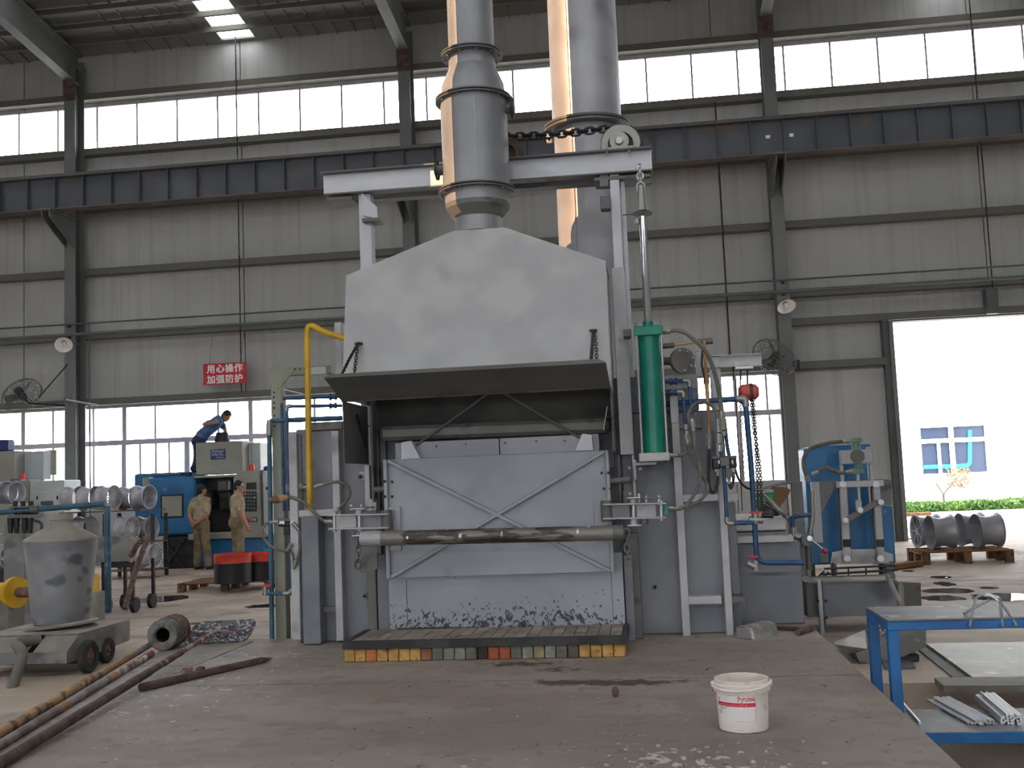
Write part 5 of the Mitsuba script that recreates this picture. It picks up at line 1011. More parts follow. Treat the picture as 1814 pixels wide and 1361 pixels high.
GLY = json.loads('''[[[[[2,-6],[2,-3],[11,10],[15,25],[17,95],[108,95],[108,-4],[104,-9],[97,-11],[77,-11],[74,-3],[75,2],[96,2],[95,25],[67,25],[66,-11],[54,-10],[53,25],[27,25],[23,5],[16,-8],[12,-12],[9,-12]],[[67,39],[96,38],[96,54],[67,54]],[[67,68],[96,67],[96,82],[67,82]],[[29,39],[54,38],[54,54],[29,54]],[[29,68],[54,67],[54,82],[29,82]]]],[[[[89,58],[91,61],[98,64],[102,63],[114,33],[118,18],[117,14],[105,11],[97,40]]],[[[33,5],[34,70],[47,69],[47,4],[79,3],[83,13],[83,27],[87,28],[96,23],[94,3],[88,-7],[77,-10],[51,-10],[43,-9],[36,-5]]],[[[39,90],[39,93],[45,99],[49,99],[75,79],[82,70],[75,62],[72,62],[62,73]]],[[[3,12],[10,34],[14,60],[18,61],[26,59],[27,55],[24,36],[17,9],[13,7]]]],[[[[5,27],[3,39],[17,44],[17,67],[4,67],[4,79],[17,79],[17,103],[28,104],[30,102],[30,79],[41,78],[41,68],[30,66],[31,49],[36,51],[41,50],[41,65],[43,67],[54,67],[54,99],[100,99],[100,68],[113,66],[113,36],[84,35],[83,32],[116,30],[115,19],[93,18],[103,9],[117,3],[118,0],[111,-8],[109,-8],[95,0],[84,10],[83,-11],[72,-12],[70,10],[55,-2],[41,-9],[38,-9],[30,0],[26,-9],[10,-11],[7,1],[17,2],[17,29]],[[90,47],[102,46],[102,56],[90,56]],[[65,80],[88,79],[89,87],[66,88]],[[74,67],[76,65],[77,40],[78,65],[80,67]],[[30,2],[48,8],[61,18],[60,19],[40,19],[39,30],[70,31],[71,35],[42,35],[40,39],[31,36]],[[53,56],[52,46],[64,46],[64,56]]]],[[[[35,52],[36,57],[44,65],[53,80],[62,102],[74,99],[70,84],[117,83],[117,71],[80,71],[80,57],[115,56],[114,45],[80,45],[80,31],[114,31],[116,30],[116,19],[80,18],[80,-11],[78,-12],[67,-11],[67,71],[61,70],[55,58],[45,46],[42,46]]],[[[2,52],[21,77],[32,102],[37,103],[45,100],[43,92],[32,71],[32,-11],[20,-11],[19,-9],[19,50],[17,50],[11,42],[8,42]]]],[[[[67,-9],[67,88],[110,89],[112,87],[112,-7],[111,-9],[99,-9],[99,-1],[80,-1],[78,-10]],[[79,13],[99,13],[98,76],[79,75]]],[[[1,-4],[11,10],[16,25],[21,59],[21,68],[4,69],[4,79],[6,81],[21,81],[21,101],[34,102],[34,81],[61,80],[60,25],[57,-1],[53,-7],[46,-10],[29,-9],[27,3],[44,4],[47,24],[48,67],[35,68],[31,33],[23,5],[11,-12]]]],[[[[45,-8],[44,4],[73,7],[73,19],[51,19],[49,21],[49,55],[73,57],[72,63],[52,64],[52,96],[107,97],[107,63],[87,63],[86,57],[111,55],[111,21],[104,18],[113,5],[118,-8],[109,-13],[106,-12],[103,-5],[47,-9]],[[97,31],[98,44],[86,44],[86,31]],[[86,8],[96,7],[91,15],[92,19],[86,19]],[[64,76],[94,75],[95,84],[65,85]],[[61,32],[73,31],[73,44],[61,44]]],[[[4,30],[8,69],[34,71],[34,85],[6,85],[5,96],[45,97],[46,59],[20,58],[18,50],[19,42],[46,41],[42,1],[40,-5],[35,-10],[14,-11],[10,-1],[12,2],[26,1],[29,3],[32,30]]]],[[[[8,98],[41,99],[49,94],[46,84],[73,84],[74,88],[70,101],[82,103],[88,84],[116,83],[115,71],[76,71],[74,69],[74,56],[109,56],[107,8],[104,-5],[99,-10],[90,-12],[74,-11],[71,-1],[73,2],[90,1],[92,2],[95,20],[95,44],[73,44],[68,21],[59,4],[42,-11],[38,-11],[32,-4],[32,-1],[41,4],[52,17],[60,44],[62,71],[43,71],[42,73],[37,60],[42,54],[47,42],[46,23],[39,16],[24,15],[22,24],[20,24],[20,-11],[8,-11]],[[20,27],[32,27],[35,31],[34,44],[24,58],[32,86],[20,85]]]],[[[[37,-5],[37,-2],[46,11],[50,25],[52,43],[52,83],[78,83],[69,99],[76,103],[81,103],[91,89],[92,83],[113,82],[113,32],[101,31],[99,39],[64,39],[62,18],[54,-3],[47,-12]],[[65,53],[100,52],[100,71],[65,71]]],[[[3,34],[4,40],[18,43],[21,46],[21,66],[6,66],[4,68],[4,77],[5,79],[21,79],[21,103],[31,104],[33,103],[33,79],[47,78],[46,66],[33,66],[33,49],[46,51],[48,40],[33,35],[33,-4],[29,-9],[23,-11],[9,-10],[7,1],[21,3],[21,29],[6,27]]]]]''')
t = thing('safety_sign', 'red hanging sign with two rows of white Chinese characters on the back wall', 'sign'); sy = 22.9
s0, s1 = at(360, 664, sy), at(436.5, 661, sy); sw_, sh_ = np.linalg.norm(s1 - s0), 39.5 * sy / FL
part(t, 'board', B(s0[0], s1[0], sy, sy + .02, s0[2] - sh_ / 2, s0[2] + sh_ / 2, .003), 'sign_red')
cs = sw_ * .93 / 4 * .93; gm = []
for i, ps in enumerate(GLY):
    r, c = divmod(i, 4); ox, oz = s0[0] + sw_ * .085 + c * sw_ * .212, s0[2] + (.035 if r == 0 else -.46) * sh_
    k = cs * .92 / 120
    for rings in ps:
        pg = Polygon(rings[0], rings[1:]).buffer(0)
        if pg.area > 20: pg = pg.buffer(1.2); v, f = plate([g for g in [pg]][0], 0, .006); gm.append((v * [k, 1, k] + [ox, sy - .006, oz + 14 * k], f))
part(t, 'lettering', catm(*gm), 'white', False)
for dx in (.14, .86): part(t, 'hanging_wire', cyl((s0[0] + sw_ * dx, sy + .01, s0[2] + sh_ / 2), (s0[0] + sw_ * dx + .03, 23.1, 5.22), .004), 'grey_steel')
# wall pipes, drop pipe and downpipes
for z, r, m, lab in ((5.505, .020, 'steel_dark', 'thin grey pipe along the whole wall above the thicker one'), (5.265, .036, 'wall_pipe_green', 'thicker grey pipe along the whole wall')):
    t = thing('wall_pipe', lab, 'pipe'); part(t, 'tube', cyl((-28, 22.62, z), (18, 22.62, z), r, n=12), m)
    for x in XC[:-1]: part(t, 'bracket', B(x - .03, x + .03, 22.6, 22.73, z - r - .04, z - r, .003), 'dark_steel')
solo('drop_pipe', cyl((ax(158, 600, 22.66), 22.66, 5.5), (ax(160, 860, 22.66), 22.66, 1.0), .014), 'steel_dark', 'thin pipe dropping past the low window beside the left wall column', 'pipe')
for x, zz in ((JX[3], (3.8, EAVE)), (JX[5], (3.9, 9.6)), (JX[6], (4.7, EAVE))): solo('drop_cable', cyl((x, 23.08, zz[0]), (x, 23.08, zz[1]), .013, n=6), 'dark_steel', {JX[3]: 'dark cable run down the wall right of the red sign', JX[5]: 'dark cable run down the wall left of the right-hand fan', JX[6]: 'dark cable run down the wall above the doorway'}[x], 'cable')

# ------------------------------------------------------------------ stacked wheel rims
AX = np.array([.985, -.17, 0]); sY = 19.7; wr_ = .235
rows = [((131, 883), 0, 'left end of the top row, half behind the blue pipe'), ((159, 883), 0, 'second from left in the top row'), ((191, 882), 1, 'in the middle of the top row, showing its spoked face'), ((229, 883), 0, 'just right of the spoked one in the top row'), ((254, 881), 0, 'at the right end of the top row, open towards the right'),
        ((150, 936), 0, 'in the second row just over the pot shoulder'), ((223, 937), 1, 'in the second row, showing its spoked face'), ((258, 936), 0, 'at the right end of the second row, open towards the right'), ((240, 985), 0, 'at the bottom left, edge on'), ((264, 984), 1, 'at the bottom right of the stack, showing its spoked face')]
for k, (q, s, lab) in enumerate(rows):
    yy = sY - .35 if s else sY + .12; c = at(q[0], q[1], yy); wheel(c, AX if k % 4 else AX + [0, -.03, 0], wr_, .30 if k not in (8,) else .2, 'silver alloy wheel rim ' + lab + (' of the stack' if 'stack' not in lab else ''), 'wheel rims stacked by the blue machine', bool(s))
def plank(px0, px1, py, lab):
    a, b = at(px0, py, sY), at(px1, py, sY); t = thing('rack_plank', lab, 'shelf'); 
    for j in range(3): part(t, 'board', B(a[0], b[0], sY - .3 + .21 * j, sY - .11 + .21 * j, a[2] - .02, a[2], .003), 'wood', False)
plank(118, 281, 908, 'thin wooden rack shelf under the top row of wheel rims'); plank(196, 284, 961, 'thin wooden rack shelf under the second row of wheel rims'); plank(196, 288, 1010, 'low wooden rack shelf under the bottom wheel rims')
t = thing('wheel_rack', 'dark steel rack frame carrying the stacked wheel rims', 'rack')
for q in (125, 197, 281):
    for dy in (-.27, .3): part(t, 'upright', B(ax(q, 950, sY) - .03, ax(q, 950, sY) + .03, sY + dy, sY + dy + .05, 0, az(q, 908, sY) - .022, .003), 'dark_steel')
for k, (q, yy, lab) in enumerate((((5, 873), 20.6, 'pale wheel rim lying on the far-left beige machine, outermost'), ((22, 874), 20.7, 'pale wheel rim lying on the far-left beige machine, inner one'), ((12, 988), 17.5, 'wheel rim low at the far left, behind the yellow motor'), ((30, 985), 17.6, 'wheel rim low at the far left, right one behind the yellow motor'), ((2, 968), 17.2, 'wheel rim low at the far left, cut by the picture edge'), ((44, 985), 18.2, 'wheel rim low at left, half behind the pot'))):
    wheel(at(*q, yy), (.95, -.3, 0), .235 if k < 2 else .24, .26, 'silver ' + lab, 'loose wheel rims at far left', k == 9)
solo('wheel_bench', B(ax(-30, 920, 20.6), ax(37, 920, 20.6), 20.3, 21.0, 0, az(10, 893, 20.6), .01), 'beige', 'beige bench under the pale wheel rims at far left', 'bench')
solo('rim_stand', B(ax(-30, 1010, 17.5), ax(60, 1010, 17.5), 17.2, 18.6, 0, az(10, 1012, 17.6), .01), 'dark_steel', 'low dark stand under the far-left wheel rims', 'stand')

# ------------------------------------------------------------------ drums on a pallet
dp = (gr(322, 1048) + gr(476, 1046)) / 2; board_pallet((dp[0], dp[1] + .45), (1, .02), np.linalg.norm(gr(476, 1046) - gr(322, 1048)), 1.0, 'worn wooden pallet under the red and black drums', 'wood', 6, .14)
for (x0, x1, yy, lab) in ((379, 446, 16.25, 'open-topped black drum with a red band, left on the pallet'), (430, 492, 16.75, 'open-topped black drum with a red band, right and behind')):
    t = thing('half_drum', lab, 'drum'); c = at((x0 + x1) / 2, 1000, yy); r = (x1 - x0) / 2 * yy / FL; h = az(410, 981, yy) - .145
    part(t, 'shell', lathe([(0, 0), (r, 0), (r + .006, .01), (r, .02), (r, h * .65), (r + .006, h * .67), (r, h * .69)], 40, (c[0], yy + .0, .145)), 'black'); part(t, 'red_band', lathe([(r + .001, h * .69), (r + .001, h - .01), (r + .008, h), (r - .004, h + .002), (r - .006, h * .7), (0, h * .69)], 40, (c[0], yy, .145)), 'orange_red')

# ------------------------------------------------------------------ melting pot on its cart
pY = 9.55; pX = ax(108, 1010, pY)
t = thing('transfer_pot', 'big dusty grey conical-lidded metal pot standing on the low cart', 'pot'); ps_ = pY / FL
def pz(py): return az(108, py, pY)
z0_ = pz(1102)
part(t, 'body', lathe([(0, z0_), (48.5 * ps_, z0_), (50 * ps_, z0_ + .02), (65 * ps_, pz(957)), (64.5 * ps_, pz(955))], 56, (pX, pY, 0)), 'pot_grey')
part(t, 'cone_lid', lathe([(65.5 * ps_, pz(957)), (64 * ps_, pz(953)), (22 * ps_, pz(930)), (20.5 * ps_, pz(927))], 56, (pX, pY, 0)), 'dusty', 25)
part(t, 'neck', lathe([(20.5 * ps_, pz(931)), (20.5 * ps_, pz(922)), (22 * ps_, pz(921)), (21.5 * ps_, pz(911)), (19 * ps_, pz(911)), (0, pz(915))], 40, (pX, pY, 0)), 'dusty', 25)
v, f = lathe([(0, 0), (64 * ps_, 0), (65 * ps_, .018), (50 * ps_, .028), (0, .028)], 48, (0, 0, 0)); part(t, 'base_flange', xf((v, f), rotm((0, 1, 0), -4), (pX + .01, pY, z0_ - .03)), 'dusty', 25)
part(t, 'base_flange', lathe([(0, 0), (64 * ps_, 0), (64 * ps_, .016), (0, .016)], 48, (pX, pY, z0_ - .062)), 'dusty', 25)
t = thing('pot_cart', 'low grey steel cart with small wheels and a sloped front, carrying the pot', 'cart'); cx1 = ax(118, 1160, 8.95); cx0 = cx1 - .95; cy0, cy1 = 8.95, 10.0; cb, ct = az(118, 1176, 8.95), z0_ - .066
pr_ = [(cy0, cb), (cy0, cb + .10), (cy0 + .22, ct), (cy1 + .1, ct), (cy1 + .1, cb + .03), (cy0 + .4, cb)]
part(t, 'side_plate', plateyz(pr_, cx1 - .01, .01), 'cart_grey', False); part(t, 'side_plate', plateyz(pr_, cx0, .01), 'cart_grey', False)
part(t, 'front_lip', B(cx0 + .01, cx1 - .01, cy0, cy0 + .01, cb, cb + .10, .002), 'cart_grey')
def slope(x0, x1): return hull([(x, y + dy, z) for x in (x0, x1) for y, z in ((cy0, cb + .10), (cy0 + .22, ct)) for dy in (0, .012)])
xm_ = cx1 - .35
part(t, 'front_slope', slope(cx0 + .01, xm_ - .03), 'dusty', False); part(t, 'front_slope', slope(xm_ + .03, cx1 - .01), 'dusty', False)
part(t, 'deck', B(cx0 - .01, cx1, cy0 + .2, cy1 + .1, ct - .001, ct + .008, .002), 'dusty'); part(t, 'rear_plate', B(cx0 + .01, cx1 - .01, cy1 + .09, cy1 + .1, cb + .03, ct - .002, .002), 'cart_grey')
part(t, 'axle', cyl((cx0 + .02, cy0 + .22, .10), (cx1 + .04, cy0 + .22, .10), .02), 'dark_steel'); part(t, 'axle_beam', B(cx0 + .05, cx1 + .02, cy0 + .19, cy0 + .25, .11, cb + .005, .003), 'black')
for k, (x, y, r) in enumerate(((cx1 + .09, cy0 + .20, .145), (cx0 + .04, cy0 + .20, .145), (cx1 - .02, cy0 + .72, .12), (cx0 + .04, cy1 - .1, .10))):
    w = part(t, 'wheel', lathe([(r * .5, -.03), (r * .9, -.035), (r, -.02), (r, .02), (r * .9, .035), (r * .5, .03)], 32, (x, y, r + .001), (1, 0, 0), True), 'rubber'); part(w, 'hub', catm(lathe([(0, -.02), (r * .52, -.02), (r * .52, .02), (0, .02)], 24, (x, y, r + .001), (1, 0, 0)), cyl((x - .05, y, r), (x + .045, y, r), .018)), 'rust')
part(t, 'drawbar', hose([(xm_ + .0, cy0 + .16, ct - .03), (xm_ - .10, cy0 - .02, ct - .04), at(40, 1158, 8.75), at(28, 1200, 8.6), at(8, 1250, 8.4), at(-20, 1290, 8.3)], .046, 12), 'plate_brown')
# gear behind the pot
t = thing('tipping_hopper', 'pale grey tipping hopper box standing behind the pot', 'hopper'); hY2 = 13.6
part(t, 'front', pbox(160, 951, 229, 996, hY2, .02, .003), 'cart_grey'); part(t, 'box', hull([p for p in W([(163, 952), (227, 951), (226, 994), (164, 996)], hY2 + .02)] + W([(175, 953), (248, 953), (240, 985), (178, 990)], hY2 + .9)), 'cart_grey')
part(t, 'side_door', hull([p + np.array([0, d, 0]) for d in (0, .0)  for p in W([(229, 952), (228, 996)], hY2)] + W([(245, 965), (240, 1000)], hY2 + .3) + W([(231, 952), (231, 996)], hY2 + .02)), 'dusty')
part(t, 'under_frame', catm(B(ax(168, 1010, hY2), ax(228, 1010, hY2), hY2 + .15, hY2 + .2, az(190, 1008, hY2), az(190, 997, hY2), .01), *[B(ax(q, 1010, hY2) - .02, ax(q, 1010, hY2) + .02, hY2 + dy, hY2 + dy + .04, .05, az(190, 998, hY2)) for q in (172, 224) for dy in (.15, .75)], *[cyl((x, y, .1), (x + .06, y, .1), .1, n=20) for x in (ax(172, 1020, hY2), ax(222, 1020, hY2)) for y in (hY2 + .2, hY2 + .7)]), 'black')
part(t, 'drawbar', hose(W([(232, 985, 13.4), (244, 965, 13.3), (262, 952, 13.2), (256, 968, 13.1), (244, 1000, 12.9), (232, 1040, 12.6), (221, 1078, 12.35)], None), .035, 10), 'rust')
t = thing('air_manifold', 'black valve manifold with hanging bowls on the blue pipe at far left', 'manifold'); mY = 12.3
part(t, 'plate', pbox(12, 912, 62, 918, mY, .2, .006), 'grey_steel'); part(t, 'upper_plate', pbox(16, 897, 66, 900, mY, .15, .004), 'grey_steel')
for q in (22, 36, 50): part(t, 'regulator', catm(pbox(q, 900, q + 10, 912, mY + .02, .12, .02), cyl(at(q + 5, 898, mY + .08), at(q + 5, 888, mY + .08), .03, n=14)), 'black')
for q in (15, 26, 40, 50): part(t, 'bowl', cyl(at(q + 4, 918, mY + .08), at(q + 4, 945, mY + .08), .042, .03, 16), 'black')
part(t, 'coupling', cyl(at(56, 903, mY + .05), at(70, 902, mY + .05), .05, n=16), 'grey_steel'); part(t, 'hose', hose(W([(58, 922), (70, 925), (74, 934), (68, 948), (62, 955)], mY + .05), .016), 'hose_black')
part(t, 'stand', B(ax(-20, 960, mY), ax(18, 960, mY), mY + .3, mY + .5, 0, az(20, 930, mY), .01), 'cart_grey')
pipe([(-20, 910), (72, 902), (132, 897), (187, 893)], .034, 'pipe_teal', 'long teal pipe running in from the left edge above the pot', 12.35)
pipe([(190, 897), (192, 1086)], .040, 'pipe_teal', 'teal standpipe on the floor right of the pot', 12.4)
t = thing('yellow_motor', 'mustard yellow flanged motor low behind the pot at far left', 'motor'); yY = 12.0; c = at(24, 1050, yY)
part(t, 'flange', cyl(c, c + [.06, -.02, 0], .185, n=32), 'pipe_yellow'); part(t, 'body', cyl(c + [-.45, .1, 0], c, .12, n=26), 'pipe_yellow'); part(t, 'shaft_box', cyl(c + [.05, 0, 0], c + [.24, -.04, .0], .06, n=16), 'rust'); part(t, 'foot', B(c[0] - .4, c[0] + .02, yY - .12, yY + .2, 0, c[2] - .09, .01), 'plate_brown')
t = thing('yellow_pump', 'small mustard yellow pump housing behind the right side of the pot', 'pump'); part(t, 'body', hull(W([(163, 1016), (170, 1016), (177, 1022), (176, 1048), (162, 1048)], 12.2) + W([(163, 1016), (172, 1016), (176, 1048), (162, 1048)], 12.5)), 'pipe_yellow'); part(t, 'base', cyl(at(172, 1068, 12.1) * [1, 1, 0], at(172, 1048, 12.1), .085, n=20), 'dusty')
solo('floor_kerb', beam(gr(-30, 1080) + [0, 0, .03], gr(62, 1072) + [0, 0, .03], .10, .06, .01), 'plate_brown', 'low kerb strip on the floor under the yellow motor', 'kerb')
solo('floor_tube', sweep(spline([gr(-10, 1180) + [0, .3, .1], gr(-40, 1150) + [0, 0, .1]], 8), .1, 12), 'rubber', 'dark round tyre edge just inside the left picture edge', 'tyre')

# ================================================================== PEOPLE
def S(p, r, n=20): return mf.Manifold.sphere(float(r), n).translate(tuple(float(x) for x in p))
def limb(*pr): 
    out = None
    for (p, r), (q, s) in zip(pr[:-1], pr[1:]):
        m = mf.Manifold.batch_hull([S(p, r), S(q, s)]); out = m if out is None else out + m
    return out
def blob(*pr): return mf.Manifold.batch_hull([S(p, r) for p, r in pr])
def soft(m, L, it=8, wr=0, seed=0):
    m = m.refine_to_length(L); q = m.to_mesh(); tm_ = trimesh.Trimesh(np.array(q.vert_properties[:, :3], float), np.array(q.tri_verts), process=True); trimesh.smoothing.filter_taubin(tm_, iterations=it)
    if wr: tm_.vertices += tm_.vertex_normals * ((meshkit.fbm(tm_.vertices * [11, 11, 7], 3, seed) - .5) * 2 * wr)[:, None]
    return np.array(tm_.vertices), np.array(tm_.faces)
def hand(w, d, side, curl=.5):
    """palm, four fingers and thumb; d points from the wrist to the fingers, side to the thumb"""
    w, d, side = (np.asarray(k, float) for k in (w, d, side)); d = d / np.linalg.norm(d); side = side - d * (side @ d); side /= np.linalg.norm(side); nn = np.cross(d, side)
    m = blob((w, .026), (w + d * .075 + side * .026, .016), (w + d * .075 - side * .028, .015))
    for k, L in enumerate((.066, .074, .07, .056)):
        b = w + d * .078 + side * (.028 - .019 * k); k1 = b + (d * math.cos(curl) + nn * math.sin(curl)) * L * .5; k2 = k1 + (d * math.cos(2.2 * curl) + nn * math.sin(2.2 * curl)) * L * .5
        m = m + limb((b, .0098), (k1, .009), (k2, .0078))
    b = w + d * .02 + side * .024; k1 = b + (d * .6 + side * .8) * .04; k2 = k1 + (d * .9 + side * .3 + nn * .3) * .03
    return m + limb((b, .013), (k1, .0105), (k2, .009))
def person(lab, J, fwd, hfwd, hup, top_m, leg_m, belt=True, feet=True, sleeve=.75):
    t = thing('person', lab, 'person'); A = {k: np.asarray(v, float) for k, v in J.items()}; f = np.asarray(fwd, float); f /= np.linalg.norm(f)
    hf = np.asarray(hfwd, float); hf /= np.linalg.norm(hf); hu = np.asarray(hup, float); hu = hu - hf * (hu @ hf); hu /= np.linalg.norm(hu); hs = np.cross(hf, hu)
    hd_ = A['head']; torso = lambda e: blob((A['shL'] * .86 + A['shR'] * .14, .066 + e), (A['shR'] * .86 + A['shL'] * .14, .066 + e), (A['chest'] + f * .035, .105 + e)) + blob((A['chest'] + f * .03, .108 + e), ((A['shL'] + A['chest']) / 2, .08 + e), ((A['shR'] + A['chest']) / 2, .08 + e), (A['waist'] + (A['hipL'] - A['hipR']) * .25, .098 + e), (A['waist'] - (A['hipL'] - A['hipR']) * .25, .098 + e))
    pel = lambda e: blob((A['waist'], .105 + e), (A['hipL'] * 1.0, .098 + e), (A['hipR'] * 1.0, .098 + e)) + blob((A['waist'] + (A['hipL'] - A['hipR']) * .25, .095 + e), (A['hipL'] - f * .03, .1 + e), (A['hipR'] - f * .03, .1 + e))
    skull = blob((hd_ + hu * .03 - hf * .012, .088), (hd_ + hf * .028 - hu * .055, .056), (hd_ - hu * .05 + hf * .012, .06)) + blob((hd_ + hf * .082 + hu * .018, .010), (hd_ + hf * .102 - hu * .012, .012), (hd_ + hf * .078 - hu * .018, .016))
    skull = skull + blob((hd_ + hf * .075 - hu * .047, .013), (hd_ + hf * .072 - hu * .058, .014))
    for s in (-1, 1): skull = skull + blob((hd_ + hs * s * .086 - hf * .005 + hu * .01, .016), (hd_ + hs * s * .08 - hf * .002 - hu * .022, .012))
    m = torso(0) + pel(0) + skull + limb((A['neck'], .06), (hd_ - hu * .05 - hf * .01, .052))
    for s in 'LR':
        m = m + limb((A['sh' + s], .058), (A['el' + s], .043), (A['wr' + s], .029)) + hand(A['wr' + s], A['hd' + s] - A['wr' + s], A['th' + s], J.get('curl', .5) if not isinstance(J.get('curl'), np.ndarray) else .5)
        m = m + limb((A['hip' + s], .09), (A['kn' + s], .058), (A['an' + s], .042))
    body = soft(m, .026, 6); put(t, body, 'skin', True)
    sh = torso(.020) + limb((A['neck'] - (A['neck'] - A['chest']) * .3, .075), (A['neck'] + (hd_ - A['neck']) * .12, .066))
    sh = sh + blob((A['waist'], .128), (A['waist'] + (A['waist'] - A['chest']) * .28 + (A['hipL'] - A['hipR']) * .28, .122), (A['waist'] + (A['waist'] - A['chest']) * .28 - (A['hipL'] - A['hipR']) * .28, .122))
    for s in 'LR':
        e = A['sh' + s] + (A['el' + s] - A['sh' + s]) * sleeve; sh = sh + limb((A['sh' + s], .072), (e, .068))
    part(t, 'shirt', soft(sh, .026, 5, .011, 3), top_m, True); tr_ = pel(.022)
    for s in 'LR': tr_ = tr_ + limb((A['hip' + s], .108), (A['kn' + s], .083), (A['an' + s] + (A['kn' + s] - A['an' + s]) * .08, .075))
    part(t, 'trousers', soft(tr_, .028, 5, .012, 5), leg_m, True)
    part(t, 'collar', lathe([(.066, -.012), (.07, .02), (.062, .024)], 20, A['neck'] + (hd_ - A['neck']) * .1, hd_ - A['neck']), top_m, True)
    if feet:
        for s in 'LR':
            g = A.get('toe' + s, A['an' + s] + f * .16); z = A['an' + s][2] - .075
            part(t, 'shoe', soft(blob((A['an' + s] - [0, 0, .01], .048), (A['an' + s] * [1, 1, 0] + [0, 0, z + .04] - f * .03, .04), ((g) * [1, 1, 0] + [0, 0, z + .035], .035)), .02, 4), 'shoe', True)
    hr = blob((hd_ + hu * .042 - hf * .018, .094), (hd_ - hf * .045 - hu * .02, .07)) - mf.Manifold.batch_hull([S(hd_ + hf * (.11 + .1 * k) + hu * j, .075) for k in (0, 1) for j in (-.14, .02)])
    part(t, 'hair', soft(hr, .018, 4, .004, 8), 'hair', True)
    for s in (-1, 1): part(t, 'eye', lathe([(0, -.009), (.009, 0), (0, .009)], 8, hd_ + hf * .079 + hs * s * .032 + hu * .012, hf), 'hair', True)
    return t
def stand(cx, cy, rot, H=1.73):
    """standing joints: x right of the person, y behind -> world; rot = direction the body faces (degrees from +X)"""
    a = math.radians(rot); f = np.array([math.cos(a), math.sin(a), 0]); l = np.array([-f[1], f[0], 0]); o = np.array([cx, cy, 0.0]); k = H / 1.73
    P = lambda x, y, z: o + (l * x + f * y) * k + np.array([0, 0, z * k])
    J = dict(head=P(0, .03, 1.62), neck=P(0, -.0, 1.47), chest=P(0, .0, 1.28), waist=P(0, .0, 1.05), shL=P(.19, -.0, 1.41), shR=P(-.19, -.0, 1.41), hipL=P(.09, 0, .93), hipR=P(-.09, 0, .93), knL=P(.10, .02, .50), knR=P(-.10, .02, .50), anL=P(.11, -.02, .085), anR=P(-.11, -.02, .085))
    return J, P, f, l
g1 = gr(357, 1010); J, P, f, l = stand(g1[0], g1[1], 66)
J.update(elL=P(.265, -.06, 1.13), wrL=P(.06, -.19, .99), hdL=P(-.04, -.19, .93), thL=[0, 0, 1], elR=P(-.265, -.06, 1.13), wrR=P(-.06, -.20, .95), hdR=P(.04, -.215, .90), thR=[0, 0, 1], knR=P(-.12, .03, .5), anR=P(-.15, .05, .085), head=P(-.01, .03, 1.62))
person('person in khaki standing with hands clasped behind the back, left one by the blue machine', J, f, (.75, .66, -.02), (0, 0, 1), 'khaki', 'khaki_dark')
g2 = np.array([ax(421, 960, 20.3), 20.3, 0.0]); J, P, f, l = stand(g2[0], g2[1], 40, 1.76)
J.update(elL=P(.23, .06, 1.13), wrL=P(.15, .24, 1.02), hdL=P(.10, .32, .98), thL=[0, 0, 1], elR=P(-.25, -.01, 1.12), wrR=P(-.27, .10, .87), hdR=P(-.27, .14, .77), thR=f, head=P(0, .05, 1.63))
person('person in khaki looking right beside the machine controls, right one', J, f, (.98, -.12, -.05), (0, 0, 1), 'khaki', 'khaki_dark')
yb_ = 22.02
J = {k: at(q[0], q[1], yb_ + (q[2] if len(q) > 2 else 0)) for k, q in dict(head=(401, 738), neck=(392, 745), chest=(379, 751), waist=(362, 768), shL=(386, 742, .16), shR=(388, 746, -.16), elL=(398, 760, .2), wrL=(401, 772, .05), hdL=(403, 779, 0), elR=(362, 752, -.24), wrR=(380, 749, -.30), hdR=(388, 747, -.32), hipL=(351, 784, .09), hipR=(352, 785, -.09), knL=(349, 817, .1), knR=(351, 819, -.08), anL=(345, 846, .12), anR=(343, 846, -.05)).items()}
J.update(thL=[1, 0, 0], thR=[0, 0, 1])
for s in 'LR': J['an' + s][2] = max(J['an' + s][2], az(344, 838, Y + .4) + .08)
person('person in blue shirt and navy trousers stooping over the beige tank on the machine', J, (.75, -.1, -.55), (.72, -.25, -.65), (.65, -.05, .75), 'work_blue', 'navy')
part(lt, 'service_step', B(ax(330, 838, Y + .4), ax(347, 838, Y + .4), Y + .1, Y + .9, az(340, 842, Y + .3), J['anL'][2] - .075, .006), 'dark_steel')

# ================================================================== BRICK HEARTH, FOREGROUND THINGS, OUTSIDE
hx0, hx1, hy0, hy1, hzt = ax(608, 1172, 7.9), ax(1108, 1165, 7.9), 7.90, 8.56, ZS + .155
hb = thing('brick_hearth', 'low brick hearth table with a dark steel edge in front of the furnace', 'hearth')
cols = ['yellow', 'yellow', 'orange', 'yellow', 'yellow', 'yellow', 'yellow', 'brown', 'grey', 'palegrey', 'palegrey', 'grey', 'dark', 'red', 'red', 'grey', 'palegrey', 'ygrey', 'palegrey', 'grey', 'gdark', 'yellow', 'yellow', 'yellow', 'yellow']
for nm, c in dict(yellow=(188, 148, 84), orange=(184, 112, 68), brown=(132, 92, 74), grey=(112, 112, 104), palegrey=(142, 140, 132), dark=(74, 66, 56), red=(164, 88, 62), ygrey=(148, 138, 104), gdark=(100, 92, 80)).items():
    mat('brick_' + nm, blotch(c, tuple(int(k * .86) for k in c), 14, c=tuple(int(k * .6 + 20) for k in c), cl=.66, ch=.74, cs=30), 0.9, bump=(lambda p, n, uv: fbm(p.x * 70, p.y * 70, p.z * 70, 3), 0.002))
r2 = random.Random(3); bw = (hx1 - hx0) / 25
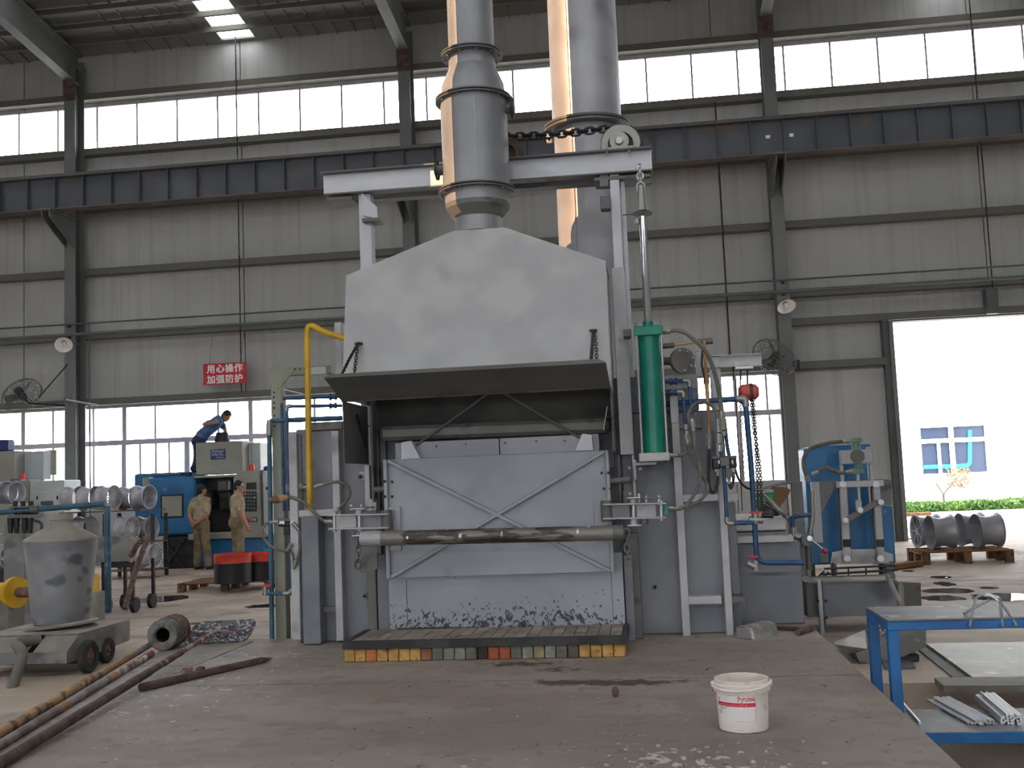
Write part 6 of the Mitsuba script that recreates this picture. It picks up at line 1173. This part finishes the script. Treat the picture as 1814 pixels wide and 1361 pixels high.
for i, c in enumerate(cols):
    x = hx0 + i * bw; g = .004 + .003 * r2.random(); top = ZS + .098 - .006 * r2.random(); dy = .008 * r2.random()
    if i == 12: top -= .0; dy += .03
    part(hb, 'brick', B(x + g / 2, x + bw - g / 2, hy0 + .015 + dy, hy0 + .13, ZS + .002, top, .006), 'brick_' + c, False)
for j in range(4):
    y = hy0 + .14 + j * .105; part(hb, 'brick', B(hx1 - .075, hx1 - .004, y, y + .10, ZS + .002, ZS + .095, .006), 'brick_' + ('yellow', 'orange', 'yellow', 'yellow')[j], False)
part(hb, 'core', B(hx0 + .05, hx1 - .08, hy0 + .135, hy1, ZS + .002, ZS + .10), 'brick_gdark', False)
part(hb, 'edge_angle', catm(B(hx0 - .005, hx1 + .02, hy0, hy0 + .008, ZS + .098, hzt), B(hx0 - .005, hx1 + .02, hy0 + .008, hy0 + .05, hzt - .006, hzt)), 'dark_steel', False)
part(hb, 'edge_angle', catm(B(hx1 + .012, hx1 + .02, hy0 + .008, hy1, ZS + .098, hzt), B(hx1 - .02, hx1 + .012, hy0 + .05, hy1, hzt - .006, hzt)), 'dark_steel', False)
part(hb, 'edge_angle', catm(B(hx0 - .005, hx0 + .003, hy0 + .008, hy1, ZS + .098, hzt), B(hx0 + .003, hx0 + .04, hy0 + .05, hy1, hzt - .006, hzt)), 'dark_steel', False)
mat('hearth_dust', blotch((122, 112, 102), (104, 97, 90), 5, c=(86, 80, 75), cl=.55, ch=.75, cs=9), 0.85)
mat('hearth_dust2', blotch((134, 122, 112), (116, 108, 100), 6, c=(150, 92, 68), cl=.7, ch=.74, cs=12), 0.85)
for r in range(3):
    for i in range(23):
        w = (hx1 - hx0 - .065) / 23; x = hx0 + .044 + i * w + (w * .0 if r % 2 == 0 else 0); y = hy0 + .052 + r * .198
        part(hb, 'top_brick', B(x + .002, x + w - .002 - .002 * r2.random(), y + .002, y + .196, hzt - .05, hzt - .004 + .004 * r2.random(), .003), 'hearth_dust2' if r2.random() < .35 else 'hearth_dust', False)
part(hb, 'dross_ridge', hull(np.array([[x, y, z] for x, y, z in ((hx0 + .25, hy1 - .02, hzt), (hx0 + .3, hy1 - .06, hzt + .012), (hx0 + .75, hy1 - .05, hzt + .008), (hx0 + .8, hy1 - .02, hzt), (hx0 + .3, hy1 - .01, hzt + .02))])), 'crust', False)
solo('dross_lump', hull(np.array(trimesh.creation.icosphere(1).vertices) * [.018, .02, .026] + gr(928, 1106, hzt + .02)), 'rust_brown', 'small dark lump standing at the back of the brick hearth', 'lump')
solo('dross_lump', hull(np.array(trimesh.creation.icosphere(1).vertices) * [.022, .012, .035] + gr(1090, 1226, ZS + .03) * [1, 1, 0] + [0, 0, ZS + .03]), 'rust_brown', 'small dark shard upright on the sooty patch of the platform', 'lump')

# bucket
bk = thing('plastic_bucket', 'white plastic bucket with a red printed label on the platform', 'bucket'); bc = gr(1318, 1291, ZS) * [1, 1, 0] + [0, 0, ZS]; bs = bc[1] / FL
R0, R1, Hb = 41 * bs, 44.5 * bs, .255
part(bk, 'shell', lathe([(0, .0), (R0 - .012, 0), (R0 - .003, .004), (R0, .012), (R1 - .002, Hb - .045), (R1 + .002, Hb - .044), (R1 + .004, Hb), (R1 - .002, Hb + .002), (R1 - .004, Hb - .02), (R0 - .006, .014), (0, .012)], 64, bc), 'plastic_white')
part(bk, 'collar', lathe([(R1, Hb - .060), (R1 + .010, Hb - .058), (R1 + .013, Hb - .022), (R1 + .004, Hb - .020)], 64, bc, closed=True), 'plastic_white')
th = np.linspace(0, 2 * np.pi, 50); hx_, hy_ = (R1 + .014) * np.cos(th), (R1 + .014) * np.sin(th)
hl = [bc + [hx_[i], hy_[i], Hb - .022 - .022 * math.sin(th[i] + 3.6)] for i in range(25, 50)]
part(bk, 'bail', sweep(hl, .0055, 8), 'plastic_white')
for s in (-1, 1): part(bk, 'ear', cyl(bc + [s * (R1 + .004), 0, Hb - .03], bc + [s * (R1 + .020), 0, Hb - .03], .015, n=14), 'plastic_white')
def wrap(mesh, ang0, z0, off):
    """flat lettering (x along, y up, z out) bent round the bucket; ang0 in radians from the side facing the camera"""
    v, f = mesh; v = np.asarray(v, float); r = R0 + (R1 - R0) * ((v[:, 1] + z0) / (Hb - .05)); a = ang0 + v[:, 0] / R1
    rr = r + off + v[:, 2]; return np.stack([bc[0] + rr * np.sin(a), bc[1] - rr * np.cos(a), bc[2] + z0 + v[:, 1]], 1), f
def strip(w, h, nx=10, t=.0006):
    xs = np.linspace(0, w, nx + 1); return catm(*[B(a, b, 0, h, 0, t) for a, b in zip(xs[:-1], xs[1:])])
view = math.atan2(bc[0], bc[1]) * -1
a0, lw = -1.12 + view, 1.62 * R1
part(bk, 'label', wrap(strip(lw, .15, 14), a0, .045, .0006), 'paper', False)
def tm(s, h, bold=False):
    m = meshkit.text_mesh(s, h, .0006, bold); return np.array(m.vertices), np.array(m.faces)
m = tm('Pyrotek', .023, True); m = (m[0] * [.088 / np.ptp(m[0][:, 0]), 1, 1], m[1])
part(bk, 'lettering', wrap(m, a0 + (lw - .092) / R1, .160, .0014), 'print_red', False)
part(bk, 'red_band', wrap(strip(lw, .019, 14), a0, .133, .0014), 'print_red', False)
gl = []
for i in range(17): gl.append(B(.008 + i * (lw - .014) / 17, .008 + i * (lw - .014) / 17 + .0036 + .002 * r2.random(), .005, .014 - .003 * r2.random(), 0, .0006))
part(bk, 'band_print', wrap(catm(*gl), a0, .133, .0022), 'print_pink', False)
gl = [B(.006, .006 + w, y, y + .0022, 0, .0005) for w, y in ((.062, .126), (.05, .120), (.028, .112), (.02, .104), (.024, .098), (.016, .092))] + [B(.006, .022, .166, .170, 0, .0005), B(.006, .018, .160, .163, 0, .0005)]
gl2 = []
for b_ in gl:
    x0_, x1_ = b_[0][:, 0].min(), b_[0][:, 0].max(); xs = np.linspace(x0_, x1_, max(2, int((x1_ - x0_) / .008) + 1)); gl2 += [B(a + .0006, b, b_[0][:, 1].min(), b_[0][:, 1].max(), 0, .0005) for a, b in zip(xs[:-1], xs[1:])]
part(bk, 'small_print', wrap(catm(*gl2), a0, .0, .0014), 'print_grey', False)
part(bk, 'label_rule', wrap(catm(strip(lw, .0012, 12), (strip(lw * .5, .0012, 6)[0] + [lw * .5, -.128, 0], strip(lw * .5, .0012, 6)[1]), (B(lw - .0012, lw, -.128, 0, 0, .0006))), a0, .187, .0014), 'print_pink', False)

# ingot and hammer by the ladder
ig = thing('metal_ingot', 'short aluminium ingot with a bright broken end on the platform', 'ingot'); g0, g1 = gr(1309, 1136, ZS), gr(1352, 1121, ZS)
d = np.array([.62, .78, 0]); s_ = np.array([d[1], -d[0], 0]); o = gr(1304, 1131, ZS); up = np.array([0, 0, 1.0])
sec = [(-.0, 0), (.17, 0), (.15, .085), (.10, .10), (.04, .10), (.01, .085)]
part(ig, 'body', hull([o + s_ * a + up * b + d * L for a, b in sec for L in (0.006, .34)]), 'ingot', False)
v = []; r3 = random.Random(5)
for a, b in sec: v += [o + s_ * a * .94 + up * (b * .96 + .002) + d * .012, o + s_ * (.085 + (a - .085) * .8) + up * (.05 + (b - .05) * .8) - d * (.008 + .02 * r3.random())]
part(ig, 'broken_end', hull(v), 'ingot_bright', False)
hm = thing('rusty_hammer', 'rusty short-handled hammer lying beside the aluminium ingot', 'hammer'); a, b = gr(1362, 1115, ZS) + [0, 0, .02], gr(1425, 1121, ZS) + [0, 0, .022]
part(hm, 'handle', cyl(a, b, .014, .018), 'rust_brown'); part(hm, 'head', cyl(gr(1413, 1126, ZS) + [0, 0, .024], gr(1438, 1119, ZS) + [0, 0, .03], .022, .027, 12), 'rust')

# poles, ladles and hammer at the left
z = ZS
L1 = thing('casting_ladle', 'long-handled hand ladle with a crusted hollow cup at left', 'ladle'); c0, c1 = gr(287, 1154, ZS) * [1, 1, 0] + [0, 0, ZS + .13], gr(330, 1133, ZS) * [1, 1, 0] + [.02, .0, ZS + .14]
dd = (c1 - c0) / np.linalg.norm(c1 - c0); ln = .36
part(L1, 'cup', lathe([(.058, .02), (.072, 0), (.125, 0), (.130, .015), (.125, ln), (0, ln), (0, ln * .8), (.058, ln * .8)], 32, c0, dd), 'ladle_grey')
part(L1, 'cup_inside', lathe([(.0585, .02), (.0585, ln * .8), (0, ln * .79)], 24, c0, dd), 'hole')
for k in range(5): part(L1, 'crust_ring', lathe([(.124, 0), (.134, .004), (.135, .016), (.125, .022)], 28, c0 + dd * (.12 + .05 * k), dd, True), 'rust')
pa, pb = gr(268, 1152, ZS) * [1, 1, 0] + [0, 0, ZS + .05], gr(-60, 1350, ZS) + [0, 0, .045]
part(L1, 'handle', cyl(pa, pa + (pb - pa) * .36, .026), 'pole_grey'); part(L1, 'handle_grip', cyl(pa + (pb - pa) * .36, pb, .030), 'pole_wood')
L2 = thing('skimmer_pole', 'bare grey pole lying just right of the ladle handle', 'pole'); pa, pb = gr(268, 1163, ZS) + [0, 0, .022], gr(-40, 1352, ZS) + [0, 0, .022]
part(L2, 'shaft', cyl(pa, pb, .026), 'pole_grey'); part(L2, 'tip', cyl(pa, pa + (pb - pa) * .3, .0275), 'pole_crust')
L3 = thing('skimmer', 'long-handled crusted skimmer with a broad flat blade at left', 'skimmer'); y_ = 9.0
bl = [gr(q[0], q[1], ZS) * [1, 1, 0] + [0, 0, ZS] for q in ((326, 1143), (438, 1137))]; ex = (bl[1] - bl[0]) / np.linalg.norm(bl[1] - bl[0]); up2 = np.array([.10, .22, .30]); up2 /= np.linalg.norm(up2); wl = np.linalg.norm(bl[1] - bl[0]); hh = .22
pg = sbox(.06, .06, wl - .06, hh - .06).buffer(.06); v, f = ext(pg, .02); nn = np.cross(ex, up2)
part(L3, 'blade', (bl[0] + v[:, :1] * ex + v[:, 1:2] * up2 + v[:, 2:] * nn, f), 'crust', 30)
tip = bl[0] + ex * wl * .46 + up2 * .13 + nn * .03; pb = gr(-70, 1405, ZS) + [0, 0, .024]
part(L3, 'handle', cyl(tip, tip + (pb - tip) * .25, .017, .020), 'pole_crust'); part(L3, 'handle', cyl(tip + (pb - tip) * .25, tip + (pb - tip) * .42, .024), 'rust'); part(L3, 'grip', cyl(tip + (pb - tip) * .42, pb, .028, .03), 'rust_brown')
for s in (-1, 1): part(L3, 'stay', cyl(tip + (pb - tip) * .03, bl[0] + ex * wl * (.46 + s * .42) + up2 * .12 + nn * .022, .009), 'pole_crust')
part(L3, 'crust_lump', hull(bl[0] + ex * .03 + np.array(trimesh.creation.icosphere(1).vertices) * .02 - nn * 0 + nn * .03), 'ingot')
a, b = gr(250, 1226, ZS) + [0, 0, .028], gr(482, 1171, ZS) + [0, 0, .02]
pr = thing('pry_bar', 'dark wooden-looking tapered bar lying alone on the platform', 'bar'); part(pr, 'shaft', cyl(a, a + (b - a) * .9, .030, .027, 12), 'rust_brown'); part(pr, 'point', cyl(a + (b - a) * .9, b, .027, .006, 12), 'rust')
h2 = thing('sledge_hammer', 'small rusty mallet with a bare steel handle above the tapered bar', 'hammer'); a, b = gr(325, 1200, ZS) + [0, 0, .035], gr(361, 1199, ZS) + [0, 0, .035]
part(h2, 'head', catm(cyl(a, b, .030, .032, 14), cyl(b - (b - a) * .22, b, .037, .037, 14)), 'rust'); part(h2, 'handle', cyl((a + b) / 2 - [0, 0, .01], gr(276, 1216, ZS) + [0, 0, .016], .012), 'grey_steel')
solo('steel_rod', cyl(gr(322, 1198, ZS) + [0, 0, .012], gr(256, 1220, ZS) + [0, 0, .01], .010), 'bright_steel', 'thin bright rod lying beside the mallet handle', 'rod')

# blue work table in the sunken bay at the right
tb = thing('work_table', 'blue-framed steel work table with a lower shelf at right', 'table'); tY, tX, tz = 6.55, 1.31, az(1690, 1096, 6.55); tX1, tY1, PIT = 4.2, gr(1600, 1074, tz)[1], -.30
part(tb, 'table_top', B(tX, tX1, tY, tY1, tz - .012, tz, .003), 'plate_top')
part(tb, 'apron', B(tX, tX1, tY + .002, tY + .05, tz - .063, tz - .0125, .003), 'table_blue'); part(tb, 'apron', B(tX, tX + .05, tY + .052, tY1 - .052, tz - .063, tz - .0125, .003), 'table_blue'); part(tb, 'apron', B(tX, tX1, tY1 - .05, tY1, tz - .063, tz - .0125, .003), 'table_blue')
for x in (tX, tX1 - .06):
    for y in (tY, tY1 - .06): part(tb, 'leg', B(x, x + .062, y, y + .06, PIT, tz - .064, .003), 'table_blue')
sz = az(1800, 1297, tY); 
part(tb, 'shelf', B(tX + .01, tX1 - .01, tY + .012, tY1 - .01, sz - .01, sz, .002), 'plate_top'); part(tb, 'shelf_rail', B(tX + .063, tX1 - .063, tY, tY + .04, sz - .065, sz - .002, .003), 'table_blue'); part(tb, 'shelf_rail', B(tX + .063, tX1 - .063, tY1 - .04, tY1, sz - .065, sz - .011, .003), 'table_blue')
tr = thing('rod_trestle', 'little trestle of pale bent rods standing on the blue table', 'trestle')
def gt(px, py, h=0): return gr(px, py, tz) * [1, 1, 0] + [0, 0, tz + h]
ap = [at(1731, 1056, tY + .16), at(1748, 1053, tY + .2), at(1765, 1055, tY + .16)]
for a, b in ((at(1728, 1060, tY + .14), at(1718, 1110, tY - .03)), (at(1752, 1064, tY + .2), gt(1708, 1090, .008)), (at(1771, 1060, tY + .14), at(1776, 1110, tY - .03)), ):
    part(tr, 'rod', hose([a, (a + b) / 2 + [0, 0, .002], b], .0085), 'alu_rod')
part(tr, 'rod', hose([at(1742, 1055, tY + .2), at(1760, 1058, tY + .17), at(1782, 1080, tY + .1), at(1800, 1107, tY - .03)], .0085), 'alu_rod')
part(tr, 'rod', hose([at(1728, 1061, tY + .14), at(1735, 1056, tY + .16), at(1748, 1053, tY + .2), at(1771, 1060, tY + .16)], .0085), 'alu_rod')
r4 = random.Random(11)
def rodset(n, p0, p1, wd, lab, grp, lift):
    d = p1 - p0; d /= np.linalg.norm(d); s = np.array([d[1], -d[0], 0])
    for i in range(n):
        lay = i // (n // lift + 1); k = i % (n // lift + 1); o = s * ((k - (n // lift) / 2) * wd + .004 * r4.random()) + [0, 0, .009 + lay * .015]; e = .05 * (r4.random() - .5)
        solo('alloy_rod', cyl(p0 + o + d * e, p1 + o + d * (e + .02 * r4.random()), .0078, n=8), 'alu_rod', lab, 'rod', grp)
def gs(px, py): return gr(px, py, sz) * [1, 1, 0] + [0, 0, sz]
rodset(16, gs(1663, 1243), gs(1738, 1284), .017, 'bright alloy rod in the left bundle on the table shelf', 'left bundle of alloy rods', 2)
rodset(26, gs(1745, 1243), gs(1792, 1284), .017, 'bright alloy rod in the right bundle on the table shelf', 'right bundle of alloy rods', 4)
solo('alloy_rod', cyl(gs(1597, 1246) + [0, 0, .009], gs(1630, 1284) + [0, 0, .009], .009, n=8), 'alu_rod', 'single bright alloy rod lying by the left end of the table shelf', 'rod')
# plates on the floor behind the table
solo('floor_plate', slab([tuple(gr(*q, 0)[:2]) for q in ((1640, 1146), (1960, 1142), (1990, 1206), (1724, 1208))], 0, .03), 'ground_plate', 'big smooth grey steel plate on the floor behind the blue table', 'plate', smooth=False)
solo('floor_plate', slab([tuple(gr(*q, 0)[:2]) for q in ((1656, 1212), (1990, 1209), (2010, 1226), (1672, 1227))], 0, .045), 'plate_brown', 'narrow dark plate on the floor just behind the table', 'plate', smooth=False)
solo('floor_channel', slab([tuple(gr(*q, 0)[:2]) for q in ((1622, 1149), (1637, 1147), (1720, 1209), (1698, 1211))], 0, .012), 'dark_steel', 'dark blue-grey channel strip standing for the shade along the left edge of the big plate', 'channel', smooth=False)  # channel strip whose dark colour also carries the shade at the plate edge
solo('floor_grate', catm(*[slab([tuple(gr(q + k, 1170 + j, 0)[:2]) for q, j in ((1560, 0), (1610, -2), (1622, 16), (1568, 18))], .0, .02) for k in (0,)]), 'grey_steel', 'small grey floor frame under the chute box', 'grate', smooth=False)
# water on the floor
def puddle(px, py, rx, ry, lab, seed):
    c = gr(px, py, 0.0); r = random.Random(seed); e = np.linalg.norm(gr(px + rx, py, 0) - c); g = np.linalg.norm(gr(px, py + ry, 0) - c)
    pts = [(c[0] + e * (1 + .35 * (r.random() - .5)) * math.cos(k * math.pi / 9), c[1] + g * (1 + .35 * (r.random() - .5)) * math.sin(k * math.pi / 9)) for k in range(18)]
    solo('puddle', slab(Polygon(pts).buffer(0).buffer(.02).buffer(-.02), .0005, .0025), 'water', lab, 'puddle', smooth=False)
puddle(1667, 1023, 20, 2.5, 'thin ring-shaped puddle on the floor, furthest but two from the table', 1); puddle(1674, 1035, 17, 4, 'oval puddle on the floor nearer the trough end', 2)
puddle(1680, 1047, 48, 4.5, 'long puddle on the floor right of the trough', 3); puddle(1670, 1060, 40, 5, 'long puddle on the floor just behind the table', 4)
puddle(1775, 1058, 60, 7, 'wide puddle reflecting the doorway at the right edge', 5); puddle(1752, 1042, 16, 2, 'small puddle right of the long one', 6)
puddle(1609, 1012, 10, 1.6, 'tiny puddle close to the linkage frame', 7); puddle(1598, 1005, 9, 1.4, 'tiny puddle behind the railing post', 8)
puddle(285, 1062, 42, 6, 'dark wet patch on the floor left of the drum pallet', 9); puddle(470, 1074, 30, 3, 'dark wet patch beside the teal pipe', 10); puddle(352, 1105, 20, 1.6, 'small wet patch behind the skimmer', 12)

# pallet with four wheels by the doorway
pc = (gr(1632, 1001) + gr(1795, 996)) / 2; ex_ = gr(1795, 997) - gr(1632, 1002)
board_pallet((pc[0], pc[1] + .42), ex_[:2], np.linalg.norm(ex_), .95, 'brown wooden pallet with four bare wheel rims by the doorway', 'wood', 5, .2)
for i, (px, yy, r, dy) in enumerate(((1642, 946, 26, .60), (1667, 947, 30, .20), (1720, 944, 26, .60), (1749, 946, 30, .20))):
    Yw = pc[1] + .05 + dy + .1; p = at(px, yy, Yw); R = .27
    wheel((p[0], Yw, .205 + R), (-.994, -.11, 0), R, .36, ['dark grey wheel rim at the back left of the doorway pallet', 'dark grey wheel rim at the front left of the doorway pallet', 'dark grey wheel rim at the back right of the doorway pallet', 'dark grey wheel rim at the front right of the doorway pallet'][i], 'wheel rims on the doorway pallet', i == 0, 'rim_grey', 7)
solo('timber_beam', beam(gr(1568, 1012) + [0, 0, .05], gr(1632, 1004) + [0, 0, .05], .12, .08, .01), 'wood', 'short dark timber lying left of the doorway pallet', 'timber')
rl = thing('yard_rail', 'low rusty rail standing just outside the doorway', 'railing'); a, b = at(1586, 913, 24.5), at(1649, 910, 24.5)
part(rl, 'bar', cyl(a, b, .045), 'pole_wood'); part(rl, 'lower_bar', cyl(at(1584, 958, 24), at(1626, 957, 24), .04), 'dark_steel')
for q in (1600, 1646): part(rl, 'post', cyl(at(q, 912, 24.5), at(q, 912, 24.5) * [1, 1, 0] + [0, 0, -.03], .02), 'dark_steel')

# ------------------------------------------------------------------ across the yard
fc = thing('white_building', 'white workshop building with one big window across the sunlit yard', 'building'); fY = 46.0
wx0, wx1, wz0, wz1 = ax(1633, 800, fY), ax(1748, 795, fY), az(1690, 838, fY), az(1690, 756, fY)
part(fc, 'wall', plate(sbox(-2, -.1, 40, 11).difference(sbox(wx0, wz0, wx1, wz1)), fY, .3), 'facade', False)
part(fc, 'room', B(wx0 - .5, wx1 + .5, fY + 1.9, fY + 2.0, wz0 - .5, wz1 + .5), 'win_dark', False)
wf = part(fc, 'window', catm(*[B(ax(q, 800, fY) - .10, ax(q, 800, fY) + .10, fY + .05, fY + .13, wz0, wz1) for q in (1688,)], B(wx0, wx1, fY + .05, fY + .13, az(1690, 784, fY), az(1690, 776, fY)), B(ax(1662, 810, fY), ax(1668, 810, fY), fY + .05, fY + .12, wz0, az(1690, 784, fY))), 'facade', False)
part(wf, 'pane', plate(sbox(wx0, wz0, wx1, wz1), fY + .20, .004), 'win_dark', False)
part(fc, 'inside_pipe', elbowed([at(1718, 762, fY + .15), at(1718, 825, fY + .15), at(1636, 828, fY + .15)], .09), 'cyan_pipe')
part(fc, 'inside_pipe', cyl(at(1684, 760, fY + .15), at(1684, 776, fY + .15), .06), 'cyan_pipe')
# hedge and shrub: leaf clusters
def leaves(boxmin, boxmax, n, size, seed, dense=None):
    r = np.random.RandomState(seed); c = r.uniform(boxmin, boxmax, (n, 3))
    if dense is not None: c = c[dense(c)]
    n = len(c); a = r.normal(size=(n, 3)); a /= np.linalg.norm(a, axis=1, keepdims=True); b = np.cross(a, r.normal(size=(n, 3))); b /= np.linalg.norm(b, axis=1, keepdims=True)
    s = size * r.uniform(.6, 1.3, (n, 1)); V = np.stack([c - a * s, c + b * s * .5, c + a * s, c - b * s * .5], 1).reshape(-1, 3); k = np.arange(n) * 4
    return V, np.vstack([np.stack([k, k + 1, k + 2], 1), np.stack([k, k + 2, k + 3], 1)])
scene['leaf'] = {'type': 'twosided', 'nested': {'type': 'principled', 'base_color': blotch((104, 138, 62), (66, 104, 44), 1.6, c=(150, 160, 90), cl=.58, ch=.7, cs=3), 'roughness': .6}}
scene['leaf_dry'] = {'type': 'twosided', 'nested': {'type': 'principled', 'base_color': blotch((168, 150, 108), (150, 120, 96), 1.6), 'roughness': .7}}
hY_ = gr(1700, 904, 0)[1]; hz_ = az(1690, 889, hY_)
def hump(c): return c[:, 2] < hz_ * (.75 + .35 * meshkit.noise(np.stack([c[:, 0] * 1.3, c[:, 1], c[:, 0] * 0], 1)))
hg = thing('clipped_hedge', 'low green hedge along the far side of the yard', 'hedge'); labels[hg]['kind'] = 'stuff'
put(hg, catm(leaves((3, hY_, 0), (17.8, hY_ + 1.6, hz_ * 1.1), 26000, .07, 2, hump), B(3, 17.8, hY_ + .3, hY_ + 1.4, -.03, hz_ * .62)), 'leaf', False)
solo('dry_shrub', leaves((17.6, hY_ - .2, 0), (22.5, hY_ + 1.6, hz_ * 1.5), 9000, .07, 4, lambda c: c[:, 2] < hz_ * (.9 + .6 * meshkit.noise(c * [1.1, 1, 0]))), 'leaf_dry', 'pale dry shrub continuing the hedge at right', 'shrub', smooth=False, kind='stuff')
yt = thing('young_tree', 'young reddish tree standing behind the hedge', 'tree'); tp = at(1672, 886, hY_ + 2)
part(yt, 'trunk', catm(cyl(tp * [1, 1, 0], tp + [0, 0, .2], .035), cyl(tp + [0, 0, .2], tp + [.5, 0, .75], .02), cyl(tp + [0, 0, .2], tp + [-.2, .1, .6], .02)), 'trunk')
part(yt, 'crown', leaves(tp + [.2, -.4, .4], tp + [.9, .4, 1.1], 500, .05, 5), 'leaf_dry', False, kind='stuff')
